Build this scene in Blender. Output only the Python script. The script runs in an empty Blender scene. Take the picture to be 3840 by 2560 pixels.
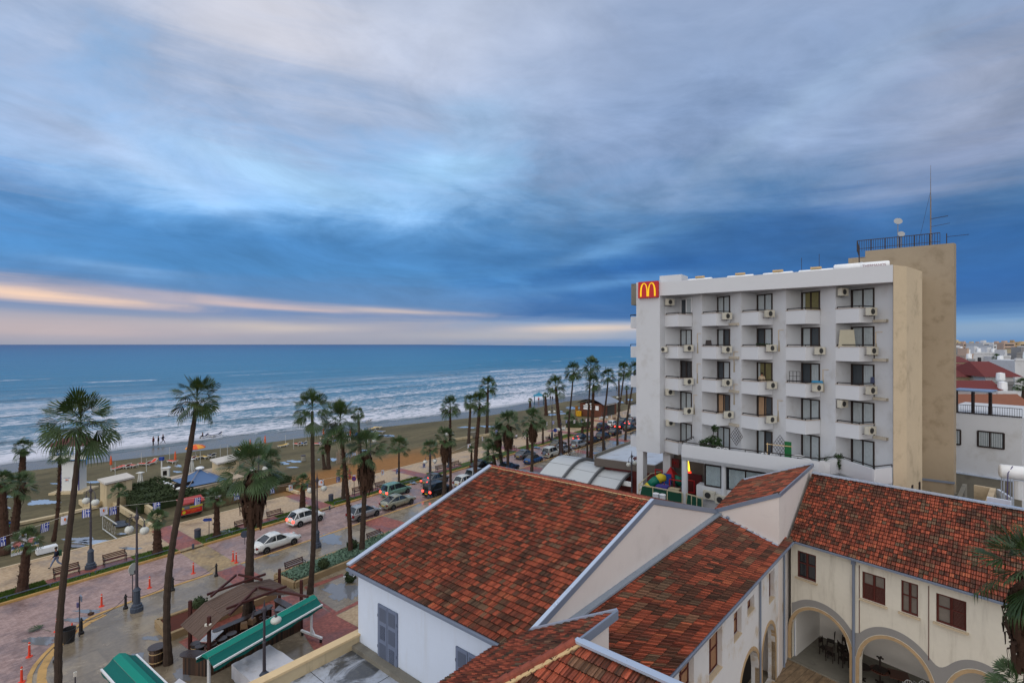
import bpy, bmesh, math, random
from mathutils import Vector, Matrix
random.seed(7)
R = math.radians
scene = bpy.context.scene
COL = scene.collection
# ---------------------------------------------------------------- survey helpers
# Camera stands 20 m above the ground, looking level along +Y.  These turn readings
# taken from the photograph into real positions in the place.
FO, CX, HY, CZ = 1890.0, 1920.0, 1291.0, 20.0
def gp(x, y, z=0.0):
    d = (CZ - z) * FO / (y - HY)
    return Vector(((x - CX) / FO * d, d, z))
def dp(x, y, Y):
    return Vector(((x - CX) / FO * Y, Y, CZ - (y - HY) / FO * Y))
def on_plane(x, y, p0, nrm):
    r = Vector(((x - CX) / FO, 1.0, -(y - HY) / FO))
    o = Vector((0, 0, CZ))
    k = (Vector(p0) - o).dot(Vector(nrm)) / r.dot(Vector(nrm))
    return o + r * k
DS = Vector((.5962, .8028, 0)); DT = Vector((-.8028, .5962, 0))   # along the road, towards the sea
ROADROT = math.atan2(DS.y, DS.x)
def ST(s, t, z=0.0):
    v = DS * s + DT * t
    return Vector((v.x, v.y, z))
def st_of(v):
    return v.x * DS.x + v.y * DS.y, v.x * DT.x + v.y * DT.y
E1 = Vector((-.7627, .6468, 0)); E2 = Vector((.6468, .7627, 0))   # axes of the old tiled house

# ---------------------------------------------------------------- materials
MATS = {}
def srgb(r, g, b):
    f = lambda c: (c/255/12.92) if c/255 <= .04045 else ((c/255+.055)/1.055)**2.4
    return (f(r), f(g), f(b), 1)
def new_mat(name):
    m = bpy.data.materials.new(name); m.use_nodes = True
    nt = m.node_tree; nt.nodes.clear()
    out = nt.nodes.new('ShaderNodeOutputMaterial'); bs = nt.nodes.new('ShaderNodeBsdfPrincipled')
    nt.links.new(bs.outputs[0], out.inputs[0])
    return m, nt, bs
class NB:
    """small node builder"""
    def __init__(s, nt): s.nt = nt
    def val(s, v, sock):
        if isinstance(v, (int, float)): sock.default_value = v
        elif isinstance(v, (tuple, list)):
            if len(v) == 3 and sock.type == 'RGBA': v = (*v, 1)
            sock.default_value = v[:len(sock.default_value)]
        else: s.nt.links.new(v, sock)
    def m(s, op, a, b=0.0, c=None, clamp=False):
        n = s.nt.nodes.new('ShaderNodeMath'); n.operation = op; n.use_clamp = clamp
        s.val(a, n.inputs[0]); s.val(b, n.inputs[1])
        if c is not None: s.val(c, n.inputs[2])
        return n.outputs[0]
    def vm(s, op, a, b=(0, 0, 0)):
        n = s.nt.nodes.new('ShaderNodeVectorMath'); n.operation = op
        s.val(a, n.inputs[0]); s.val(b, n.inputs[1])
        return n.outputs['Value'] if op in ('DOT_PRODUCT', 'LENGTH') else n.outputs[0]
    def xyz(s, v):
        n = s.nt.nodes.new('ShaderNodeSeparateXYZ'); s.val(v, n.inputs[0]); return n.outputs
    def comb(s, x, y, z=0.0):
        n = s.nt.nodes.new('ShaderNodeCombineXYZ')
        s.val(x, n.inputs[0]); s.val(y, n.inputs[1]); s.val(z, n.inputs[2]); return n.outputs[0]
    def noise(s, vec, scale=1, detail=4, rough=.5, dist=0.0):
        n = s.nt.nodes.new('ShaderNodeTexNoise'); s.val(vec, n.inputs['Vector'])
        n.inputs['Scale'].default_value = scale; n.inputs['Detail'].default_value = detail
        n.inputs['Roughness'].default_value = rough; n.inputs['Distortion'].default_value = dist
        return n.outputs[0]
    def mix(s, f, a, b, mode='MIX'):
        n = s.nt.nodes.new('ShaderNodeMix'); n.data_type = 'RGBA'; n.blend_type = mode
        s.val(f, n.inputs[0]); s.val(a, n.inputs[6]); s.val(b, n.inputs[7]); return n.outputs[2]
    def ss(s, v, a, b):
        n = s.nt.nodes.new('ShaderNodeMapRange'); n.interpolation_type = 'SMOOTHSTEP'
        s.val(v, n.inputs[0]); n.inputs[1].default_value = a; n.inputs[2].default_value = b
        return n.outputs[0]
    def ramp(s, v, stops, interp='EASE'):
        n = s.nt.nodes.new('ShaderNodeValToRGB'); s.val(v, n.inputs[0]); cr = n.color_ramp
        cr.interpolation = interp
        while len(cr.elements) > 1: cr.elements.remove(cr.elements[-1])
        cr.elements[0].position = stops[0][0]; cr.elements[0].color = stops[0][1]
        for p, c in stops[1:]:
            e = cr.elements.new(p); e.color = c
        return n.outputs[0]
    def pos(s): return s.nt.nodes.new('ShaderNodeNewGeometry').outputs['Position']
    def obj(s): return s.nt.nodes.new('ShaderNodeTexCoord').outputs['Object']
    def bump(s, h, strength=.3, dist=.05):
        n = s.nt.nodes.new('ShaderNodeBump'); s.val(h, n.inputs['Height'])
        n.inputs['Strength'].default_value = strength; n.inputs['Distance'].default_value = dist
        return n.outputs[0]
def pm(name, col, rough=.7, var=.25, scale=2.0, bump=.0, spec=.3, metal=0.0, dirt=None, dirt_amt=.5, streak=False, emit=None, alpha=None):
    """painted / natural surface with mottled colour, optional dirt and vertical streaks"""
    if name in MATS: return MATS[name]
    m, nt, bs = new_mat(name); b = NB(nt)
    col = tuple(col[:3])
    p = b.pos()
    n1 = b.noise(p, scale, 5, .6)
    n2 = b.noise(p, scale*9, 3, .6)
    f = b.m('ADD', b.m('MULTIPLY', b.m('SUBTRACT', n1, .5), 2*var), b.m('MULTIPLY', b.m('SUBTRACT', n2, .5), var))
    f = b.m('ADD', f, 1.0)
    c = b.vm('SCALE', col); c.node.inputs['Scale'].default_value = 1; b.val(f, c.node.inputs['Scale'])
    if dirt:
        q = b.vm('MULTIPLY', p, (1.6, 1.6, .18) if streak else (.5, .5, .5))
        d = b.ss(b.noise(q, 1.3, 6, .65), .5, .72)
        c = b.mix(b.m('MULTIPLY', d, dirt_amt), c, tuple(dirt[:3]) + (1,))
    nt.links.new(c, bs.inputs['Base Color'])
    r = b.m('ADD', b.m('MULTIPLY', b.m('SUBTRACT', n1, .5), .25), rough, clamp=True)
    nt.links.new(r, bs.inputs['Roughness'])
    bs.inputs['Specular IOR Level'].default_value = spec
    bs.inputs['Metallic'].default_value = metal
    if bump: nt.links.new(b.bump(n2, bump, .03), bs.inputs['Normal'])
    if emit:
        bs.inputs['Emission Color'].default_value = (*emit[0][:3], 1); bs.inputs['Emission Strength'].default_value = emit[1]
    MATS[name] = m
    return m

# ---------------------------------------------------------------- mesh builder
class MB:
    def __init__(s): s.v = []; s.f = []; s.mi = []; s.col = []
    def add(s, vs, fs, mi=0, cols=None):
        o = len(s.v); s.v += [Vector(v) for v in vs]
        for k, f in enumerate(fs):
            s.f.append([i + o for i in f]); s.mi.append(mi); s.col.append(cols[k] if cols else None)
        return s
    def quad(s, a, b, c, d, mi=0): return s.add([a, b, c, d], [[0, 1, 2, 3]], mi)
    def poly(s, pts, mi=0): return s.add(pts, [list(range(len(pts)))], mi)
    def box(s, c, size, ax=None, mi=0, top=1.0):
        """c = centre, size = full sizes, ax = (x axis) heading vector or angle about z"""
        if ax is None: X = Vector((1, 0, 0))
        elif isinstance(ax, (int, float)): X = Vector((math.cos(ax), math.sin(ax), 0))
        else: X = Vector(ax).normalized()
        Z = Vector((0, 0, 1)); Y = Z.cross(X)
        c = Vector(c); h = [k/2 for k in size]; vs = []
        for z in (-1, 1):
            q = top if z > 0 else 1
            for x, y in ((-1, -1), (1, -1), (1, 1), (-1, 1)):
                vs.append(c + X*(x*h[0]*q) + Y*(y*h[1]*q) + Z*(z*h[2]))
        return s.add(vs, [[3, 2, 1, 0], [4, 5, 6, 7], [0, 1, 5, 4], [1, 2, 6, 5], [2, 3, 7, 6], [3, 0, 4, 7]], mi)
    def prism(s, pts, z0, z1, mi=0):
        n = len(pts); a = sum(pts[i][0]*pts[(i+1) % n][1]-pts[(i+1) % n][0]*pts[i][1] for i in range(n))
        if a < 0: pts = pts[::-1]
        vs = [Vector((p[0], p[1], z0)) for p in pts] + [Vector((p[0], p[1], z1)) for p in pts]
        fs = [list(range(n))[::-1], list(range(n, 2*n))] + [[i, (i+1) % n, n+(i+1) % n, n+i] for i in range(n)]
        return s.add(vs, fs, mi)
    def bar(s, a, b, w=.05, h=None, mi=0, up=(0, 0, 1)):
        a = Vector(a); b = Vector(b); h = h or w; d = (b-a)
        if d.length < 1e-6: return s
        d.normalize(); U = Vector(up)
        if abs(d.dot(U)) > .98: U = Vector((1, 0, 0))
        X = d.cross(U).normalized(); Y = X.cross(d).normalized(); vs = []
        for p in (a, b):
            for x, y in ((-1, -1), (1, -1), (1, 1), (-1, 1)): vs.append(p + X*(x*w/2) + Y*(y*h/2))
        return s.add(vs, [[0, 1, 2, 3], [7, 6, 5, 4], [0, 4, 5, 1], [1, 5, 6, 2], [2, 6, 7, 3], [3, 7, 4, 0]], mi)
    def tube(s, pts, rad, n=8, mi=0, cap=True):
        pts = [Vector(p) for p in pts]
        if isinstance(rad, (int, float)): rad = [rad]*len(pts)
        vs = []; X = None
        for i, p in enumerate(pts):
            d = (pts[min(i+1, len(pts)-1)] - pts[max(i-1, 0)]).normalized()
            if X is None: X = d.cross(Vector((0, 0, 1)) if abs(d.z) < .9 else Vector((1, 0, 0))).normalized()
            X = (X - d*X.dot(d)).normalized(); Y = d.cross(X)
            for k in range(n):
                a = 2*math.pi*k/n; vs.append(p + (X*math.cos(a) + Y*math.sin(a))*rad[i])
        fs = []
        for i in range(len(pts)-1):
            for k in range(n):
                fs.append([i*n+k, i*n+(k+1) % n, (i+1)*n+(k+1) % n, (i+1)*n+k])
        if cap: fs.append(list(range(n))[::-1]); fs.append([(len(pts)-1)*n+k for k in range(n)])
        return s.add(vs, fs, mi)
    def lathe(s, prof, c=(0, 0, 0), n=12, mi=0, axis=None):
        """prof = [(r,z)...]"""
        c = Vector(c)
        if axis is None: X, Y, Z = Vector((1, 0, 0)), Vector((0, 1, 0)), Vector((0, 0, 1))
        else:
            Z = Vector(axis).normalized(); X = Z.orthogonal().normalized(); Y = Z.cross(X)
        vs = []; fs = []
        for r, z in prof:
            for k in range(n):
                a = 2*math.pi*k/n; vs.append(c + X*(r*math.cos(a)) + Y*(r*math.sin(a)) + Z*z)
        for i in range(len(prof)-1):
            for k in range(n): fs.append([i*n+k, i*n+(k+1) % n, (i+1)*n+(k+1) % n, (i+1)*n+k])
        fs.append(list(range(n))[::-1]); fs.append([(len(prof)-1)*n+k for k in range(n)])
        return s.add(vs, fs, mi)
    def ball(s, c, r, n=10, mi=0, sz=1.0):
        pr = [(max(r*math.sin(math.pi*i/(n-1)), .0005), -r*sz*math.cos(math.pi*i/(n-1))) for i in range(n)]
        return s.lathe(pr, c, n+2, mi)
    def build(s, name, mats, parent=None, smooth=False, world=True, attr=False):
        me = bpy.data.meshes.new(name)
        off = Vector((0, 0, 0))
        if parent is not None and world: off = chain_loc(parent)
        me.from_pydata([tuple(v - off) for v in s.v], [], s.f)
        if not isinstance(mats, (list, tuple)): mats = [mats]
        for m in mats: me.materials.append(m)
        me.polygons.foreach_set('material_index', s.mi)
        if smooth: me.polygons.foreach_set('use_smooth', [True]*len(s.f))
        if attr:
            ca = me.color_attributes.new('tint', 'FLOAT_COLOR', 'CORNER'); buf = []
            for f, c in zip(s.f, s.col): buf += list(c or (1, 1, 1, 1))*len(f)
            ca.data.foreach_set('color', buf)
        me.update()
        o = bpy.data.objects.new(name, me); COL.objects.link(o)
        if parent is not None: o.parent = parent
        return o
LOCS = {}
def chain_loc(o):
    v = Vector((0, 0, 0))
    while o is not None: v += o.location; o = o.parent
    return v
def tag(o, label=None, cat=None, group=None, kind=None):
    if label: o['label'] = label
    if cat: o['category'] = cat
    if group: o['group'] = group
    if kind: o['kind'] = kind
    return o
def empty(name, loc=(0, 0, 0), rz=0.0, label=None, cat=None, group=None):
    o = bpy.data.objects.new(name, None); COL.objects.link(o)
    o.location = loc; o.rotation_euler = (0, 0, rz); o.empty_display_size = .2
    return tag(o, label, cat, group)
def struct(o): o['kind'] = 'structure'; return o
KIDS = {}
def copy_tree(o, parent=None):
    c = o.copy(); COL.objects.link(c); c.parent = parent
    for ch in list(o.children): copy_tree(ch, c)
    return c
ORD = ['first', 'second', 'third', 'fourth', 'fifth', 'sixth', 'seventh', 'eighth', 'ninth', 'tenth', 'eleventh', 'twelfth', 'thirteenth', 'fourteenth', 'fifteenth', 'sixteenth', 'seventeenth', 'eighteenth', 'nineteenth', 'twentieth', 'twenty-first', 'twenty-second', 'twenty-third', 'twenty-fourth', 'twenty-fifth', 'twenty-sixth', 'twenty-seventh', 'twenty-eighth', 'twenty-ninth', 'thirtieth', 'thirty-first', 'thirty-second', 'thirty-third', 'thirty-fourth', 'thirty-fifth', 'thirty-sixth', 'thirty-seventh', 'thirty-eighth', 'thirty-ninth', 'fortieth']
def text(body, size, loc, xdir, updir, mat, name, parent=None, extrude=.004, align='CENTER'):
    cu = bpy.data.curves.new(name, 'FONT'); cu.body = body; cu.size = size; cu.extrude = extrude
    cu.align_x = align; cu.align_y = 'CENTER'; cu.materials.append(mat)
    o = bpy.data.objects.new(name, cu); COL.objects.link(o)
    X = Vector(xdir).normalized(); U = Vector(updir).normalized(); N = X.cross(U).normalized()
    M = Matrix((X, N.cross(X), N)).transposed().to_4x4()
    off = chain_loc(parent) if parent else Vector((0, 0, 0))
    M.translation = Vector(loc) - off
    o.matrix_basis = M
    if parent: o.parent = parent
    dg = bpy.context.evaluated_depsgraph_get(); dg.update()
    me = bpy.data.meshes.new_from_object(o.evaluated_get(dg))
    o2 = bpy.data.objects.new(name, me); COL.objects.link(o2); o2.matrix_basis = M
    if parent: o2.parent = parent
    bpy.data.objects.remove(o); 
    return o2
# ---------------------------------------------------------------- camera, sun and sky
cam = bpy.data.cameras.new('camera'); co = bpy.data.objects.new('camera', cam); COL.objects.link(co)
cam.lens = FO/3840*36; cam.sensor_width = 36; cam.sensor_fit = 'HORIZONTAL'
cam.shift_y = 11/3840; cam.clip_start = .5; cam.clip_end = 200000
co.location = (0, 0, CZ); co.rotation_euler = (R(90), 0, 0)
scene.camera = co
scene.view_settings.view_transform = 'Standard'; scene.view_settings.look = 'None'
scene.view_settings.exposure = 0; scene.view_settings.gamma = 1
SUN_EL, SUN_AZ = R(6), R(215)      # low veiled sun behind the camera's left shoulder
sl = bpy.data.lights.new('sun', 'SUN'); sl.energy = .5; sl.angle = R(22); sl.color = (1, .92, .85)
so = bpy.data.objects.new('sun', sl); COL.objects.link(so)
sd = Vector((math.sin(SUN_AZ)*math.cos(SUN_EL), math.cos(SUN_AZ)*math.cos(SUN_EL), math.sin(SUN_EL)))
so.rotation_euler = sd.to_track_quat('Z', 'Y').to_euler()

W = bpy.data.worlds.new('World'); scene.world = W; W.use_nodes = True
nt = W.node_tree; nt.nodes.clear(); b = NB(nt)
out = nt.nodes.new('ShaderNodeOutputWorld')
sky = nt.nodes.new('ShaderNodeTexSky'); sky.sky_type = 'NISHITA'; sky.sun_disc = False
sky.sun_elevation = SUN_EL; sky.sun_rotation = SUN_AZ; sky.air_density = 1; sky.dust_density = .5
bg1 = nt.nodes.new('ShaderNodeBackground'); nt.links.new(sky.outputs[0], bg1.inputs[0]); bg1.inputs[1].default_value = .05
d = nt.nodes.new('ShaderNodeTexCoord').outputs['Generated']
dx, dy, dz = b.xyz(d)
az = b.m('MULTIPLY', b.m('ARCTAN2', dx, dy), 180/math.pi)          # degrees right of the view to sea
el = b.m('MULTIPLY', b.m('ARCSINE', dz), 180/math.pi)
# cloud deck: the direction projected on a flat layer overhead, streets running away over the sea
k = b.m('DIVIDE', 1.0, b.m('ADD', b.m('MAXIMUM', dz, 0.0), .30))
rot = R(-4)
px = b.m('MULTIPLY', dx, k); py = b.m('MULTIPLY', dy, k)
deck0 = b.comb(b.m('ADD', px, b.m('MULTIPLY', py, -.07)), b.m('MULTIPLY', py, 1.25), 0.0)
wq = nt.nodes.new('ShaderNodeTexNoise'); nt.links.new(deck0, wq.inputs['Vector']); wq.inputs['Scale'].default_value = 1.3; wq.inputs['Detail'].default_value = 3
wv = b.vm('MULTIPLY', b.vm('SUBTRACT', wq.outputs['Color'], (.5, .5, .5)), (.55, .55, 0))
deck = b.vm('ADD', deck0, wv)
nA = b.noise(deck, 1.3, 6, .55, .2)       # big masses
nB = b.noise(b.vm('ADD', deck, (5.2, 1.7, .0)), 3.0, 6, .58, .3)
nC = b.noise(b.vm('MULTIPLY', b.vm('ADD', deck, (1.2, 7.7, 0)), (1.0, 1.0, 1)), 3.2, 7, .6, .5)
# horizontal bars low over the sea
azn = b.m('MULTIPLY', az, .016); eln = b.m('MULTIPLY', el, .30)
low = b.comb(azn, b.m('ADD', eln, b.m('MULTIPLY', az, .006)), 3.3)
nL = b.noise(low, 1.5, 7, .6, .5)
nM = b.noise(b.comb(b.m('MULTIPLY', az, .05), b.m('ADD', b.m('MULTIPLY', el, .14), b.m('MULTIPLY', az, .010)), 6.1), 1.25, 7, .6, .5)
warp = b.m('ADD', b.m('MULTIPLY', b.m('SUBTRACT', nA, .5), 24.0), b.m('ADD', b.m('MULTIPLY', b.m('SUBTRACT', nB, .5), 9.0), b.m('MULTIPLY', b.m('SUBTRACT', nM, .5), 13.0)))
fade = b.ss(el, 3, 24)
elw = b.m('ADD', el, b.m('MULTIPLY', warp, fade))
elw = b.m('ADD', elw, b.m('MULTIPLY', b.m('MULTIPLY', b.m('SUBTRACT', nL, .5), 3.6), b.ss(el, .3, 2.5)))
E_ = b.m('DIVIDE', elw, 50.0)
def st_(lst): return [(e/50.0, srgb(*c)) for e, c in lst]
left = b.ramp(E_, st_([(0, (150, 157, 176)), (1.2, (156, 161, 182)), (2.2, (158, 163, 184)), (3.3, (112, 140, 184)), (4.4, (96, 138, 188)), (7.5, (80, 142, 202)), (10, (78, 138, 198)), (12.5, (100, 158, 216)), (15.5, (146, 194, 243)), (18.0, (152, 190, 235)), (22, (160, 182, 216)), (27, (176, 190, 217)), (33, (188, 199, 222)), (44, (190, 198, 214))]), 'LINEAR')
right = b.ramp(E_, st_([(0, (88, 136, 188)), (1.2, (118, 154, 194)), (2.4, (108, 154, 202)), (3.6, (50, 104, 166)), (6, (38, 96, 160)), (9, (48, 104, 166)), (12, (76, 124, 176)), (15.5, (106, 140, 182)), (20, (132, 156, 194)), (25, (146, 168, 204)), (32, (152, 170, 202)), (44, (160, 174, 200))]), 'LINEAR')
azw = b.m('ADD', az, b.m('MULTIPLY', b.m('SUBTRACT', nB, .5), 26))
c = b.mix(b.ss(azw, -14, 17), left, right)
def blob(az0, el0, sa, se, tilt=0.0, wob=.8):
    a = b.m('SUBTRACT', az, az0); e = b.m('SUBTRACT', el, el0)
    e = b.m('SUBTRACT', e, b.m('MULTIPLY', a, tilt))
    e = b.m('ADD', e, b.m('MULTIPLY', b.m('SUBTRACT', nL, .5), wob*se*3.6))
    a = b.m('ADD', a, b.m('MULTIPLY', b.m('SUBTRACT', nB, .5), wob*sa*1.2))
    q = b.m('ADD', b.m('POWER', b.m('DIVIDE', a, sa), 2.0), b.m('POWER', b.m('DIVIDE', e, se), 2.0))
    return b.m('POWER', 2.718, b.m('MULTIPLY', q, -1.0))
def azel(x, y):
    return math.degrees(math.atan((x-CX)/FO)), math.degrees(math.atan((HY-y)/math.hypot(FO, x-CX)))
def addblob(c, x, y, sx, sy, tilt, col, amt, wob=.8):
    a, e = azel(x, y); f = b.m('MULTIPLY', blob(a, e, sx, sy, tilt, wob), amt, clamp=True)
    return b.mix(f, c, srgb(*col))
# warm gaps low over the sea, pale blue gaps higher up, heavy blue bank on the right
for args in BLOBS if 'BLOBS' in globals() else [
    (150, 1092, 9, .75, -.045, (246, 212, 190), 1.0, 1.0), (950, 1135, 11, .38, -.055, (222, 196, 190), .75, 1.1),
    (1500, 1165, 8, .30, -.04, (214, 196, 190), .75, .8), (120, 1230, 15, 1.0, -.01, (196, 180, 182), .8, .5),
    (1050, 1228, 8, .5, -.01, (205, 194, 190), .75, .6), (2200, 1232, 9, .6, .03, (222, 204, 192), .95, .5),
    (1980, 1262, 16, .5, 0, (178, 178, 186), .8, .3),
    (300, 1165, 12, .35, -.03, (120, 145, 184), .6, .5),
    (560, 620, 6.0, 1.3, -.33, (172, 210, 250), .85, .7), (1080, 660, 9, 1.7, -.14, (170, 212, 250), .85, .9),
    (1690, 640, 7, 1.9, .12, (166, 210, 248), .8, .9), (1800, 470, 6, 3.0, .2, (168, 206, 245), .5, .9),
    (300, 500, 7, 1.4, -.3, (182, 202, 236), .6, .7), (430, 1010, 6, .6, -.1, (128, 174, 224), .6, .9), 
    (1000, 60, 13, 4.0, 0, (214, 214, 224), .8, .8), (60, 520, 7, 4, 0, (162, 172, 198), .5, .8),
    (2950, 430, 9, 1.6, .5, (158, 182, 214), .6, .8), (3350, 240, 9, 1.5, .6, (160, 182, 214), .55, .8),
    (3760, 330, 8, 5.5, .1, (174, 176, 192), .55, .7), (3640, 560, 9, 2.2, .25, (140, 152, 184), .6, .8),
    (2500, 1000, 9, 1.5, .10, (36, 92, 158), .85, .8), (3000, 860, 11, 2.6, .05, (44, 96, 158), .8, .9), (3700, 900, 8, 2.2, 0, (44, 96, 158), .7, .8), (2250, 1135, 9, 1.1, .05, (44, 102, 166), .8, .6),
    (2280, 930, 7, .8, .22, (112, 164, 216), .55, 1.0), (2300, 1060, 9, .6, .06, (96, 150, 206), .6, 1.0),
    (3750, 1060, 7, 1.6, 0, (40, 96, 164), .7, .5), (3740, 1225, 7, .6, .05, (134, 164, 196), .8, .5)]:
    c = addblob(c, *args)
# streaky light and shade over the whole deck
sh = b.m('ADD', 1.0, b.m('MULTIPLY', b.m('SUBTRACT', nC, .5), b.m('ADD', .12, b.m('MULTIPLY', fade, .36))))
sh = b.m('MULTIPLY', sh, b.m('ADD', 1.0, b.m('MULTIPLY', b.m('SUBTRACT', nA, .5), b.m('MULTIPLY', fade, .40))))
sh = b.m('MULTIPLY', sh, b.m('ADD', 1.0, b.m('MULTIPLY', b.m('SUBTRACT', nM, .5), b.m('MULTIPLY', b.ss(el, 2.5, 7), b.m('SUBTRACT', 1.15, b.m('MULTIPLY', b.ss(el, 14, 32), .75))))))
cs = b.vm('SCALE', c); b.val(sh, cs.node.inputs['Scale'])
# unseen sky overhead and behind, brightened as added light on the scene
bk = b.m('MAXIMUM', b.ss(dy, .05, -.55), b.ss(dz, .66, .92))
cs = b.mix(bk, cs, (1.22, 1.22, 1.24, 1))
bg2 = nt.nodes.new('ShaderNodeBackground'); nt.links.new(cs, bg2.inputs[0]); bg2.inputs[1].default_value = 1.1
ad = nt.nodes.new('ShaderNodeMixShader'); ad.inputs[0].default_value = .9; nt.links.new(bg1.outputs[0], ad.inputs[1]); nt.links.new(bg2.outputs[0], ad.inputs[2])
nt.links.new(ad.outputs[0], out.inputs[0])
# ---------------------------------------------------------------- ground, roads, beach, sea
def rot_st(b, p):
    """(s, t) coordinates from world position, for textures laid along the road"""
    x, y, z = b.xyz(p)
    s = b.m('ADD', b.m('MULTIPLY', x, DS.x), b.m('MULTIPLY', y, DS.y))
    t = b.m('ADD', b.m('MULTIPLY', x, DT.x), b.m('MULTIPLY', y, DT.y))
    return s, t
def m_paving(name, col, col2, wet=.3, tile=(0, 0), rough=.6, patch=.5, grout=.6, edge=.55, wetcol=None):
    m, nt, bs = new_mat(name); b = NB(nt); p = b.pos(); s, t = rot_st(b, p)
    st = b.comb(s, t, 0)
    n1 = b.noise(p, .35, 6, .62, .4); n2 = b.noise(p, 3.5, 4, .6); n3 = b.noise(p, 14, 3, .6)
    c = b.mix(b.ss(n2, .36, .66), tuple(col[:3])+(1,), tuple(col2[:3])+(1,))
    f = b.m('ADD', .80, b.m('MULTIPLY', n3, .42)); cc = b.vm('SCALE', c); b.val(f, cc.node.inputs['Scale']); c = cc
    if tile[0]:
        br = nt.nodes.new('ShaderNodeTexBrick'); b.val(st, br.inputs['Vector'])
        br.inputs['Scale'].default_value = 1; br.inputs['Brick Width'].default_value = tile[0]; br.inputs['Row Height'].default_value = tile[1]
        br.inputs['Mortar Size'].default_value = .02*tile[1]/.2*.5+.004; br.inputs['Mortar Smooth'].default_value = .3
        br.inputs['Color1'].default_value = (1.12, 1.12, 1.12, 1); br.inputs['Color2'].default_value = (.84, .84, .84, 1); br.inputs['Mortar'].default_value = (grout, grout, grout, 1)
        c = b.mix(1.0, c, br.outputs['Color'], 'MULTIPLY')
    wm = b.ss(n1, edge-.09, edge+.09)          # where the surface is wet
    dark = b.mix(wm, (1, 1, 1, 1), tuple(wetcol or (.68, .68, .70)) + (1,))
    c = b.mix(1.0, c, dark, 'MULTIPLY')
    nt.links.new(c, bs.inputs['Base Color'])
    r = b.m('ADD', b.m('MULTIPLY', wm, wet-rough), b.m('ADD', rough, b.m('MULTIPLY', b.m('SUBTRACT', n3, .5), .2)), clamp=True)
    nt.links.new(r, bs.inputs['Roughness']); bs.inputs['Specular IOR Level'].default_value = .5
    nt.links.new(b.bump(n3, .12, .02), bs.inputs['Normal'])
    MATS[name] = m; return m
M_ground = pm('m_town_ground', (.13, .115, .09), .9, .35, .05)
M_asph = m_paving('m_brick_road', srgb(168, 142, 136), srgb(146, 120, 114), .38, (.42, .14), .6, grout=.66)
M_walk = m_paving('m_flagstone', srgb(186, 162, 130), srgb(164, 138, 108), .36, (0, 0), .6, edge=.56)
M_plaza = m_paving('m_wet_plaza', srgb(154, 140, 118), srgb(142, 128, 108), .16, (2.6, 2.6), .42, grout=.88, edge=.45)
M_red = m_paving('m_red_paving', srgb(158, 90, 76), srgb(132, 72, 62), .3, (.3, .3), .55, grout=.72)
M_yel = m_paving('m_yellow_paving', srgb(168, 144, 104), srgb(148, 124, 88), .32, (.3, .3), .55, grout=.8)
M_kerb = pm('m_yellow_kerb', srgb(186, 148, 90), .6, .3, 1.5, dirt=(.1, .08, .05), dirt_amt=.6)
M_kerbw = pm('m_pale_kerb', srgb(196, 178, 150), .6, .2, 1.5)
M_grass_soil = pm('m_soil', (.045, .035, .02), .95, .4, 2)
M_cream = pm('m_cream_wall', srgb(196, 178, 144), .7, .12, .6, dirt=(.16, .12, .08), dirt_amt=.5, streak=True)

def flat(name, pts, z, mat, thick=0.0, kind='structure'):
    m = MB(); pts = [Vector(p) for p in pts]
    if thick: m.prism([(p.x, p.y) for p in pts], z-thick, z)
    else:
        a = sum(pts[i].x*pts[(i+1) % len(pts)].y-pts[(i+1) % len(pts)].x*pts[i].y for i in range(len(pts)))
        if a < 0: pts = pts[::-1]
        m.poly([Vector((p.x, p.y, z)) for p in pts])
    o = m.build(name, mat); o['kind'] = kind; return o
def sts(l): return [ST(*p) for p in l]
FAR = 60000
flat('ground', sts([(-FAR, -FAR), (FAR, -FAR), (FAR, 70), (900, 70), (-900, 150), (-FAR, 150)]), -.16, M_ground)
# road: fills up to the kerbs of the slabs around it
flat('road', sts([(-120, 8), (14, 8), (14, 46), (15, 47.2), (620, 47.2), (620, 54.75), (-120, 54.75)]), -.12, M_asph)
PZ = [(p[0], p[1]) for p in [(16.9, 47.4), (14.3, 47.25), (12.0, 47.0), (11.2, 46.8), (10.0, 45.9), (9.0, 44.8), (8.1, 43.6), (7.5, 42.6), (7.1, 41.6), (6.9, 40.7), (6.6, 38), (6.5, 34), (6.5, 20)]]
flat('plaza', sts(PZ + [(6.5, -60), (160, -60), (160, 38), (620, 38), (620, 47.4)]), 0, M_plaza, .17)
flat('promenade', sts([(-120, 54.95), (620, 54.95), (620, 63.6), (-120, 63.6)]), 0, M_walk, .17)
def strip(name, path, w, z0, z1, mat, kind='structure'):
    m = MB(); P = [ST(*p) for p in path]
    for i in range(len(P)-1):
        a, c = P[i], P[i+1]; d = (c-a).normalized(); n = Vector((-d.y, d.x, 0))*w/2
        m.prism([((a-n).x, (a-n).y), ((c-n).x, (c-n).y), ((c+n).x, (c+n).y), ((a+n).x, (a+n).y)], z0, z1)
    o = m.build(name, mat)
    if kind: o['kind'] = kind
    return o
strip('near_kerb', [(620, 47.32), (22.2, 47.32)], .22, -.13, .025, M_kerb)
strip('near_kerb', [(19.8, 47.32)] + PZ[:-1], .24, -.13, .03, M_kerb)
strip('corner_band', [(12.0, 46.5), (11.0, 46.1), (9.9, 45.2), (9.0, 44.2), (8.2, 43.0), (7.7, 41.8), (7.4, 40.5), (7.15, 37.5), (7.1, 30)], .42, .001, .005, M_kerb)
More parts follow.
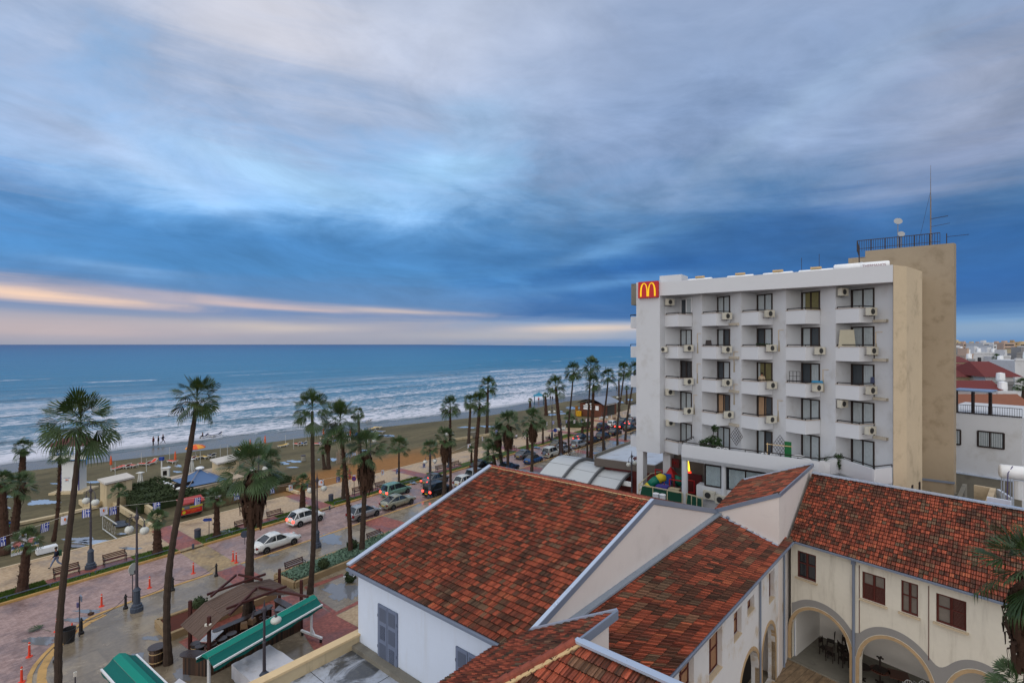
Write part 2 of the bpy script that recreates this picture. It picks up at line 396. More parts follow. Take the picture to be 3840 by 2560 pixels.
# sea-side kerb with gaps where the crossings reach the road
CROSS = [(20.0, 22.1), (35.2, 37.0), (52.5, 54.6), (76, 78.5), (98, 100.5), (118, 120.5)]
edge0 = -60
for a, c in CROSS + [(620, 620)]:
    strip('far_kerb', [(edge0, 54.86), (a, 54.86)], .24, -.13, .05, M_kerb); edge0 = c
for k, (a, c) in enumerate(CROSS):
    flat('red_path', sts([(a, 54.75), (c, 54.75), (c+.1, 63.6), (a+.3, 63.6)]), .004, M_red)
    flat('dropped_kerb', sts([(a, 54.72), (c, 54.72), (c, 55.3), (a, 55.3)]), .008, M_yel)
flat('yellow_crossing', sts([(19.8, 47.2), (22.1, 47.2), (22.3, 54.75), (20.0, 54.75)]), -.114, M_yel)
flat('red_path', sts([(19.9, 43.3), (22.1, 43.3), (22.1, 47.2), (19.9, 47.2)]), .005, M_red)
flat('red_path', sts([(34.8, 40.5), (38.4, 40.5), (38.2, 47.2), (35.2, 47.2)]), .005, M_red)
for s0 in (52.5, 66, 82, 97, 112): flat('red_path', sts([(s0, 38), (s0+2.4, 38), (s0+2.4, 47.2), (s0, 47.2)]), .005, M_red)
# grass verge with pink pads under the benches
PADS = [(10.6, 16.7), (26.4, 30.6), (40.4, 45.6), (56, 62), (84, 90), (106, 112)]
M_puddle_ok = None
gv = []; e0 = -60
cuts = sorted([(a-.05, c+.05, 'x') for a, c in CROSS] + [(a, c, 'pad') for a, c in PADS])
for a, c, kk in cuts + [(240, 240, 'x')]:
    gv.append((e0, a, 55.05, 57.2)); 
    if kk == 'pad': gv.append((a, c, 55.05, 55.95))
    e0 = c
m = MB(); rr = random.Random(3)
for a, c, t0, t1 in gv:
    if c <= a: continue
    P = sts([(a, t0), (c, t0), (c, t1), (a, t1)]); m.prism([(p.x, p.y) for p in P], .0, .05)
    n = int((c-a)*(t1-t0)*(170 if c < 60 else 40)) if a < 130 else 0
    a2 = max(a, 3)
    for _ in range(n):
        q = ST(rr.uniform(a2, c), rr.uniform(t0+.03, t1-.03), .05); h = rr.uniform(.06, .16); an = rr.uniform(0, 6.28); w = .03
        u = Vector((math.cos(an), math.sin(an), 0))*w; tip = q + Vector((rr.uniform(-.06, .06), rr.uniform(-.06, .06), h))
        m.add([q-u, q+u, tip], [[0, 1, 2]])
o = m.build('grass_verge', pm('m_grass', srgb(74, 96, 34), .8, .45, 2.5, dirt=(.1, .08, .03), dirt_amt=.35)); tag(o, 'short wet green grass in the kerbside verge', 'grass', kind='stuff')
for a, c in PADS: flat('pink_paving', sts([(a, 55.95), (c, 55.95), (c, 57.2), (a, 57.2)]), .006, M_red)
strip('verge_edging', [(-60, 57.24), (20.0, 57.24)], .1, 0, .06, M_kerbw); strip('verge_edging', [(22.2, 57.24), (35.1, 57.24)], .1, 0, .06, M_kerbw); strip('verge_edging', [(37.1, 57.24), (52.4, 57.24)], .1, 0, .06, M_kerbw)
# beach ---------------------------------------------------------------------
def m_sand():
    m, nt, bs = new_mat('m_sand'); b = NB(nt); p = b.pos(); s, t = rot_st(b, p)
    st = b.comb(b.m('MULTIPLY', s, .35), t, 0)
    n1 = b.noise(st, .16, 6, .6, .5); n2 = b.noise(p, 1.6, 5, .7); n3 = b.noise(b.comb(b.m('MULTIPLY', s, .12), t, 1), 1.4, 4, .6)
    c = b.mix(b.ss(n1, .35, .65), srgb(106, 98, 74), srgb(88, 82, 62))
    c = b.mix(b.m('MULTIPLY', b.ss(n3, .45, .7), .5), c, srgb(72, 66, 50))
    # an ochre patch by the flagged walk
    om = b.m('MULTIPLY', b.ss(b.m('ADD', t, b.m('MULTIPLY', n1, 9)), 79, 74), b.ss(s, 33, 38)); om = b.m('MULTIPLY', om, b.ss(s, 75, 60))
    c = b.mix(b.m('MULTIPLY', om, .8), c, srgb(150, 104, 58))
    nt.links.new(c, bs.inputs['Base Color']); f = b.m('ADD', .55, b.m('MULTIPLY', n2, .9))
    cc = b.vm('SCALE', c); b.val(f, cc.node.inputs['Scale']); nt.links.new(cc, bs.inputs['Base Color'])
    bs.inputs['Roughness'].default_value = .9; bs.inputs['Specular IOR Level'].default_value = .2
    nt.links.new(b.bump(n2, .5, .06), bs.inputs['Normal']); return m
M_sand = m_sand()
SHORE = [(-400, 140), (-150, 128), (-60, 121.5), (0, 118), (16, 116.9), (35, 115), (53, 113), (78, 106), (106, 100), (130, 98.8), (153, 98), (190, 95), (221, 92.5), (320, 86), (500, 76), (760, 66), (1200, 60), (3000, 30)]
flat('beach', sts([(3000, -70), (620, 50), (620, 63.6), (-400, 63.6)] + SHORE[:-1] + [(3000, 60)]), -.10, M_sand)
M_wet = pm('m_wet_sand', srgb(104, 96, 82), .28, .12, .3, spec=.55)
flat('wet_sand', sts([(s, t-9.0+2.2*math.sin(s*.09)+rr.uniform(-.5, .5)) for s, t in SHORE[:-1]] + [(s, t+3) for s, t in SHORE[:-1]][::-1]), -.09, M_wet)
def m_sea():
    m, nt, bs = new_mat('m_sea'); b = NB(nt); p = b.pos(); s, t = rot_st(b, p)
    # distance out from the shoreline (which closes in towards the far headland)
    sh = b.m('ADD', 118, b.m('MULTIPLY', b.ss(s, 20, 130), -19)); sh = b.m('ADD', sh, b.m('MULTIPLY', b.ss(s, 130, 800), -32))
    D = b.m('SUBTRACT', t, sh)
    big = b.noise(b.comb(b.m('MULTIPLY', s, .010), b.m('MULTIPLY', t, .035), 0), 1.0, 5, .55, .8)
    med = b.noise(b.comb(b.m('MULTIPLY', s, .055), b.m('MULTIPLY', t, .16), 2), 1.0, 7, .66, 1.0)
    fin = b.noise(b.comb(b.m('MULTIPLY', s, .30), b.m('MULTIPLY', t, .75), 5), 1.0, 7, .72, 1.2)
    Dw = b.m('ADD', D, b.m('MULTIPLY', b.m('SUBTRACT', med, .5), 16)); Dw = b.m('ADD', Dw, b.m('MULTIPLY', b.m('SUBTRACT', big, .5), 34))
    saw = b.m('FRACT', b.m('DIVIDE', Dw, 27.0))            # 0 at the front of each breaker
    env = b.m('MULTIPLY', b.ss(D, 200, 60), b.ss(D, -4, 6))
    swash = b.ss(D, 34, 5)
    body = b.m('ADD', b.m('MULTIPLY', b.m('SUBTRACT', 1.0, saw), .36), b.m('MULTIPLY', b.m('SUBTRACT', fin, .5), 3.4))
    body = b.m('ADD', body, b.m('MULTIPLY', b.m('SUBTRACT', big, .5), 1.3))
    body = b.m('ADD', body, b.m('MULTIPLY', swash, .3))
    foam = b.m('MULTIPLY', b.ss(body, .10, .52), env)
    # narrow white crests further out
    saw2 = b.m('FRACT', b.m('DIVIDE', b.m('ADD', Dw, b.m('MULTIPLY', big, 60)), 46.0))
    crest = b.m('MULTIPLY', b.m('MULTIPLY', b.ss(saw2, .10, .02), b.ss(big, .52, .62)), b.m('MULTIPLY', b.ss(D, 420, 220), b.ss(D, 60, 130)))
    foam = b.m('MAXIMUM', foam, crest)
    # water colour: brownish-grey in the shallows, slate blue, deep blue at the horizon
    L = b.m('DIVIDE', b.m('LOGARITHM', b.m('MAXIMUM', D, 2.0), 10.0), 5.0)
    wc = b.ramp(L, [(0, srgb(86, 94, 96)), (.26, srgb(84, 118, 136)), (.40, srgb(54, 114, 146)), (.50, srgb(30, 108, 146)), (.60, srgb(10, 98, 142)), (.72, srgb(0, 74, 126)), (.9, srgb(0, 48, 106))], 'LINEAR')
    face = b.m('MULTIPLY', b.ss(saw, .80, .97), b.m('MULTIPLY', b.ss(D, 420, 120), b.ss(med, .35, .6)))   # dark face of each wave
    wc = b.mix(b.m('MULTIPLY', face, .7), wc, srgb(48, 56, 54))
    swell = b.noise(b.comb(b.m('MULTIPLY', s, .006), b.m('MULTIPLY', t, .05), 9), 1.0, 5, .6, .6)
    f = b.m('ADD', .72, b.m('MULTIPLY', swell, .56)); wc2 = b.vm('SCALE', wc); b.val(f, wc2.node.inputs['Scale'])
    c = b.mix(b.m('MULTIPLY', foam, .9), wc2, srgb(216, 216, 226))
    nt.links.new(c, bs.inputs['Base Color'])
    nt.links.new(b.m('ADD', .34, b.m('MULTIPLY', foam, .5)), bs.inputs['Roughness'])
    bs.inputs['Specular IOR Level'].default_value = .22; bs.inputs['IOR'].default_value = 1.33
    h = b.m('ADD', b.m('MULTIPLY', fin, .5), b.m('ADD', b.m('MULTIPLY', med, 1.2), b.m('MULTIPLY', b.m('MULTIPLY', saw, b.ss(D, 500, 60)), 1.0)))
    rip = b.noise(b.comb(b.m('MULTIPLY', s, .9), b.m('MULTIPLY', t, 2.6), 5), 1.0, 4, .6)
    h = b.m('ADD', h, b.m('MULTIPLY', rip, .22))
    nt.links.new(b.bump(h, .55, .6), bs.inputs['Normal']); return m
m = MB(); rr = random.Random(11)
inner = []
for i in range(len(SHORE)-1):
    (s0, t0), (s1, t1) = SHORE[i], SHORE[i+1]; n = max(1, int((s1-s0)/1.6)) if s1 < 330 and s0 > -70 else 2
    for k in range(n):
        f = k/n; s = s0+(s1-s0)*f; inner.append((s, t0+(t1-t0)*f + 1.3*math.sin(s*.13)+.8*math.sin(s*.37+1)+.4*math.sin(s*1.1)))
inner.append(SHORE[-1])
outer = [(-FAR, 140), (-FAR, FAR), (FAR, FAR), (FAR, 30)]
# fan of strips seawards so the sheet stays well shaped
vs = []; fs = []; steps = [0, 3, 10, 30, 100, 400, 2000, 10000, FAR]
for s, t in inner:
    for q in steps: vs.append(ST(s*(1+q/FAR*18), t+q, -.075))
nq = len(steps)
for i in range(len(inner)-1):
    for q in range(nq-1): fs.append([i*nq+q, (i+1)*nq+q, (i+1)*nq+q+1, i*nq+q+1])
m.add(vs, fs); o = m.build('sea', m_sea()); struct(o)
# far water on the left edge of the sheet
M_pud2, ntp, bsp = new_mat('m_puddle_near'); bsp.inputs['Base Color'].default_value = (.17, .175, .19, 1); bsp.inputs['Roughness'].default_value = .06; bsp.inputs['Specular IOR Level'].default_value = 1.0
M_pud, ntp, bsp = new_mat('m_puddle'); bsp.inputs['Base Color'].default_value = (.34, .40, .50, 1); bsp.inputs['Roughness'].default_value = .12; bsp.inputs['Specular IOR Level'].default_value = 1.0  # beach puddles: sky reflection put into the pale blue base colour
def puddle(x, y, w, h, z=-.09, seed=0, rot=None, par=None):
    r_ = random.Random(seed*7+int(x)); c = gp(x, y, z); d1 = gp(x+w/2, y, z)-c; a = 14; P = []
    u = (gp(x, y-h/2, z)-gp(x, y+h/2, z))/2
    if rot is not None: d1 = d1.length*DS*.9 + Vector((0, 0, 0)); u = u.length*.6*DT
    ph = [r_.uniform(0, 6.28) for _ in range(4)]
    for k in range(90):
        g = 2*math.pi*k/90; q = 1+.2*math.sin(2*g+ph[0])+.16*math.sin(3*g+ph[1])+.12*math.sin(5*g+ph[2])+.08*math.sin(9*g+ph[3])+.06*math.sin(17*g+ph[1])+.05*math.sin(26*g+ph[2])+r_.uniform(-.03, .03)
        P.append(c + d1*(math.cos(g)*q) + u*(math.sin(g)*q))
    return flat('puddle', P, z, M_pud if z < -.08 and z > -.1 else M_pud2)
for k, a in enumerate([(160, 1882, 100, 20), (20, 1860, 60, 8), (225, 1812, 60, 6), (352, 1806, 60, 8), (30, 1903, 20, 8), (300, 2020, 100, 14), (360, 2030, 150, 14), (300, 2032, 60, 8), (630, 1752, 22, 8), (668, 1746, 30, 7), (665, 1768, 30, 6),
    (1106, 1729, 50, 9), (1070, 1738, 34, 6), (1062, 1733, 20, 5), (1098, 1751, 34, 5), (1058, 1740, 10, 4), (1252, 1722, 30, 9), (1310, 1705, 50, 18), (1362, 1688, 22, 7), (1440, 1632, 60, 6), (1460, 1634, 40, 6), (1195, 1722, 8, 3),
    (1740, 1601, 40, 5), (1770, 1603, 30, 4), (1830, 1598, 70, 5), (1690, 1650, 20, 4), (2070, 1554, 26, 7), (2110, 1550, 22, 6), (2150, 1530, 50, 6), (2140, 1526, 30, 4), (2320, 1507, 40, 6), (2360, 1498, 30, 6), (2105, 1542, 12, 4)]):
    puddle(*a, z=-.085, seed=k)
for k, a in enumerate([(1235, 2018, 100, 36), (500, 2470, 90, 40), (330, 2290, 110, 12), (290, 2322, 110, 16), (150, 2400, 140, 26), (1290, 2215, 130, 70), (1020, 2080, 60, 8), (680, 2530, 60, 40), (580, 2390, 80, 20), (2140, 1690, 40, 16), (2250, 1700, 60, 12), (2320, 1660, 40, 8)]):
    (puddle(*a, z=.010, seed=k+50) if a[1] not in (2290, 2322, 2400) else puddle(*a, z=-.108, seed=k+50))
for k, a in enumerate([(840, 1992, 60, 10), (1540, 1806, 50, 10), (2010, 1676, 30, 6), (490, 2055, 70, 10), (455, 2000, 40, 8), (290, 2045, 80, 10), (1490, 1885, 60, 8)]): puddle(*a, z=.062 if k < 3 else .010, seed=k+90)
# courtyard floor and terrace of boards are with the old house
# ---------------------------------------------------------------- tiled roofs
TILE_COLS = [((.40, .095, .048), 27), ((.29, .068, .036), 17), ((.15, .044, .026), 16), ((.10, .050, .030), 17), ((.075, .047, .030), 9), ((.135, .105, .065), 7), ((.42, .12, .055), 5), ((.20, .12, .07), 4)]
def m_tiles():
    m, nt, bs = new_mat('m_clay_tiles'); b = NB(nt)
    at = nt.nodes.new('ShaderNodeAttribute'); at.attribute_name = 'tint'; p = b.pos()
    n1 = b.noise(p, 1.1, 6, .65, .3); n2 = b.noise(p, 16, 4, .65); n3 = b.noise(p, 60, 3, .6)
    c = b.mix(b.m('MULTIPLY', b.ss(n1, .50, .74), .45), at.outputs['Color'], (.062, .036, .023, 1))
    f = b.m('ADD', .48, b.m('MULTIPLY', n2, 1.04)); cc = b.vm('SCALE', c); b.val(f, cc.node.inputs['Scale'])
    li = b.m('MULTIPLY', b.m('MULTIPLY', b.ss(n3, .62, .72), b.ss(n1, .40, .2)), .5)
    c = b.mix(li, cc, (.24, .22, .17, 1))
    nt.links.new(c, bs.inputs['Base Color']); bs.inputs['Roughness'].default_value = .62; bs.inputs['Specular IOR Level'].default_value = .3
    nt.links.new(b.bump(n2, .35, .02), bs.inputs['Normal']); return m
M_tile = m_tiles()
PROF = [(0, .000), (.07, .046), (.16, .006), (.38, .004), (.47, .036), (.56, .004), (.84, .004), (.93, .040), (1, .0)]
def pick(rg, dark):
    tot = 0; L = []
    for c, w in TILE_COLS:
        if sum(c) < .30: w = w*dark
        L.append((c, w)); tot += w
    x = rg.uniform(0, tot)
    for c, w in L:
        x -= w
        if x <= 0: return c
    return L[0][0]
def tiled(name, e0, e1, r0, r1, parent, nc, nr, seed=1, clip=None, red=1.0, run=.5):
    """marseille tiles between eave e0-e1 and ridge r0-r1; courses parallel to the eave"""
    rg = random.Random(seed); m = MB(); e0, e1, r0, r1 = map(Vector, (e0, e1, r0, r1))
    N = (e1-e0).cross(r0-e0).normalized()
    if N.z < 0: N = -N
    ph = [rg.uniform(0, 6) for _ in range(6)]
    def P(u, v): return e0*(1-u)*(1-v)+e1*u*(1-v)+r0*(1-u)*v+r1*u*v
    for j in range(nr):
        v0 = j/nr; v1 = (j+1.12)/nr; prev = None
        for i in range(nc):
            if clip and not clip((i+.5)/nc, (j+.5)/nr): continue
            dark = 1.0+.9*math.sin(i*.31+ph[0]+j*.12)*math.sin(j*.37+ph[1]+i*.05)+.5*math.sin(i*.9+ph[2])*math.sin(j*.8+ph[3])
            if prev and rg.random() < run*.5: c = prev
            else: c = pick(rg, max(.25, dark)/red)
            prev = c; c = [.76*a_+.24*b_ for a_, b_ in zip(c, (.26, .070, .040))]; f = rg.uniform(.8, 1.2); c = [min(k*f, 1) for k in c]
            half = rg.random(); lift = rg.uniform(-.006, .008); du = rg.uniform(-.03, .03)/nc
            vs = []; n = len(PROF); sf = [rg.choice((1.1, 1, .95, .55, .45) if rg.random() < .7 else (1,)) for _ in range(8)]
            for q, (pu, ph_) in enumerate(PROF):
                a = P((i+pu)/nc+du, v0); d_ = P((i+pu)/nc+du, min(v1, 1.0))
                vs.append(a+N*(ph_+.062+lift)); vs.append(d_+N*(ph_+.012)); vs.append(a+N*(.004))
            fs = []; cs = []
            for q in range(n-1):
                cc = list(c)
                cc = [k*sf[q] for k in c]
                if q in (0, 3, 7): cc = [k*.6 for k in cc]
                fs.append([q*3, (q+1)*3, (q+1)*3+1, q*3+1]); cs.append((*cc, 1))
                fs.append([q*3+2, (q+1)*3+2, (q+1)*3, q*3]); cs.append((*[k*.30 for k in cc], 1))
            m.add(vs, fs, 0, cs)
    # underside board so no light leaks
    if not clip: m.add([P(0, 0)-N*.03, P(1, 0)-N*.03, P(1, 1)-N*.03, P(0, 1)-N*.03], [[0, 1, 2, 3]], 0, [(.05, .03, .02, 1)])
    else:
        for j in range(nr):
            for i in range(nc):
                if clip((i+.5)/nc, (j+.5)/nr): m.add([P(i/nc, j/nr)-N*.03, P((i+1)/nc, j/nr)-N*.03, P((i+1)/nc, (j+1)/nr)-N*.03, P(i/nc, (j+1)/nr)-N*.03], [[0, 1, 2, 3]], 0, [(.05, .03, .02, 1)])
    return m.build(name, M_tile, parent, attr=True)
M_white = pm('m_white_render', srgb(202, 212, 228), .75, .05, .4, bump=.05, dirt=(.42, .40, .37), dirt_amt=.22, streak=True)
M_pink = pm('m_pale_pink_render', srgb(214, 204, 198), .75, .04, .3, bump=.05, dirt=(.42, .36, .33), dirt_amt=.2)
M_old = pm('m_old_plaster', srgb(212, 206, 192), .85, .10, .5, bump=.25, dirt=(.36, .32, .26), dirt_amt=.5, streak=True)
M_stone = pm('m_arch_stone', srgb(172, 146, 112), .85, .22, 2.5, bump=.3, dirt=(.16, .10, .06), dirt_amt=.4)
M_grey = pm('m_grey_flashing', srgb(112, 122, 140), .38, .08, 1.0, spec=.5)
M_zinc = pm('m_zinc', srgb(180, 192, 210), .3, .06, 1.0, spec=.6, metal=.35)
M_shut = pm('m_blue_shutter', srgb(108, 118, 140), .55, .08, 2)
M_maroon = pm('m_maroon_wood', srgb(88, 42, 36), .6, .2, 4)
M_glassd = pm('m_dark_pane', (.02, .022, .026), .12, .1, 2, spec=.8)
M_mortar = pm('m_mortar', srgb(200, 172, 128), .9, .2, 4)
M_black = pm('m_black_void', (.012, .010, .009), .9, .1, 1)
M_conc = pm('m_concrete', srgb(120, 116, 106), .8, .25, .8, bump=.2, dirt=(.06, .055, .05), dirt_amt=.6)
UP = Vector((0, 0, 1))
A_R0 = Vector((7.14, 25.46, 12.07)); A_R1 = Vector((-1.38, 32.62, 12.07)); A_E0 = Vector((.137, 17.2, 9.5)); A_E1 = Vector((-7.72, 23.74, 9.5))
A_F0 = Vector((13.29, 32.7, 9.15)); A_F1 = Vector((4.9, 39.8, 9.15))
hA = empty('sea_facing_house', (0, 26, 0), 0, 'white rendered house with a big mossy red tiled gable roof in the foreground', 'house')
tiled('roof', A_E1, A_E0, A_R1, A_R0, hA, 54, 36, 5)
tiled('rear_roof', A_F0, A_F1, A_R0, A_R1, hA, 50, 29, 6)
def off(p, v, k): return Vector(p)+Vector(v)*k
m = MB()   # body under the roof
i0 = A_E0 + E2*.35; i1 = A_E1 + E2*.35 - E1*.3; f0 = A_F0 - E2*.35; f1 = A_F1 - E2*.35 - E1*.3
g0 = A_R0; g1 = A_R1 - E1*.3
def gable_prism(m, i0, i1, f0, f1, g0, g1, zb, drop=.12, mi=0, name=True):
    a, b_, c, d_, e, f = [Vector(p)-UP*drop for p in (i0, i1, f0, f1, g0, g1)]
    dn = lambda p: Vector((p.x, p.y, zb))
    m.poly([dn(a), a, b_, dn(b_)], mi); m.poly([dn(f1_ := d_), d_, c, dn(c)], mi)
    m.poly([dn(a), dn(c), c, e, a], 1 if name else mi); m.poly([dn(b_), b_, f, d_, dn(d_)], mi)
gable_prism(m, i0+UP*.10, i1+UP*.10, f0+UP*.10, f1+UP*.10, g0-UP*.02, g1-UP*.02, 0)
m.build('wall', [M_white, M_pink], hA)
# far verge (zinc), right verge (grey fascia with a zinc cap), ridge mortar
m = MB(); m.bar(A_E1+UP*.12, A_R1+UP*.12, .26, .10); m.bar(A_R1+UP*.12, A_F1+UP*.12, .26, .10); m.build('verge_flashing', M_zinc, hA)
m = MB(); n_ = Vector((.7627, -.6468, 0))
m.bar(A_E0+UP*.02+n_*.03, A_R0+UP*.02+n_*.03, .07, .26); m.bar(A_R0+UP*.02+n_*.03, A_F0+UP*.02+n_*.03, .07, .26); m.build('fascia', M_grey, hA)
m = MB(); m.bar(A_E0+UP*.13-n_*.04, A_R0+UP*.13-n_*.04, .16, .05); m.build('fascia_cap', M_zinc, hA)
m = MB(); rr = random.Random(2)
for k in range(40):
    p = A_R0.lerp(A_R1, (k+.5)/40); m.box(p+UP*(.065+rr.uniform(-.008, .008))-E2*.14, (.24, .05, .035), E1)
m.build('ridge_mortar', M_mortar, hA)
m = MB()
for k in range(30):
    p = A_R0.lerp(A_R1, k/30); q = A_R0.lerp(A_R1, (k+1.08)/30); m.tube([p+UP*.02, q+UP*.05], [.13, .145], 8)
m.build('ridge_tiles', pm('m_ridge_clay', (.24, .058, .034), .7, .5, 3, dirt=(.05, .03, .02), dirt_amt=.7), hA)
m = MB(); m.bar(A_E1-E2*.06-UP*.04, A_E0-E2*.06-UP*.04, .13, .11); m.build('gutter', M_grey, hA)
MB().box(A_E0-UP*.2+E1*.5+E2*.1, (.3, .25, .2), E1).build('gutter_bracket', M_grey, hA); MB().box(A_E1-UP*.22-E1*.15+E2*.18, (.25, .3, .22), E1).build('gutter_bracket', M_grey, hA)
# shuttered doors on the terrace side: seats measured on the wall plane
wp = i0; wn = Vector(((i1-i0).y, -(i1-i0).x, 0)).normalized()
if wn.dot(E2) > 0: wn = -wn
def wall_pt(x, y, p0=None, n=None): return on_plane(x, y, p0 if p0 is not None else wp, n if n is not None else wn)
FLOORZ = 5.8
def shutter_door(xl, xr, ztop, name='shutter_door', E2=-wn):
    a = wall_pt(xl, 2300); c = wall_pt(xr, 2300); a.z = c.z = 0; w = (c-a).length; mid = (a+c)/2; X = (c-a).normalized()
    z0 = FLOORZ+.02; h = ztop-z0; m = MB()
    m.box(mid-E2*.04+UP*(z0+h/2), (w, .06, h), X); d = m.build(name, M_shut, hA)
    m = MB()
    for k in (-1, 1):
        for (q0, q1, slat) in ((.03, .30, 0), (.33, .62, 1 if k < 0 else 0), (.65, .97, 1 if k > 0 else 0)):
            cc = mid+X*(k*w*.235)-E2*.075+UP*(z0+h*(1-(q0+q1)/2)); hh = h*(q1-q0)*.86
            if slat:
                for t in range(9): m.box(cc+UP*(hh*((t+.5)/9-.5))-E2*.008, (w*.26, .02, hh/9*.55), X)
            else: m.box(cc, (w*.33, .012, hh), X)
        m.box(mid+X*(k*w*.485)-E2*.078+UP*(z0+h*.25), (.03, .03, .12), X); m.box(mid+X*(k*w*.485)-E2*.078+UP*(z0+h*.8), (.03, .03, .12), X)
    m.box(mid-E2*.076+UP*(z0+h/2), (.02, .02, h), X)
    m.build('shutter_panel', pm('m_shutter_dark', srgb(86, 94, 112), .55, .08, 2), hA if False else d)
shutter_door(1421, 1493, 8.34); shutter_door(1713, 1805, 8.34)
# terrace: slab, upstand and parapet with a sandstone coping
t0 = Vector((-7.34, 24.1, 0)); tr = empty('roof_terrace', (-4, 18, 0), 0, 'flat wet concrete roof terrace behind a sand-coloured parapet', 'terrace')
M_wetc, nt, bs = new_mat('m_wet_concrete'); b = NB(nt); p = b.pos(); n1 = b.noise(b.vm('MULTIPLY', p, (1, 1, 1)), .55, 6, .6, .6); n2 = b.noise(p, 7, 5, .7)
c = b.mix(b.ss(n1, .44, .56), srgb(168, 176, 190), srgb(70, 74, 80)); c = b.mix(b.m('MULTIPLY', b.ss(n2, .4, .7), .35), c, srgb(108, 106, 100))  # bluish-white patches are the wet floor's reflection, put into the colour
nt.links.new(c, bs.inputs['Base Color']); nt.links.new(b.m('ADD', .14, b.m('MULTIPLY', b.ss(n1, .56, .42), .3)), bs.inputs['Roughness']); nt.links.new(b.bump(n2, .15, .01), bs.inputs['Normal'])
q0 = i1 + E1*.2; q0.z = 0
c0 = t0; c1 = t0 - E2*26; c2 = c1 - E1*16; c3 = Vector((i0.x, i0.y, 0)) - E1*4
m = MB(); m.prism([(v.x, v.y) for v in (c0 - E2*.0, c1, c2, c3)], 5.5, FLOORZ); m.build('floor', M_wetc, tr)
m = MB()
for k in range(1, 6): m.bar(c0 - E2*(2.6*k) - E1*.2 + UP*(FLOORZ+.004), c0 - E2*(2.6*k) - E1*12 + UP*(FLOORZ+.004), .02, .006)
m.bar(c0-E1*3.2+UP*(FLOORZ+.004), c0-E1*3.2-E2*14+UP*(FLOORZ+.004), .02, .006); m.build('floor_joint', M_black, tr)
m = MB(); m.bar(c0-E1*.2+UP*3.15, c1-E1*.2+UP*3.15, .32, 6.3); m.build('parapet_wall', M_cream, tr)
m = MB(); m.bar(c0-E1*.2+E2*.0+UP*6.36, c1-E1*.2+UP*6.36, .44, .10); m.build('coping', pm('m_coping', srgb(214, 188, 146), .7, .1, 1.2, dirt=(.3, .2, .12), dirt_amt=.3), tr)
m = MB(); mm = Vector((i0.x, i0.y, 0)); m.bar(q0-E2*.22+UP*(FLOORZ+.11), mm-E2*.22+UP*(FLOORZ+.11), .4, .22); m.build('upstand', M_conc, tr)

# ---- wing B: long lean-to roof along the courtyard, arched wall below
B_T1 = Vector((13.36, 32.8, 9.0)); B_T0 = B_T1 - E2*27; B_T0.z = 9.35
B_E1 = Vector((17.6, 31.54, 7.7)); B_E0 = B_E1 + (Vector((5.68, 18.52, 7.7))-B_E1)*1.32
hB = empty('courtyard_wing', (12, 25, 0), 0, 'narrow courtyard wing with dark red lean-to tiles and small arches', 'house')
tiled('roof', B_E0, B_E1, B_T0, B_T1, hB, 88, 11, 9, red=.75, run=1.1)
bd = (B_E1-B_E0); bd.z = 0; bl = bd.length; bd.normalize(); bn = Vector((bd.y, -bd.x, 0))     # bn faces the courtyard
W0 = B_E0 - bn*.38; W0.z = 0; W1 = B_E1 - bn*.38; W1.z = 0
def arch_wall(p0, p1, z1, holes, mat, depth=.45, name='wall', parent=None, N=None, z0=0):
    """wall from p0 to p1 (N = outward), holes = list of (u0,u1,z_low,z_spring_or_top,arched) ; u in metres from p0"""
    X = (Vector(p1)-Vector(p0)); L = X.length; X.normalize(); m = MB()
    holes = sorted(holes); P = lambda u, z, d=0: Vector(p0)+X*u-N*d+UP*z
    # slabs between hole columns: group holes by overlapping u
    cols = []
    xs = sorted(set([0, L] + [h[0] for h in holes] + [h[1] for h in holes]))
    for a, c in zip(xs[:-1], xs[1:]):
        mid = (a+c)/2; hs = sorted([h for h in holes if h[0] < mid < h[1]], key=lambda h: h[2])
        n = 1
        if any(h[4] for h in hs): n = max(4, int((c-a)/.22))
        for k in range(n):
            ua = a+(c-a)*k/n; uc = a+(c-a)*(k+1)/n
            def top(h, u):
                if not h[4]: return h[3]
                w = (h[1]-h[0])/2; q = (u-(h[0]+h[1])/2)/w; q = max(-1, min(1, q))
                return h[3] + h[4]*math.sqrt(max(0, 1-q*q))
            lo_a = lo_c = z0
            for h in hs:
                if h[2] > min(lo_a, lo_c)+.01: m.quad(P(ua, lo_a), P(uc, lo_c), P(uc, h[2]), P(ua, h[2])); m.quad(P(ua, h[2]), P(uc, h[2]), P(uc, h[2], depth), P(ua, h[2], depth))
                ta, tc = top(h, ua), top(h, uc)
                m.quad(P(ua, ta, depth), P(uc, tc, depth), P(uc, tc), P(ua, ta)); lo_a, lo_c = ta, tc
            m.quad(P(ua, lo_a), P(uc, lo_c), P(uc, z1), P(ua, z1))
    for h in holes:
        for u in (h[0], h[1]): m.quad(P(u, h[2]), P(u, h[2], depth), P(u, h[3], depth), P(u, h[3]))
    return m.build(name, mat, parent)
def u_on(x, p0, X, N, y=2200):
    q = on_plane(x, y, p0, N); return (q-Vector(p0)).dot(X)
def z_on(x, y, p0, N): return on_plane(x, y, p0, N).z
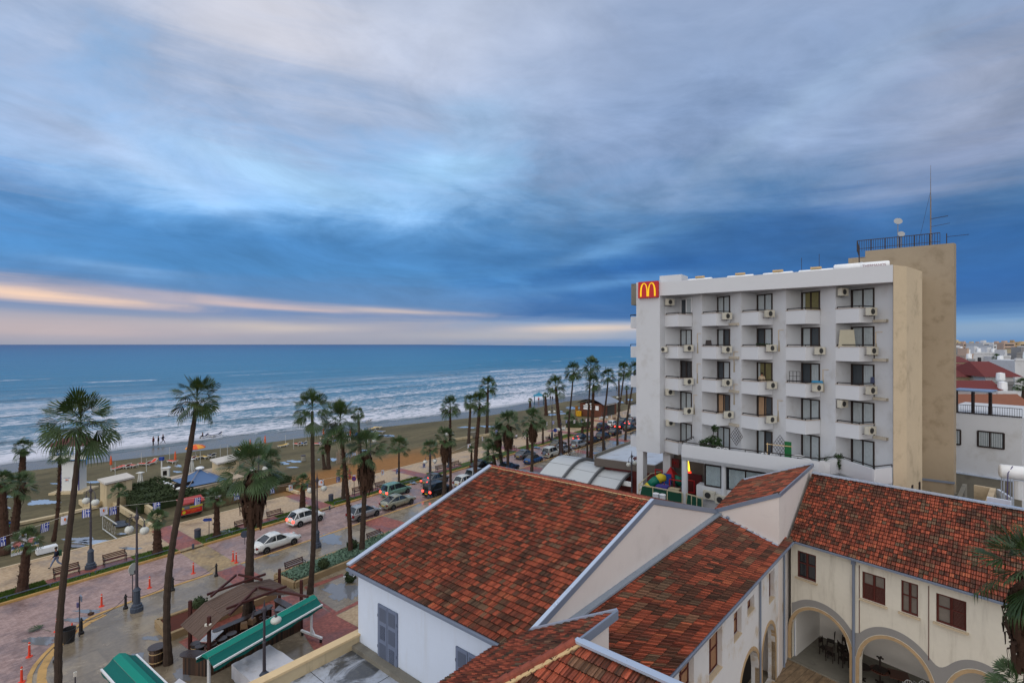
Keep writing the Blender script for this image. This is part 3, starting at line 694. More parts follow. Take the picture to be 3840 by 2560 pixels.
# holes measured on the wall plane, from photo readings (x,y source px)
def hb(x0, x1, ylow, ytop, arch=0.0):
    u0, u1 = sorted((u_on(x0, W0, bd, bn), u_on(x1, W0, bd, bn))); xm = (x0+x1)/2
    return [u0, u1, z_on(xm, ylow, W0, bn), z_on(xm, ytop, W0, bn), arch]
BH = [hb(2803, 2829, 2293, 2240), hb(2752, 2781, 2390, 2285), hb(2659, 2708, 2530, 2370), hb(2546, 2602, 2600, 2480), hb(2884, 2904, 2250, 2140)]
for h in BH: h[3] = min(h[3], 7.1); h[2] = max(h[2], 4.2)
ua = u_on(2858, W0, bd, bn); ub = u_on(2907, W0, bd, bn); BH.append([ua, ub, .02, 2.3, 1.55])
ua = u_on(2775, W0, bd, bn); ub = u_on(2846, W0, bd, bn); BH.append([ua, ub, .02, 2.2, 1.55])
ua2 = max(.3, ua-3.4); BH.append([ua2, ua-1.0, .02, 2.2, 1.3])
arch_wall(W0, W1, 7.72, BH, pm('m_wing_render', srgb(206, 204, 204), .8, .06, .5, bump=.1, dirt=srgb(176, 150, 108), dirt_amt=.75), .4, 'wall', hB, bn)
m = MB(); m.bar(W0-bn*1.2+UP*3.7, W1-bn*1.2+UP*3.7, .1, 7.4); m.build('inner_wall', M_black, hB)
m = MB()
m.prism([((W0-bn*.45).x, (W0-bn*.45).y), ((W1-bn*.45).x, (W1-bn*.45).y), (B_T1.x, B_T1.y), (B_T0.x, B_T0.y)], 7.0, 7.2); m.build('ceiling', M_white, hB)
for h in BH[:5]:
    a = W0+bd*h[0]-bn*.30; c = W0+bd*h[1]-bn*.30; m = MB()
    m.bar(a+UP*(h[2]+h[3])/2, c+UP*(h[2]+h[3])/2, .04, h[3]-h[2]); f = m.build('window', pm('m_brown_board', srgb(150, 112, 84), .8, .3, 5), hB)
    m = MB(); o_ = bn*.04; zt = h[3]-.03
    for k in (0, .5, 1): m.bar(a.lerp(c, k)+o_+UP*(h[2]+.02), a.lerp(c, k)+o_+UP*zt, .06, .05)
    for z in (h[2]+.03, (h[2]+h[3])/2, zt): m.bar(a+o_+UP*z, c+o_+UP*z, .05, .05)
    m.build('frame', M_maroon, f)
    m = MB(); m.bar(a+bn*.22+UP*(h[2]+.0), c+bn*.22+UP*(h[2]+.0), .22, .06); m.build('sill', M_kerbw, f)
def arch_trim(p0, X, N, h, mat, parent, w=.32, proud=.03, leg=True, name='arch_surround'):
    m = MB(); cx = (h[0]+h[1])/2; rw = (h[1]-h[0])/2; n = 18; pts = []
    for k in range(n+1):
        a = math.pi*k/n; pts.append((cx-math.cos(a)*rw, h[3]+math.sin(a)*h[4], cx-math.cos(a)*(rw+w), h[3]+math.sin(a)*(h[4]+w)))
    if leg: pts = [(h[0], h[2], h[0]-w, h[2])]+pts+[(h[1], h[2], h[1]+w, h[2])]
    Q = lambda u, z, d: Vector(p0)+X*u+N*d+UP*z
    for a, c in zip(pts[:-1], pts[1:]):
        m.add([Q(a[0], a[1], proud), Q(a[2], a[3], proud), Q(c[2], c[3], proud), Q(c[0], c[1], proud), Q(a[0], a[1], -.2), Q(a[2], a[3], -.01), Q(c[2], c[3], -.01), Q(c[0], c[1], -.2)], [[0, 1, 2, 3], [4, 0, 3, 7], [1, 5, 6, 2]])
    return m.build(name, mat, parent)
for h in BH[5:]: arch_trim(W0, bd, bn, h, M_stone, hB, .2)
m = MB(); m.bar(B_E0+bn*.05-UP*.03, B_E1+bn*.05-UP*.03, .12, .10); m.build('gutter', M_grey, hB)
m = MB(); m.bar(B_T0+bn*.16+UP*.07, B_T1+bn*.16+UP*.07, .30, .09); m.build('top_flashing', pm('m_dull_flashing', srgb(132, 142, 154), .45, .15, 1.5), hB)
for xx in (2846, 2936):
    q = W0+bd*u_on(xx, W0, bd, bn)+bn*.08; MB().tube([q+UP*.1, q+UP*7.5], .055, 8).build('downpipe', M_grey, hB)

# ---- D: small higher roof between the wings
hD = empty('corner_block', (18, 33, 0), 0, 'small higher corner block with pale gable walls and grey roof edge', 'house')
D0 = Vector((13.3, 32.75, 9.22)); D1 = Vector((16.13, 30.45, 10.92)); D2 = Vector((22.96, 38.5, 10.80)); D3 = Vector((17.2, 37.4, 9.9))
tiled('roof', D0+E1*.1, D3+E1*.1, D1, D2, hD, 34, 9, 12, red=1.1)
m = MB(); zb = 0; iD1 = D1-UP*.1; iD2 = D2-UP*.1; iD0 = D0-UP*.1; iD3 = D3-UP*.1
m.poly([Vector((iD0.x, iD0.y, 0)), Vector((iD1.x, iD1.y, 0)), iD1, iD0]); m.poly([Vector((iD1.x, iD1.y, 0)), Vector((iD2.x, iD2.y, 0)), iD2, iD1])
m.poly([Vector((iD2.x, iD2.y, 0)), Vector((iD3.x, iD3.y, 0)), iD3, iD2]); m.build('wall', M_pink, hD)
m = MB(); m.bar(D0-E2*.04, D1-E2*.04, .08, .24); m.bar(D1+n_*.05, D2+n_*.05, .08, .24); m.build('fascia', M_grey, hD)
m = MB(); m.bar(D3+UP*.1, D2+UP*.1, .16, .06); m.build('verge_flashing', M_zinc, hD)
def bz(p):   # height of wing B's roof above p
    w_ = (Vector((p.x, p.y, 0))-Vector((B_T1.x, B_T1.y, 0))).dot(bn); L_ = (Vector((B_E1.x, B_E1.y, 0))-Vector((B_T1.x, B_T1.y, 0))).dot(bn)
    return B_T1.z + (B_E1.z-B_T1.z)*w_/L_
fa = Vector((D0.x, D0.y, 0)); fb = Vector((D1.x, D1.y, 0)); fa.z = bz(fa)+.07; fb.z = bz(fb)+.07
m = MB(); m.bar(fa-E2*.12, fb-E2*.12, .2, .05); m.build('foot_flashing', M_zinc, hD)
m = MB(); q = on_plane(2722, 1922, D0-E2*.3, E2); m.lathe([(.10, -.05), (.12, 0), (.02, .05)], fa.lerp(fb, .2)-E2*.15+UP*.1, 10, axis=-E2); m.build('floodlight', M_grey, hD)

# ---- wing C: two storeys, arcade below
C_E0 = Vector((17.45, 31.75, 7.7)); C_dir = (Vector((23.07, 24.47, 7.7))-C_E0); C_dir.z = 0; C_dir.normalize()
C_L = 17.5; C_E1 = C_E0 + C_dir*C_L; C_n = Vector((-C_dir.y, C_dir.x, 0))
if C_n.y < 0: C_n = -C_n
cn = -C_n
C_R0 = Vector((22.2, 37.27, 10.42)); C_R1 = C_R0 + (Vector((29.4, 28.94, 10.42))-C_R0).normalized()*18.5
hC = empty('arcaded_house', (24, 28, 0), 0, 'old two-storey house with mottled red tile roof, brown shutters and stone arcade', 'house')
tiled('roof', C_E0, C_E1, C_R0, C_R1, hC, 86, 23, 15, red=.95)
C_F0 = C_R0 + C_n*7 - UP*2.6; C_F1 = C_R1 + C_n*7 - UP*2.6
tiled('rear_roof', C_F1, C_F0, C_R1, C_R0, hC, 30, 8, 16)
m = MB(); m.bar(C_R0+UP*.13, C_R1+UP*.13, .34, .09); m.build('ridge_cap', M_zinc, hC)
m = MB(); m.bar(C_E0+cn*.05-UP*.03, C_E1+cn*.05-UP*.03, .13, .10); m.build('gutter', M_grey, hC)
V0 = C_E0 - cn*.38; V0.z = 0; V1 = C_E1 - cn*.38; V1.z = 0
def hc(x0, x1, ylow, ytop, arch=0.0):
    xm = (x0+x1)/2; return [u_on(x0, V0, C_dir, cn), u_on(x1, V0, C_dir, cn), z_on(xm, ylow, V0, cn), z_on(xm, ytop, V0, cn), arch]
CW = [hc(2990, 3060, 2172, 2072), hc(3233, 3320, 2256, 2153), hc(3379, 3443, 2302, 2182), hc(3510, 3624, 2348, 2238)]
def ca(x0, x1, ytop, spring, x_top):
    u0, u1 = u_on(x0, V0, C_dir, cn), u_on(x1, V0, C_dir, cn); zt = z_on(x_top, ytop, V0, cn)
    return [u0, u1, .0, spring, zt-spring]
CA = [ca(2966, 3186, 2283, 1.9, 3045), ca(3222, 3497, 2387, 1.6, 3315), ca(3545, 3830, 2520, 1.2, 3660)]
arch_wall(V0, V1, 7.72, CW+CA, M_old, .45, 'wall', hC, cn)
for h in CA: arch_trim(V0, C_dir, cn, h, M_stone, hC, .17)
# grey cement band around the arches
M_band = pm('m_grey_cement', srgb(138, 136, 134), .9, .08, 1.5)
m = MB(); pts = []; n = 90; u_end = CA[2][1]+1
for k in range(n+1):
    u = u_end*k/n; z = 0
    for h in CA:
        cx = (h[0]+h[1])/2; rw = (h[1]-h[0])/2+.55; q = (u-cx)/rw
        if abs(q) < 1: z = max(z, h[3]+(h[4]+.62)*math.sqrt(1-q*q))
    pts.append((u, max(z, 3.15+.1*math.sin(u*3))))
pts = [(u, sum(pts[max(0, min(n, i+k))][1] for k in range(-2, 3))/5) for i, (u, z) in enumerate(pts)]
def low(u):
    z = 0
    for h in CA:
        cx = (h[0]+h[1])/2; rw = (h[1]-h[0])/2+.2; q = (u-cx)/rw
        if abs(q) < 1: z = max(z, h[3]+(h[4]+.2)*math.sqrt(1-q*q))
    return max(z, 1.6)
Q = lambda u, z, d: V0+C_dir*u+cn*d+UP*z
for a, c in zip(pts[:-1], pts[1:]): m.quad(Q(a[0], low(a[0]), .008), Q(c[0], low(c[0]), .008), Q(c[0], max(c[1], low(c[0])), .008), Q(a[0], max(a[1], low(a[0])), .008))
m.build('cement_band', M_band, hC)
# shuttered windows
M_louv = pm('m_louvre', srgb(78, 66, 60), .6, .2, 5); M_pane = pm('m_dusty_pane', srgb(120, 112, 104), .35, .25, 4)
for wi, h in enumerate(CW):
    a = V0+C_dir*h[0]-cn*.10; c = V0+C_dir*h[1]-cn*.10; z0, z1 = h[2], h[3]; m = MB()
    m.bar(a-cn*.1+UP*(z0+z1)/2, c-cn*.1+UP*(z0+z1)/2, .03, z1-z0); f = m.build('window', M_louv, hC)
    m = MB()
    for k in (0.03, .5, .97): m.bar(a.lerp(c, k)+UP*z0, a.lerp(c, k)+UP*z1, .09, .07)
    for z in (z0+.04, z1-.04): m.bar(a+UP*z, c+UP*z, .07, .09)
    zm = z0+(z1-z0)*.55
    m.bar(a+UP*zm, c+UP*zm, .05, .06); m.build('frame', M_maroon, f)
    m = MB()
    for side in (0, 1):
        lou = (wi == 3 and side == 1) or (wi == 1)
        aa = a.lerp(c, .06+.5*side); bb = a.lerp(c, .44+.5*side)
        if lou:
            n = int((z1-z0)/.07)
            for k in range(n):
                if wi == 1 and k > n*.5: continue
                z = z0+.08+(z1-z0-.16)*k/n; m.bar(aa-cn*.03+UP*z, bb-cn*.03+UP*z, .05, .03)
    if m.v: m.build('louvres', M_maroon, f)
    m = MB()
    for side in (0, 1):
        aa = a.lerp(c, .06+.5*side)-cn*.06; bb = a.lerp(c, .44+.5*side)-cn*.06
        m.quad(aa+UP*(z0+.08), bb+UP*(z0+.08), bb+UP*(z1-.08), aa+UP*(z1-.08))
    m.build('pane', M_pane if wi != 0 else M_glassd, f)
    m = MB(); m.bar(a+cn*.14-C_dir*.1+UP*(z0-.05), c+cn*.14+C_dir*.1+UP*(z0-.05), .26, .08); m.build('sill', M_kerbw, f)
m = MB()
for xx in (3203,): 
    q = V0+C_dir*u_on(xx, V0, C_dir, cn)+cn*.10; m.tube([q+UP*.1, q+UP*7.5], .075, 8); m.box(q+UP*7.4, (.2, .2, .25), C_dir)
m.build('downpipe', M_grey, hC)
for xx in (3223, 3483):
    q = V0+C_dir*u_on(xx, V0, C_dir, cn)+cn*.02; MB().tube([q+UP*3.4, q+UP*7.3], .018, 5).build('cable', M_maroon, hC)
# arcade interior
m = MB(); bk = V0-cn*4.2; bk1 = V1-cn*4.2
m.bar(bk-C_dir*.5+UP*3.7, bk1+UP*3.7, .1, 7.4); m.bar(V0-C_dir*.0-cn*.5+UP*3.7, bk+UP*3.7, .1, 7.4); m.build('inner_wall', pm('m_inner_white', srgb(196, 192, 186), .85, .08, .5), hC)
m = MB(); m.prism([(v.x, v.y) for v in (V0-cn*.46, V1-cn*.46, bk1, bk)], 4.35, 4.5); m.build('arcade_ceiling', M_white, hC)
m = MB(); m.prism([(v.x, v.y) for v in (V0-C_dir*.2+cn*.1, V1+cn*.1, bk1, bk-C_dir*.2)], .0, .09); m.build('arcade_floor', M_conc, hC)
m = MB(); Vg = V1; m.poly([V0-cn*.4, V0-cn*4.3, V0-cn*4.3+UP*7.0, V0-cn*.4+UP*7.6]); m.build('end_wall', M_white, hC)
# courtyard floor of long boards
Mb, nt, bs = new_mat('m_deck_boards'); b = NB(nt); p = b.pos(); x, y, z = b.xyz(p)
u = b.m('ADD', b.m('MULTIPLY', x, bd.x*.0+C_n.x), b.m('MULTIPLY', y, C_n.y)); u2 = b.m('ADD', b.m('MULTIPLY', x, C_dir.x), b.m('MULTIPLY', y, C_dir.y))
fr = b.m('FRACT', b.m('DIVIDE', u2, .42)); line = b.m('MAXIMUM', b.ss(fr, .06, .0), b.ss(fr, .94, 1.0)); n1 = b.noise(b.comb(b.m('MULTIPLY', u2, 3), u, 0), 1.2, 6, .65)
c = b.mix(b.ss(n1, .3, .7), srgb(150, 126, 98), srgb(104, 86, 66)); c = b.mix(b.m('MULTIPLY', line, .8), c, (.03, .024, .018, 1)); nt.links.new(c, bs.inputs['Base Color']); bs.inputs['Roughness'].default_value = .55
g0_ = W1 + Vector((0, 0, 0))
flat('courtyard', [W0-bn*.3, W1-bn*.3, V0+cn*.05, V1+cn*.05, V1+cn*16, W0+cn*14], .004, Mb)
st_m = MB()
for k, (ww, zz) in enumerate(((1.3, .16), (1.3, .32))):
    q = W0+bd*((BH[5][0]+BH[5][1])/2)+bn*(.55-.28*k); st_m.box(q+UP*zz/2, (ww, .6-.1*k, zz), bd)
o = st_m.build('stone_step', M_stone); tag(o, 'worn stone steps below the small arch in the courtyard corner', 'step')
# stored tables and chairs in the arcade
M_dkwood = pm('m_dark_wood', (.018, .011, .009), .5, .3, 6); M_redwood = pm('m_red_wood', (.075, .028, .018), .4, .3, 6)
def table(p, r, h, round_, rz, label, mat, flip=False):
    t = empty('table', p, rz, label, 'table', 'tables stored in the arcade'); m = MB()
    if round_: m.lathe([(r, 0), (r, .04)], (0, 0, h), 24)
    else: m.box((0, 0, h+.02), (2*r, 2*r, .04)); 
    m.build('tabletop', mat, t, world=False)
    m = MB(); m.tube([(0, 0, .05), (0, 0, h)], .045, 8); m.build('pedestal', M_dkwood, t, world=False)
    m = MB(); m.box((0, 0, .04), (1.1*r, .08, .06)); m.box((0, 0, .041), (.08, 1.1*r, .06)); m.build('base', M_dkwood, t, world=False)
    if flip: t.rotation_euler = (R(180), 0, rz); t.location = Vector(p)+UP*(h+.045)*1.0
    return t
def CP(x, y, z=.09): return gp(x, y, z)
table(CP(3300, 2560), .5, .75, True, .3, 'round reddish table with an upturned table on top, under the middle arch', M_redwood)
tt = table(CP(3300, 2560)+UP*.80, .32, .7, False, .6, 'upside-down table resting on the round table, legs in the air', M_dkwood, flip=True)
table(CP(3370, 2580), .48, .75, False, -.5, 'square reddish table beside the white wire chairs', M_redwood)
table(CP(3232, 2545), .45, .75, True, .1, 'dark round table against the middle pier', M_dkwood)
def dchair(p, rz, label, grp='dark chairs stored in the arcade', mat=M_dkwood, zup=0):
    t = empty('chair', Vector(p)+UP*zup, rz, label, 'chair', grp); m = MB(); m.box((0, 0, .45), (.42, .42, .05)); m.build('seat', mat, t, world=False)
    m = MB(); m.box((0, .2, .85), (.36, .03, .28)); m.bar((-.19, .2, .45), (-.19, .24, 1.05), .04); m.bar((.19, .2, .45), (.19, .24, 1.05), .04); m.build('backrest', mat, t, world=False)
    for x_ in (-.19, .19):
        for y_ in (-.19, .19): MB().bar((x_, y_, 0), (x_, y_, .44), .04).build('leg', mat, t, world=False)
    return t
base = CP(3130, 2470)
dl = ['dark wooden chair nearest the left pier of the first arch', 'dark wooden chair at the back of the first arch stack', 'dark wooden chair at the front of the first arch row', 'dark wooden chair beside the downpipe pier', 'dark wooden chair stacked on top in the first arch', 'dark wooden chair stacked highest in the first arch']
for k, (a_, b_, zz) in enumerate(((0, 0, 0), (.9, .5, 0), (.5, -.4, 0), (1.2, -.3, 0), (.3, .2, .5), (1.0, .1, .5))):
    dchair(base+C_dir*(a_-.6)-cn*b_, .5+.9*k, dl[k], zup=zz)
tb = table(base+C_dir*.2-cn*1.2, .55, .75, True, 0, 'large dark round table tipped among the chairs in the first arch', M_dkwood)
tb.rotation_euler = (R(72), 0, .4); tb.location = Vector(tb.location)+UP*.55
M_wire = pm('m_white_wire', srgb(205, 208, 206), .5, .1, 3)
def wchair(p, rz, label):
    t = empty('wire_chair', p, rz, label, 'chair', 'white wire garden chairs'); m = MB()
    m.lathe([(.2, 0), (.21, .02), (.2, .03)], (0, 0, .45), 16); m.build('seat', M_wire, t, world=False)
    m = MB(); arc = [(math.cos(a)*.24, .18+.06*math.sin(a), .45+.48*math.sin(a)) for a in [math.pi*k/14 for k in range(15)]]
    m.tube(arc, .014, 6)
    for q in (-.12, -.04, .04, .12): m.tube([(q, .19, .47), (q*1.1, .23, .45+.46*math.sqrt(1-(q/.24)**2))], .009, 5)
    m.tube([(-.24, .15, .66), (-.26, -.1, .66), (-.22, -.18, .46)], .013, 6); m.tube([(.24, .15, .66), (.26, -.1, .66), (.22, -.18, .46)], .013, 6)
    m.build('backrest', M_wire, t, world=False)
    for x_ in (-.18, .18):
        for y_ in (-.17, .17): MB().tube([(x_*1.1, y_*1.1, 0), (x_, y_, .45)], .012, 6).build('leg', M_wire, t, world=False)
    return t
for k, (x_, y_) in enumerate(((3405, 2600), (3450, 2600), (3395, 2640), (3440, 2645))):
    wchair(CP(x_, y_), 2.6+.4*k, 'white wire chair, ' + ['back left', 'back right', 'front left', 'front right'][k] + ' of the group under the middle arch')

# ---- E: nearest small hipped roof
hE = empty('porch_block', (1, 13, 0), 0, 'nearest small hipped tile roof with tan mortar hip at the frame bottom', 'house')
X0 = Vector((.69, 17.85, 9.84)); X1 = Vector((3.24, 15.7, 11.64)); X2 = Vector((1.76, 14.07, 11.64))
Lo0 = Vector((-.43, 17.9, 9.35)) + E1*.0; sl_ = (X1-X0)      # slope direction (from low to high)
# left plane: eave along E2, ridge X1-X2, hip X2 -> H
H1 = Vector((-.24, 13.32, 11.06)); hipd = (H1-X2); H2 = X2 + hipd*3.4
w_low = .95
EL0 = X0 + E1*w_low - UP*(.548*w_low); EL1 = EL0 - E2*9.0
RR0 = X1; RR1 = X1 - E2*9.0*1.0
def clipE(u, v):     # drop tiles beyond the hip on the left plane
    p = EL0.lerp(EL1, u).lerp(RR0.lerp(RR1, u), v); q = p - X2; dh = Vector((hipd.x, hipd.y, 0))
    return (dh.x*q.y - dh.y*q.x) < 0.02
tiled('left_roof', EL1, EL0, RR1, RR0, hE, 45, 14, 21, clip=lambda u, v: clipE(1-u, v), red=1.25)
# right plane faces the camera side: top along -E1 from X2
T0 = X2; T1 = X2 - E1*9; G0 = X2 + E1*6 ; dn_ = -E2*6 - UP*(6*.31)
def clipF(u, v):
    p = (G0+dn_).lerp(T1+dn_, u).lerp(G0.lerp(T1, u), v); q = p - X2; dh = Vector((hipd.x, hipd.y, 0))
    return (dh.x*q.y - dh.y*q.x) > -.02
tiled('right_roof', G0+dn_, T1+dn_, G0, T1, hE, 75, 18, 22, clip=clipF, red=1.1, run=1.0)
m = MB(); k = 0; Ln = (H2-X2).length; nn = int(Ln/.34)
for k in range(nn):
    a = X2.lerp(H2, k/nn); c = X2.lerp(H2, (k+1.1)/nn); m.tube([c+UP*.05, a+UP*.08], [.105, .12], 8)
m.build('hip_tiles', MATS['m_ridge_clay'], hE)
hs = Vector((hipd.y, -hipd.x, 0)).normalized()
m = MB(); rr = random.Random(4)
for k in range(nn*3):
    a = X2.lerp(H2, k/(nn*3)); m.box(a-hs*(.15+rr.uniform(-.015, .015))+UP*(.035+rr.uniform(0, .015)), (Ln/nn/3*1.25, .13, .05), hipd)
m.build('hip_mortar', M_mortar, hE)
m = MB(); m.bar(X0+UP*.10, X1+UP*.10, .15, .06); m.build('verge_flashing', M_zinc, hE)
m = MB(); m.bar(X1-UP*.02+n_*.05, X2-UP*.02+n_*.05, .07, .27); m.build('fascia', M_grey, hE)
m = MB(); m.bar(T0+UP*.12+E2*.02, T1+UP*.12+E2*.02, .20, .07); m.bar(T0+UP*.06+E2*.2, T1+UP*.06+E2*.2, .12, .06); m.build('ridge_cap', M_zinc, hE)
m = MB(); yy = Vector((X1.x, X1.y, 0))
x1b = on_plane(2283, 2400, X1-n_*.05, n_); 
for a, c, za, zc in ((X2, Vector((x1b.x, x1b.y, 11.5)), 11.52, 11.52),):
    m.poly([Vector((a.x, a.y, 8.5)), Vector((c.x, c.y, 8.5)), Vector((c.x, c.y, 11.54)), Vector((a.x, a.y, 11.54))])
c_ = Vector((x1b.x, x1b.y, 0)); d_ = c_ + E1*3.2
m.poly([Vector((c_.x, c_.y, 8.5)), Vector((d_.x, d_.y, 8.5)), Vector((d_.x, d_.y, 9.75)), Vector((c_.x, c_.y, 11.52))])
q = T1; m.poly([Vector((X2.x, X2.y, 8.0))+E2*.15, Vector((q.x, q.y, 8.0))+E2*.15, Vector((q.x, q.y, 11.6))+E2*.15, Vector((X2.x, X2.y, 11.6))+E2*.15])
lw0 = EL0-E1*.3; lw1 = EL1-E1*.3
m.poly([Vector((lw0.x, lw0.y, 5.8)), Vector((lw1.x, lw1.y, 5.8)), Vector((lw1.x, lw1.y, lw1.z)), Vector((lw0.x, lw0.y, lw0.z))])
m.build('wall', M_pink, hE)
# ---------------------------------------------------------------- hotel block
HA = Vector((.8023, -.597, 0)); HN = Vector((-.597, -.8023, 0))          # along the front (rightwards), outward
def ln_plane(x, c): 
    k = (x-CX)/FO; Y = c/(.597*k+.8023); return Vector((k*Y, Y, 0))
C0 = 49.17
M_hot = pm('m_hotel_white', srgb(192, 194, 198), .8, .04, .3, bump=.04, dirt=srgb(150, 144, 134), dirt_amt=.3)
M_hot2 = pm('m_hotel_white_clean', srgb(198, 200, 204), .8, .035, .35)
M_beige = pm('m_beige_render', srgb(198, 180, 152), .85, .12, .35, bump=.08, dirt=srgb(128, 112, 90), dirt_amt=.4)
M_beige2 = pm('m_tower_render', srgb(154, 140, 120), .85, .10, .3, bump=.08, dirt=srgb(112, 98, 76), dirt_amt=.5)
M_rail = pm('m_black_rail', (.018, .012, .012), .45, .1, 4)
M_frame = pm('m_brown_frame', (.028, .018, .016), .5, .2, 4)
M_curt = pm('m_curtain', srgb(160, 168, 172), .8, .22, 5)
M_curt2 = pm('m_warm_curtain', srgb(170, 140, 112), .8, .2, 5)
M_vglass = pm('m_window_glass', (.03, .04, .05), .08, .1, 1, spec=.9)
M_lit = pm('m_lit_room', srgb(96, 92, 66), .8, .5, 3, emit=(srgb(150, 140, 80), .05))
M_ac = pm('m_ac_casing', srgb(190, 186, 172), .6, .08, 3, dirt=(.2, .15, .1), dirt_amt=.4)
M_acg = pm('m_ac_grille', (.03, .03, .03), .5, .1, 4)
hH = empty('hotel', (22, 46, 0), 0, 'white six-storey hotel block with saw-toothed balconies and beige end wall', 'hotel')
ZP = [22.89-3.09*r for r in range(5)]        # parapet tops of the five balcony rows
ZT, ZB = 26.08, 24.76                         # roof band
TX = [2493.6, 2631.6, 2780, 2946.7, 3133.4, 3348.6]
TP = [ln_plane(x, C0) for x in TX]
bI = (1.0, -1.75); bK = (1.54, .73); bD = (2.45, -.73); tops = []
def bp(T, ab, z=0): return T + HA*ab[0] + HN*ab[1] + UP*z
# walls: saw-tooth run from the podium level up
m = MB(); ZLO = 9.0
side = MB()
path = []
for i in range(5):
    T = TP[i]; path += [T, bp(T, bI)]
path.append(TP[5])
for a, c in zip(path[:-1], path[1:]): m.quad(a+UP*ZLO, c+UP*ZLO, c+UP*ZT, a+UP*ZT)
# back / roof
B0 = TP[0]-HN*11; B5 = TP[5]-HN*11
m.prism([(v.x, v.y) for v in path+[B5, B0]], ZT-1.0, ZT-.9)
m.build('wall', M_hot, hH)
# left block (stairs) - proud of the balconies
LB = [ln_plane(2386, 48.27), ln_plane(2474.5, 48.27)]
L3 = TP[0]; m = MB()
m.prism([(v.x, v.y) for v in (LB[0], LB[1], L3, TP[0]-HN*11, LB[0]-HN*12)], 9.3, ZT-.15); m.build('stair_block', M_hot, hH)
# roof band
b0 = ln_plane(2474.5, 48.27)+HN*.01; b1 = ln_plane(3348.6, 48.27)
m = MB(); m.prism([(v.x, v.y) for v in (b0, b1, b1-HN*.3, b0-HN*.3)], ZB, ZT)
m.prism([(v.x, v.y) for v in (b0-HN*.3, b1-HN*.3, TP[5]-HN*2, TP[0]-HN*2)], ZB, ZB+.2)
m.build('roof_parapet', M_hot2, hH)
m = MB(); m.bar(LB[0]-HN*.15+UP*ZT, LB[1]-HN*.15+UP*ZT, .3, .3)
m.build('corner_parapet', M_hot2, hH)
# beige end wall
bw = [b1+HA*.0, Vector((30.7, 39.2, 0)), Vector((34.1, 41.9, 0)), Vector((34.1, 41.9, 0))-HN*8, TP[4]-HN*9]
m = MB(); m.prism([(v.x, v.y) for v in (b1+HA*.02-HN*.02, bw[1], bw[2], bw[3], b1-HN*10)], 0, ZT-.02); m.build('end_wall', M_beige, hH)
m = MB()
for x_, y_ in ((3420, 1834), (3447, 1822)):
    q = on_plane(x_, y_, bw[1], Vector((.62, -.78, 0))); m.box(q+Vector((.0, -.02, 0)), (.35, .08, .7), bw[2]-bw[1])
m.build('end_window', M_frame, hH)
# stair/lift tower behind
q0 = Vector((37.7, 43, 0)); dirT = Vector((-.8023, .597, 0)); q1 = q0 + dirT*6.2; nT = Vector((.597, .8023, 0))
ch = q0 + Vector((.783, .622, 0))*.85; m = MB()
m.prism([(v.x, v.y) for v in (q1, q0, ch, ch+nT*5+dirT*1, q1+nT*5)], 0, 28.65); m.build('tower', M_beige2, hH)
m = MB(); st0 = q1+dirT*.9
m.prism([(v.x, v.y) for v in (q1+dirT*1.3, q1, q1+nT*4, q1+nT*4+dirT*1.3)], 20, 28.1); m.build('tower_step', M_beige2, hH)
m = MB(); m.bar(q0+Vector((.03, -.05, 8.2)), q1+Vector((-.02, -.05, 8.2)), .14, .18); m.build('cable_tray', M_grey, hH)
# railing on top of the tower
M_railg = pm('m_rust_rail', srgb(58, 52, 56), .6, .2, 4)
rl = empty('roof_railing', (35, 45, 28.6), 0, 'rusty metal railing round the top of the tower', 'railing'); m = MB(); a = q1+dirT*.6+UP*28.65; c = q0-nT*-.1+dirT*.9+UP*28.65
m.bar(a+UP*1.0, c+UP*1.0, .06); m.bar(a+UP*.25, c+UP*.25, .04); m.build('rail', M_railg, rl)
m = MB(); n = 34
for k in range(n+1): m.bar(a.lerp(c, k/n)+UP*.02, a.lerp(c, k/n)+UP*1.0, .025 if k % 6 else .07)
m.bar(a, a+nT*4, .001); m.bar(a+UP*1.0, a+nT*4+UP*1.0, .05)
for k in range(12): m.bar(a+nT*(k/3), a+nT*(k/3)+UP*1, .025)
m.build('balusters', M_railg, rl)
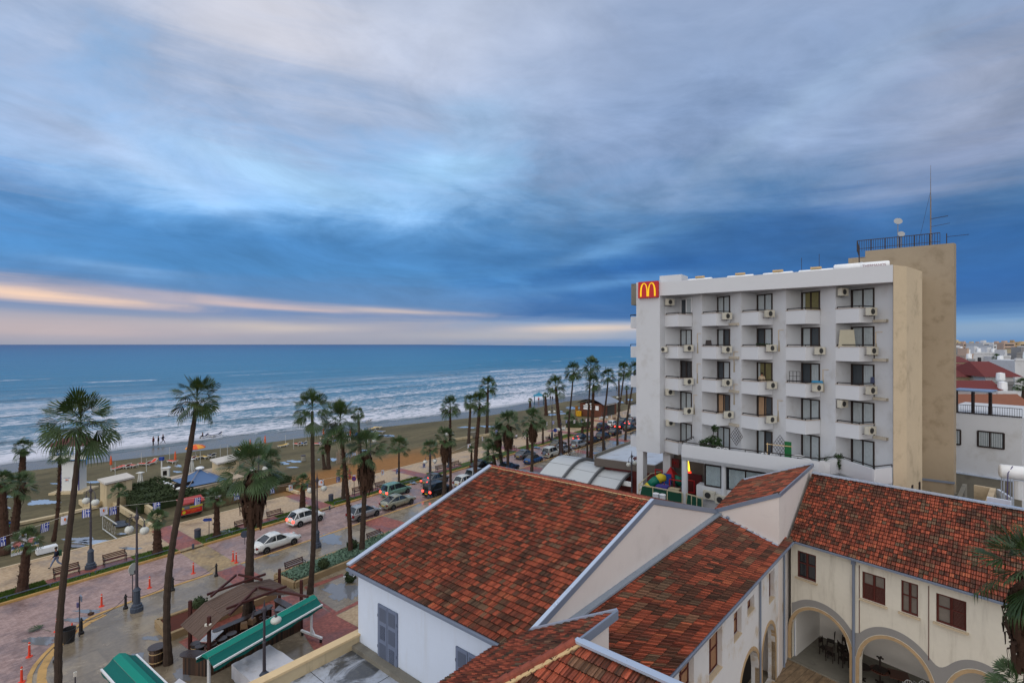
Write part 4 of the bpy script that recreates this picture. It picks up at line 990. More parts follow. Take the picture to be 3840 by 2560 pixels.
# balconies, doors, rails
rng = random.Random(8)
def door(i, r, z0, z1, kind):
    T = TP[i]; T1 = TP[i+1]; I = bp(T, bI); w = (T1-I); Lw = w.length; X = w.normalized(); N = Vector((X.y, -X.x, 0))
    if N.dot(HN) < 0: N = -N
    u1 = Lw-1.38; m = MB()
    P = lambda u, z, d=0: I+X*u+N*d+UP*z
    f = empty('balcony_door', P(u1/2, z0)); f.parent = hH; f.location = f.location-hH.location
    f.location = P(u1/2, z0)-hH.location
    m.quad(P(.03, z0, .02), P(u1-.02, z0, .02), P(u1-.02, z1, .02), P(.03, z1, .02)); m.build('pane', {'dark': M_glassd, 'lit': M_lit}.get(kind, M_vglass), f)
    m = MB(); fw = .09
    m.bar(P(.07, z0, .06), P(.07, z1, .06), .14, fw); m.bar(P(u1-.04, z0, .06), P(u1-.04, z1, .06), .08, fw); m.bar(P(u1*.53, z0, .06), P(u1*.53, z1, .06), fw, fw)
    m.bar(P(.02, z1-.05, .06), P(u1, z1-.05, .06), fw, .10); m.bar(P(.02, z0+.04, .06), P(u1, z0+.04, .06), fw, .08); m.build('frame', M_frame if not (i == 0 and r == 0) else M_hot2, f)
    if kind not in ('dark',):
        m = MB(); lo, hi = {'full': (.1, .95), 'half': (.55, .95), 'lefth': (.12, .5), 'warm': (.12, .6), 'lit': (.1, .22)}[kind]
        n = int((hi-lo)*22)
        for k in range(n):
            ua = u1*(lo+(hi-lo)*k/n); uc = u1*(lo+(hi-lo)*(k+1)/n); d0, d1 = (.03, .045) if k % 2 else (.045, .03)
            m.quad(P(ua, z0+.08, d0), P(uc, z0+.08, d1), P(uc, z1-.1, d1), P(ua, z1-.1, d0))
        m.build('curtain', M_curt2 if kind == 'warm' else M_curt, f)
KIND = [['half', 'full', 'full', 'lit', 'full'], ['full', 'lefth', 'half', 'lefth', 'full'], ['dark', 'half', 'lit', 'half', 'half'], ['full', 'warm', 'warm', 'full', 'full'], ['full', 'full', 'lefth', 'full', 'full']]
for r in range(5):
    fl = ZP[r]-1.01
    for i in range(5):
        T = TP[i]; sc = ((TP[i+1]-T).length)/3.58
        door(i, r, fl+.03, fl+2.68, KIND[r][i])
        if r == 4 and i > 0: continue
        K = bp(T, (bK[0]*sc, bK[1])); Dd = bp(T, (bD[0]*sc, bD[1])); zt, zb = ZP[r], ZP[r]-1.16
        bc = MB()
        for a, c in ((T, K), (K, Dd)):
            X = (c-a).normalized(); N = Vector((X.y, -X.x, 0)); 
            if N.dot(HN) < 0: N = -N
            bc.prism([(v.x, v.y) for v in (a, c, c-N*.12, a-N*.12)], zb, zt)
        bc.prism([(v.x, v.y) for v in (T, K-HN*.05, Dd, bp(T, (bI[0], bI[1])))], zb+.005, zb+.15)
        ob = bc.build('balcony', M_hot2, hH)
        rm = MB(); e = .0
        a, c, d_ = T+HA*.12-HN*.05, K-HN*.06, Dd-HA*.02
        rm.bar(a+UP*(zt+.17), c+UP*(zt+.17), .05, .07); rm.bar(c+UP*(zt+.17), d_+UP*(zt+.17), .05, .07)
        for q in (a, c, d_, ): rm.bar(q+UP*zt, q+UP*(zt+.17), .05)
        rm.build('railing', M_rail, ob)
        cm = MB(); cm.bar(T-HN*.05+UP*(zt+.02), K-HN*.05+UP*(zt+.02), .18, .04); cm.bar(K-HN*.05+UP*(zt+.02), Dd+UP*(zt+.02), .18, .04); cm.build('coping', pm('m_balcony_coping', srgb(176, 160, 146), .8, .15, 3), ob)
        if i in (1, 4) and r < 4:   # rounded drip slab by the pier
            pp = bp(T, (bD[0]*sc+.45, bD[1]+.35))
            MB().box(pp+UP*(zb+.13), (1.0, .45, .22), (TP[i+1]-bp(T, bI)).normalized()).build('drip_slab', pm('m_stained_slab', srgb(176, 168, 154), .85, .2, 2), ob)
# small waste pipes on the piers, with rust-coloured drip marks
for i, r, x, y in ((0, 1, 2615, 1250), (0, 2, 2614, 1363), (2, 1, 2920, 1237), (0, 3, 2602, 1480), (3, 2, 3086, 1385), (2, 3, 2917, 1500), (4, 1, 3284, 1245), (1, 2, 2752, 1440), (1, 1, 2752, 1318)):
    T1 = TP[i+1]; I = bp(TP[i], bI); X = (T1-I).normalized(); N = Vector((X.y, -X.x, 0)); N = N if N.dot(HN) > 0 else -N; q = on_plane(x, y, T1+N*.04, N)
    MB().tube([q+X*.5, q, q-UP*.9], .022, 5).build('waste_pipe', M_mortar, hH)
    MB().quad(q-X*.10-UP*1.9-N*.025, q+X*.12-UP*1.9-N*.025, q+X*.06-UP*.9-N*.025, q-X*.05-UP*.9-N*.025).build('drip_stain', pm('m_drip_stain', srgb(160, 148, 128), .9, .2, 3), hH)
# seaward side balconies
for r in range(5):
    zt, zb = ZP[r], ZP[r]-1.16; o_ = LB[0]
    a = o_-HN*1.5; pts = [a, a-HA*1.25, a-HA*1.25-HN*3.0, a-HN*3.0]
    ob = MB().prism([(v.x, v.y) for v in pts], zb, zt).build('side_balcony', M_hot2, hH)
    rm = MB(); rm.bar(pts[0]+UP*(zt+.2), pts[1]+UP*(zt+.2), .06); rm.bar(pts[1]+UP*(zt+.2), pts[2]+UP*(zt+.2), .06)
    for q in pts[:3]: rm.bar(q+UP*zt, q+UP*(zt+.2), .06)
    rm.build('railing', M_rail, ob)
# ground-floor piers
for nm, x0, x1, cc, mat in (('pier', 2388, 2411, 48.27, M_hot2), ('pier', 2486, 2514, 49.9, M_hot2)):
    a = ln_plane(x0, cc); c = ln_plane(x1, cc); w = (c-a).length
    MB().prism([(v.x, v.y) for v in (a, c, c-HN*1.1, a-HN*1.1)], 0, 9.32).build(nm, mat, hH)
# dark interior behind the podium
m = MB(); a = TP[0]-HN*2.6; c = TP[5]-HN*2.6
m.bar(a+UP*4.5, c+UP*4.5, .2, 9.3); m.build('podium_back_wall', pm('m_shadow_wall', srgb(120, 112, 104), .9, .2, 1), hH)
# terrace over the restaurant
def plane_pt(x, y, z): return gp(x, y, z)
K0 = gp(2557, 1664.7, 10.9); K1 = gp(3071, 1729.5, 10.9); K2 = gp(3147.7, 1718, 10.9); K3 = gp(3278.5, 1760, 10.9); K4 = gp(3345, 1752, 10.9)
back0 = TP[0]+HA*1.6-HN*1.0; tpts = [K0, K1, K2, K3, K4]
def wall_run(pts, z0, z1, th, name, mat, parent):
    m = MB()
    for a, c in zip(pts[:-1], pts[1:]):
        X = (c-a); X.z = 0; X.normalize(); N = Vector((-X.y, X.x, 0))
        if N.dot(HN) > 0: N = -N
        m.prism([(v.x, v.y) for v in (a, c, c+N*th, a+N*th)], z0, z1)
    return m.build(name, mat, parent)
wall_run(tpts, 9.45, 10.9, .15, 'terrace_parapet', M_hot2, hH)
kk = K0-HN*3.3
wall_run([kk, K0], 9.45, 10.9, .1, 'terrace_parapet_side', M_hot2, hH)
MB().prism([(v.x, v.y) for v in (K0, K1, K2, K3, K4, TP[5]-HN*.5, TP[0]+HA*1.2-HN*1.0)], 9.46, 9.75).build('terrace_slab', M_hot2, hH)
m = MB()
for a, c in zip([kk]+tpts[:-1], tpts):
    m.bar(a+UP*.2-HN*.1, c+UP*.2-HN*.1, .05, .07)
    n = max(1, int((c-a).length/2.2))
    for k in range(n+1): q = a.lerp(c, k/n)-HN*.1; m.bar(q, q+UP*.2, .05)
m.build('terrace_railing', M_rail, hH)
# restaurant storey wall under the terrace
Wn = HN; wr = K0-HN*1.5
def on_w(x, y, off_=0): return on_plane(x, y, K0-HN*(.6-off_), HN)
f0 = on_w(2640, 1750); f0.z = 0; f1 = on_w(3300, 1750); f1.z = 0
m = MB(); m.prism([(v.x, v.y) for v in (f0, f1, f1-HN*2, f0-HN*2)], 5.3, 9.5); m.build('restaurant_wall', M_hot2, hH)
m = MB(); a = on_w(2617, 1830, .6); a.z = 0
m.prism([(v.x, v.y) for v in (f0-HA*.6+HN*.25, f1+HN*.25, f1-HN*1, f0-HN*1-HA*.6)], 5.3, on_w(2640, 1822, .25).z); m.build('restaurant_sill_wall', M_hot2, hH)
def rwin(xl, xr, yt_l, yb_l, nslat, npan):
    a = on_w(xl, 1760, .02); c = on_w(xr, 1760, .02); zt = on_w(xl, yt_l, .02).z; zb = on_w(xl, yb_l, .02).z; a.z = c.z = 0
    f = empty('restaurant_window', (a+c)/2+UP*zb-hH.location); f.parent = hH
    MB().quad(a+UP*zb, c+UP*zb, c+UP*zt, a+UP*zt).build('pane', M_glassd, f)
    m = MB(); L_ = (c-a).length
    for k in range(nslat):
        q = a+HA*(L_*(.08+.88*k/nslat)); m.quad(q+HN*.02+UP*(zb+.08), q+HA*(L_/nslat*.5)+HN*.03+UP*(zb+.08), q+HA*(L_/nslat*.5)+HN*.03+UP*(zt-.12), q+HN*.02+UP*(zt-.12))
    m.build('blind', pm('m_blind', srgb(196, 212, 216), .7, .08, 4), f); m = MB()
    for k in range(npan+1): q = a.lerp(c, k/npan)+HN*.05; m.bar(q+UP*zb, q+UP*zt, .1)
    m.bar(a+HN*.05+UP*zt, c+HN*.05+UP*zt, .1); m.bar(a+HN*.05+UP*zb, c+HN*.05+UP*zb, .1); m.build('frame', M_frame, f)
rwin(2644, 2705, 1739, 1818, 16, 1); rwin(2724, 2872, 1752, 1832, 30, 2)
# round column
q = on_plane(2568, 1880, K0-HN*.3, HN); MB().lathe([(.27, 0), (.27, 9.5)], (q.x, q.y, 0), 20).build('column', M_hot2, hH)
q = on_plane(2714, 1880, K0-HN*.3, HN); MB().lathe([(.2, 5.3), (.2, 9.5)], (q.x, q.y, 0), 20).build('column', M_hot2, hH)
# red sign with the golden arches on the corner
sg = empty('rooftop_sign', (13.4, 49.8, 24), 0, 'square red illuminated sign with golden arches on the hotel corner', 'sign')
sa = on_plane(2393, 1085, LB[0]+HN*.35, HN); sc_ = on_plane(2466.5, 1085, LB[0]+HN*.35, HN)
zt = on_plane(2393, 1058, LB[0]+HN*.35, HN).z; zb = on_plane(2393, 1118, LB[0]+HN*.35, HN).z
X = (sc_-sa).normalized(); w = (sc_-sa).length; cen = (sa+sc_)/2; cen.z = (zt+zb)/2; hh = zt-zb
MB().box(cen-HN*.17, (w, .34, hh), HA).build('sign_box', pm('m_sign_red', srgb(176, 30, 34), .4, .05, 2, emit=(srgb(190, 20, 26), .10)), sg)
m = MB(); cc = cen+HN*.02
def archcurve(x0, x1, lean):
    P = []
    for k in range(21):
        q = k/20; a = math.pi*q; x = (x0+x1)/2-math.cos(a)*(x1-x0)/2; z = math.sin(a)**.62; P.append((x, z))
    return P
for (x0, x1) in ((-.40, .0), (.0, .40)):
    P = archcurve(x0, x1, 0); Pi = archcurve(x0+.085*(1 if x0 < 0 else .75), x1-.085*(1 if x1 > 0 else .75), 0)
    for k in range(20):
        def pt(p, s_): return cc+HA*(p[0]*w)+UP*(hh*(-.42+.84*p[1]*s_))
        m.add([pt(P[k], 1), pt(P[k+1], 1), pt(Pi[k+1], .93), pt(Pi[k], .93)], [[0, 1, 2, 3]])
m.build('arches_logo', pm('m_sign_yellow', srgb(250, 200, 20), .4, .05, 2, emit=(srgb(250, 190, 10), .35)), sg)
m = MB(); m.bar(cen-HN*.2+UP*hh*.3, cen-HN*1.2+UP*hh*.3, .1); m.bar(cen-HN*.2-UP*hh*.3, cen-HN*1.2-UP*hh*.3, .1); m.build('bracket', M_rail, sg)
# tank housing behind the sign
q = ln_plane(2384, 49.6); o = MB().box(q-HN*1.2+HA*.3+UP*25.2, (1.6, 2.4, 2.2), HA).build('plant_housing', M_conc)
tag(o, 'weathered grey housing at the roof corner behind the red sign', 'housing')
# air conditioners
def ac_proto():
    t = empty('air_conditioner', (0, 0, 0), 0, 'x', 'air conditioner', 'air conditioners on the hotel front'); 
    m = MB(); m.box((0, 0, 0), (.86, .34, .62)); m.build('casing', M_ac, t, world=False)
    m = MB(); m.lathe([(.23, 0), (.22, .012), (.02, .02)], (-.08, -.18, 0), 16, axis=(0, -1, 0)); m.build('fan_grille', M_acg, t, world=False)
    m = MB(); m.bar((-.3, .1, -.33), (-.3, .5, -.33), .04); m.bar((.3, .1, -.33), (.3, .5, -.33), .04); m.build('bracket', M_frame, t, world=False)
    return t
acp = ac_proto(); first = True
BAYN = ['leftmost', 'second', 'middle', 'fourth', 'rightmost']; RWN = ['top', 'second', 'third', 'fourth', 'lowest']
def place_ac(loc, rz, label, s=1.0):
    global first
    t = acp if first else copy_tree(acp); first = False
    t.location = loc; t.rotation_euler = (0, 0, rz); t['label'] = label; t.scale = (s, s, s)
ZHX = math.atan2(HA.y, HA.x)
ACS = [(0, 2, 2583, 1430), (0, 1, 2583, 1305), (0, 3, 2582, 1540), (1, 0, 2727, 1185), (1, 1, 2727, 1310), (1, 2, 2727, 1434), (1, 3, 2733, 1554), (2, 0, 2886, 1176), (2, 1, 2893, 1305), (2, 2, 2895, 1444), (2, 3, 2893, 1572), (3, 1, 3075, 1315), (3, 2, 3067, 1453), (4, 0, 3268, 1168), (4, 1, 3272, 1315), (4, 2, 3268, 1463), (4, 3, 3264, 1613)]
for i, r, x, y in ACS:
    T = TP[i]; sc = ((TP[i+1]-T).length)/3.58; K = bp(T, (bK[0]*sc, bK[1])); Dd = bp(T, (bD[0]*sc, bD[1])); X = (Dd-K).normalized(); N = Vector((X.y, -X.x, 0))
    if N.dot(HN) < 0: N = -N
    q = on_plane(x, y, K+N*.42, N); place_ac(q, math.atan2(X.y, X.x), f'white air conditioner hung on the balcony of the {RWN[r]} row, {BAYN[i]} bay')
for i, r, x, y in ((0, 0, 2512, 1133), (0, 3, 2512, 1469), (0, 4, 2514, 1584), (4, 0, 3162, 1095), (4, 3, 3160, 1513)):
    T = TP[i]; X = (bp(T, bI)-T).normalized(); N = Vector((X.y, -X.x, 0))
    if N.dot(HN) < 0: N = -N
    q = on_plane(x, y, T+N*.35, N); place_ac(q, math.atan2(X.y, X.x), f'air conditioner high on the recess wall of the {RWN[r]} row, {BAYN[i]} bay')
q = on_plane(2490, 1310, LB[1]+HN*-.4, HN); place_ac(q, ZHX, 'small air conditioner beside the narrow pier, second row, left of all balconies', .8)
q = on_plane(2660, 1855, f0+HN*.5, HN); place_ac(q, ZHX, 'larger air conditioner under the restaurant window', 1.15)
q = on_plane(2705, 1872, f0+HN*.5, HN); place_ac(q, ZHX, 'air conditioner half hidden by the tiled roof below the restaurant windows', 1.15)
# roof-top solar tanks
M_tank = pm('m_white_tank', srgb(226, 228, 230), .35, .05, 2, spec=.5)
tp0 = None
def water_tank(p, L, r, ax, label, rdrum=True, grp='white water tanks along the hotel roof'):
    t = empty('water_tank', p, ax, label, 'water tank', grp); m = MB()
    m.tube([(-L/2, 0, r+.5), (-L/2+.08, 0, r+.5), (L/2-.08, 0, r+.5), (L/2, 0, r+.5)], [r*.8, r, r, r*.8], 14); m.build('tank', M_tank, t, smooth=True, world=False)
    m = MB()
    for x_ in (-L*.35, L*.35): m.bar((x_, -r*.6, 0), (x_, -r*.6, r+.3), .05); m.bar((x_, r*.6, 0), (x_, r*.6, r+.3), .05)
    m.build('stand', M_grey, t, world=False)
    if rdrum: m = MB(); m.box((0, 0, 2*r+.6), (.8, .4, .16)); m.build('cover', M_mortar, t, world=False)
    return t
rb = b0-HN*1.5
for k, (x, y, L, hh_) in enumerate(((2625, 1045, 2.3, 1), (2776, 1033, 2.3, 1), (2917, 1020, 2.4, 1), (3060, 1008, 2.6, 1), (3178, 998, 1.9, 0), (3278, 987, 2.0, 0))):
    q = on_plane(x, y, rb, HN); q.z = 25.2+(.0 if k < 4 else .25)
    water_tank(q, L, .34, ZHX, f'white cylindrical water tank on the hotel roof, {ORD[k]} from the red sign', rdrum=hh_)
q = on_plane(3278, 987, rb+HN*.4, HN); text('THERMANOS', .24, q+UP*(-.0)+HN*.0, HA, UP, pm('m_sign_ink', srgb(150, 40, 50), .5, .05, 2), 'tank_lettering', [o for o in bpy.data.objects if o.name.startswith('water_tank')][-1]) if False else None
tkk = [o for o in COL.objects if o.name.startswith('water_tank')][-1]
tx = bpy.data.curves.new('tank_lettering', 'FONT'); tx.body = 'THERMANOS'; tx.size = .26; tx.align_x = 'CENTER'; tx.align_y = 'CENTER'
to = bpy.data.objects.new('tank_lettering', tx); COL.objects.link(to); bpy.context.view_layer.update(); me = bpy.data.meshes.new_from_object(to.evaluated_get(bpy.context.evaluated_depsgraph_get())); bpy.data.objects.remove(to)
me.materials.clear(); me.materials.append(pm('m_tank_ink', srgb(120, 50, 80), .5, .05, 2)); to = bpy.data.objects.new('tank_lettering', me); COL.objects.link(to); to.parent = tkk; to.location = (0, -.345, .84); to.rotation_euler = (R(90), 0, 0)
q = on_plane(2510, 1047, rb, HN); q.z = 25.4
o = MB().prism([(v.x, v.y) for v in (q-HA*1, q+HA*1.2, q+HA*1.2-HN*2, q-HA*1-HN*2)], 25.2, 26.9).build('roof_hut', M_hot2); tag(o, 'small white stair hut on the roof next to the red sign', 'hut')
# antennas and dishes
def dish(p, r, label, look=(-.3, -.8, .4), pole=1.2):
    t = empty('satellite_dish', p, 0, label, 'satellite dish'); m = MB(); a = Vector(look).normalized()
    m.lathe([(r*k/6, .25*r*(k/6)**2) for k in range(7)][1:], (0, 0, pole), 18, axis=a); m.build('dish', pm('m_dish_grey', srgb(150, 152, 154), .6, .1, 3), t, world=False)
    m = MB(); m.tube([(0, 0, 0), (0, 0, pole)], .04, 6); m.build('mast', M_grey, t, world=False); return t
tw = lambda x, y, d=0: on_plane(x, y, q0-nT*-(1.5+d), nT)
q = tw(3367, 930); dish(Vector((q.x, q.y, 28.6)), .34, 'white satellite dish raised on a pole above the tower railing', pole=2.7)
q = tw(3379, 940); dish(Vector((q.x, q.y, 28.6)), .28, 'lower satellite dish on the tower, just behind the raised one', pole=1.5)
q = on_plane(3233, 985, rb-HN*3, HN); dish(Vector((q.x, q.y, 25.2)), .62, 'satellite dish at roof level between the lettered water tank and the tower', look=(.5, -.8, .3), pole=1.3)
ms = empty('radio_mast', Vector((tw(3490, 900).x, tw(3490, 900).y, 28.6)), 0, 'tall thin radio mast with yagi aerials on the tower', 'mast'); p = ms.location.copy()
ztop = tw(3488, 620).z
MB().tube([p, p+UP*(ztop-28.6)*.62, p+UP*(ztop-28.6)*.62, p+UP*(ztop-28.6)], [.065, .045, .03, .012], 6).build('pole', pm('m_mast', srgb(120, 110, 104), .5, .2, 3), ms)
def yagi(parent, c, L, ax, n=9, w=.35):
    m = MB(); ax = Vector(ax).normalized(); s = Vector((-ax.y, ax.x, 0)); c = Vector(c); m.bar(c, c+ax*L, .03)
    for k in range(n): q = c+ax*(L*(k+.5)/n); m.bar(q-s*w/2, q+s*w/2, .014)
    m.build('aerial', M_railg, parent)
yagi(ms, p+UP*1.9, 1.6, (.95, -.1, .18)); yagi(ms, p+UP*2.6, 1.2, (.8, -.5, .1), 14, .5); yagi(ms, p+UP*.9, .8, (.5, .5, .6), 5)
m = MB(); m.bar(p+UP*5.1, Vector((tw(3440, 890).x, tw(3440, 890).y, 28.7)), .015); m.build('guy_wire', M_railg, ms)
am = empty('aerial_mast', on_plane(3222, 960, rb-HN*4, HN), 0, 'short tv aerial mast left of the tower', 'aerial'); am.location.z = 25.2; p = am.location.copy()
MB().bar(p, p+UP*3.4, .06).build('pole', M_railg, am); yagi(am, p+UP*3.2, 1.0, (.9, -.4, 0), 6); yagi(am, p+UP*2.4, .8, (.9, .4, .1), 4)
y2 = empty('yagi_aerial', tw(3550, 888), 0, 'long horizontal yagi aerial at the right end of the tower railing', 'aerial'); yagi(y2, y2.location.copy(), 1.7, (.97, -.2, .08), 12, .3)
MB().bar(y2.location.copy()-UP*1.1, y2.location.copy()+UP*.3, .05).build('pole', M_railg, y2)
for k, (x, y, zz) in enumerate(((3006, 985, 1.6), (3072, 975, 1.8))):
    q = on_plane(x, y, rb-HN*1, HN); o = MB().tube([Vector((q.x, q.y, 25.1)), Vector((q.x, q.y, 26.0+zz))], .02, 5).build('roof_rod', M_railg); tag(o, 'thin upright rod on the roof ' + ('left of' if k == 0 else 'behind') + ' the fourth water tank', 'rod')
# things on balconies and terrace
M_plant = pm('m_plant', srgb(40, 60, 30), .8, .5, 6)
def leafy(m, c, r, n, seed, sz=.12, flatten=1.0):
    rg = random.Random(seed)
    for _ in range(n):
        d = Vector((rg.gauss(0, 1), rg.gauss(0, 1), rg.gauss(0, 1))).normalized()*r*(rg.random()**.4); d.z *= flatten
        p = Vector(c)+d; a = Vector((rg.gauss(0, 1), rg.gauss(0, 1), rg.gauss(0, 1))).normalized(); bb = a.orthogonal().normalized(); s_ = sz*rg.uniform(.6, 1.3)
        m.add([p-a*s_-bb*s_*.4, p+a*s_-bb*s_*.3, p+a*s_*.7+bb*s_*.5, p-a*s_*.8+bb*s_*.5], [[0, 1, 2, 3]])
    return m
def terr(x, d=.7): 
    q = on_plane(x, 1650, K0-HN*d, HN); q.z = 9.76; return q
q = terr(2670, 1.2); pl = empty('potted_plant', q, 0, 'tall bushy plant on the left end of the terrace', 'plant')
m = MB(); leafy(m, q+UP*1.3+HA*.1, .75, 260, 1, .14); leafy(m, q+UP*2.7+HA*.25, .32, 90, 2, .12); leafy(m, q+UP*1.2-HA*.8, .35, 90, 3); m.build('foliage', M_plant, pl)
m = MB(); m.tube([q+UP*.4, q+UP*1.6, q+UP*2.6+HA*.2], .03, 5); m.build('stem', M_frame, pl); m = MB(); m.lathe([(.2, 0), (.28, .45)], q, 12); m.build('pot', M_redwood, pl)
q = terr(3085, .3); pl = empty('spiky_plant', q, 0, 'spiky yucca in a trough on the terrace parapet', 'plant'); m = MB(); rg = random.Random(5)
for _ in range(60):
    a = rg.uniform(0, 6.28); u = Vector((math.cos(a), math.sin(a), rg.uniform(.3, 1.6))).normalized()*rg.uniform(.5, .95); s_ = u.orthogonal().normalized()*.025
    m.add([q+UP*1.0-s_, q+UP*1.0+s_, q+UP*1.0+u], [[0, 1, 2]])
m.build('leaves', M_plant, pl); MB().box(q+UP*.5, (1.0, .3, 1.0), HA).build('trough', M_hot2, pl)
q = K2+UP*.1; pl = empty('hanging_plant', q, 0, 'trailing green plant hanging over the terrace notch', 'plant'); m = MB(); leafy(m, q, .35, 110, 6, .1); leafy(m, q-UP*.6+HN*.15, .22, 60, 7, .09, 1.8); m.build('foliage', M_plant, pl)
for k, (x, dd) in enumerate(((2697, .5), (2720, .5), (2861, .5), (2890, .6))):
    q = terr(x, dd); t = empty('plastic_chair', q, ZHX+.3*k, ['white plastic chair by the bushy terrace plant', 'white plastic chair just right of the first one on the terrace', 'white plastic chair with fan back mid terrace', 'white plastic chair turned away mid terrace'][k], 'chair', 'plastic terrace chairs')
    MB().box((0, 0, .45), (.45, .45, .04)).build('seat', M_tank, t, world=False); m = MB(); m.tube([(math.cos(a)*.26, -.2, .8+.42*math.sin(a)) for a in [math.pi*j/10 for j in range(11)]], .03, 6)
    for j in range(-2, 3): m.bar((j*.08, -.2, .47), (j*.11, -.2, 1.15), .025)
    m.build('backrest', M_tank, t, world=False)
    for x_ in (-.2, .2):
        for y_ in (-.2, .2): MB().bar((x_, y_, 0), (x_, y_, .65 if y_ < 0 else .44), .04).build('leg', M_tank, t, world=False)
for k, x in enumerate((2992, 3017)):
    q = terr(x, .6); t = empty('round_table', q, 0, ['round white table next to the green board', 'lower round white table right of the first on the terrace'][k], 'table', 'round terrace tables'); MB().lathe([(.48, 0), (.5, .03)], (0, 0, 1.15-.2*k), 20).build('tabletop', M_tank, t, world=False); MB().tube([(0, 0, 0), (0, 0, 1.1-.2*k)], .05, 6).build('pedestal', M_rail, t, world=False)
def trellis(x, y, s_, label):
    q = on_plane(x, y, TP[1]+HN*.15, HN) if x < 2800 else on_plane(x, y, TP[2]+HN*.3, HN); m = MB(); n = 5
    for k in range(n+1):
        f = k/n; a = -HA*.55*s_; u = UP*.85*s_
        m.bar(q+a*(1-f)+u*f*1, q+a*(1-f)+u*f+(HA*.55*s_-UP*.85*s_), .03); m.bar(q+a*(1-f)-u*f, q+a*(1-f)-u*f+(HA*.55*s_+UP*.85*s_), .03)
    o = m.build('trellis', M_frame); tag(o, label, 'trellis', 'diamond trellises above the terrace')
trellis(2761, 1635, 1.0, 'brown diamond trellis on the wall above the terrace, between first and second doors'); trellis(2925, 1671, 1.1, 'brown diamond trellis beside the green board')
q = terr(2955, .6); o = MB().box(q+UP*1.1, (.5, .08, 2.3), HA).build('green_board', pm('m_green_board', srgb(20, 92, 48), .7, .1, 3)); tag(o, 'tall green fabric panel standing on the terrace', 'panel')
q = terr(2920, .5); m = MB(); m.bar(q-HA*.95+UP*1.9, q+HA*1.0+UP*1.9, .05); m.bar(q-HA*.85, q-HA*.85+UP*2.0, .05); o = m.build('wooden_rack', M_mortar); tag(o, 'thin wooden post and crossbar by the green board', 'rack')
# small balcony clutter
q = bp(TP[2], (1.4, .2), ZP[1]+.02); m = MB()
for k in range(6): leafy(m, q+(bp(TP[2], (2.3, -.4), ZP[1])-q)*(k/5)+UP*.15, .16, 40, 20+k, .06)
o = m.build('potted_plants', M_plant); tag(o, 'row of small potted plants on the middle balcony of the second row', 'plants')
def smallthing(name, lab, cat, i, r, x, y, size, mat, d=.0):
    q = on_plane(x, y, bp(TP[i], (.9, .1)), HN); o = MB().box(q, size, HA, top=.8).build(name, mat); tag(o, lab, cat); return o
M_blue = pm('m_blue_cloth', srgb(40, 120, 160), .7, .2, 5)
smallthing('towel', 'turquoise towel over the rail, third row, fourth bay', 'towel', 3, 2, 3065, 1431, (.9, .12, .18), M_blue)
smallthing('blue_pot', 'dark blue pot on the rail corner, third row, rightmost bay', 'pot', 4, 2, 3272, 1424, (.3, .3, .45), pm('m_navy', srgb(24, 36, 70), .5, .2, 3))
smallthing('cardboard_screen', 'pale board with dark top standing on the second row, rightmost balcony', 'screen', 4, 1, 3176, 1271, (1.2, .06, 1.5), pm('m_board', srgb(170, 164, 144), .8, .1, 2))
smallthing('drying_rack', 'thin drying rack on the second row, second balcony', 'rack', 1, 1, 2657, 1285, (.6, .06, .5), M_rail)
def rack(x, y, i, lab):
    q = on_plane(x, y, bp(TP[i], (.9, .1)), HN); m = MB()
    for k in range(4): m.bar(q-HA*.4+HA*.27*k-UP*.5, q-HA*.4+HA*.27*k+UP*.5, .03)
    for z in (-.3, .1, .5): m.bar(q-HA*.4+UP*z, q+HA*.4+UP*z, .03)
    o = m.build('wire_shelf', M_rail); tag(o, lab, 'shelf')
rack(2980, 1414, 3, 'black wire shelf on the third row, fourth balcony')
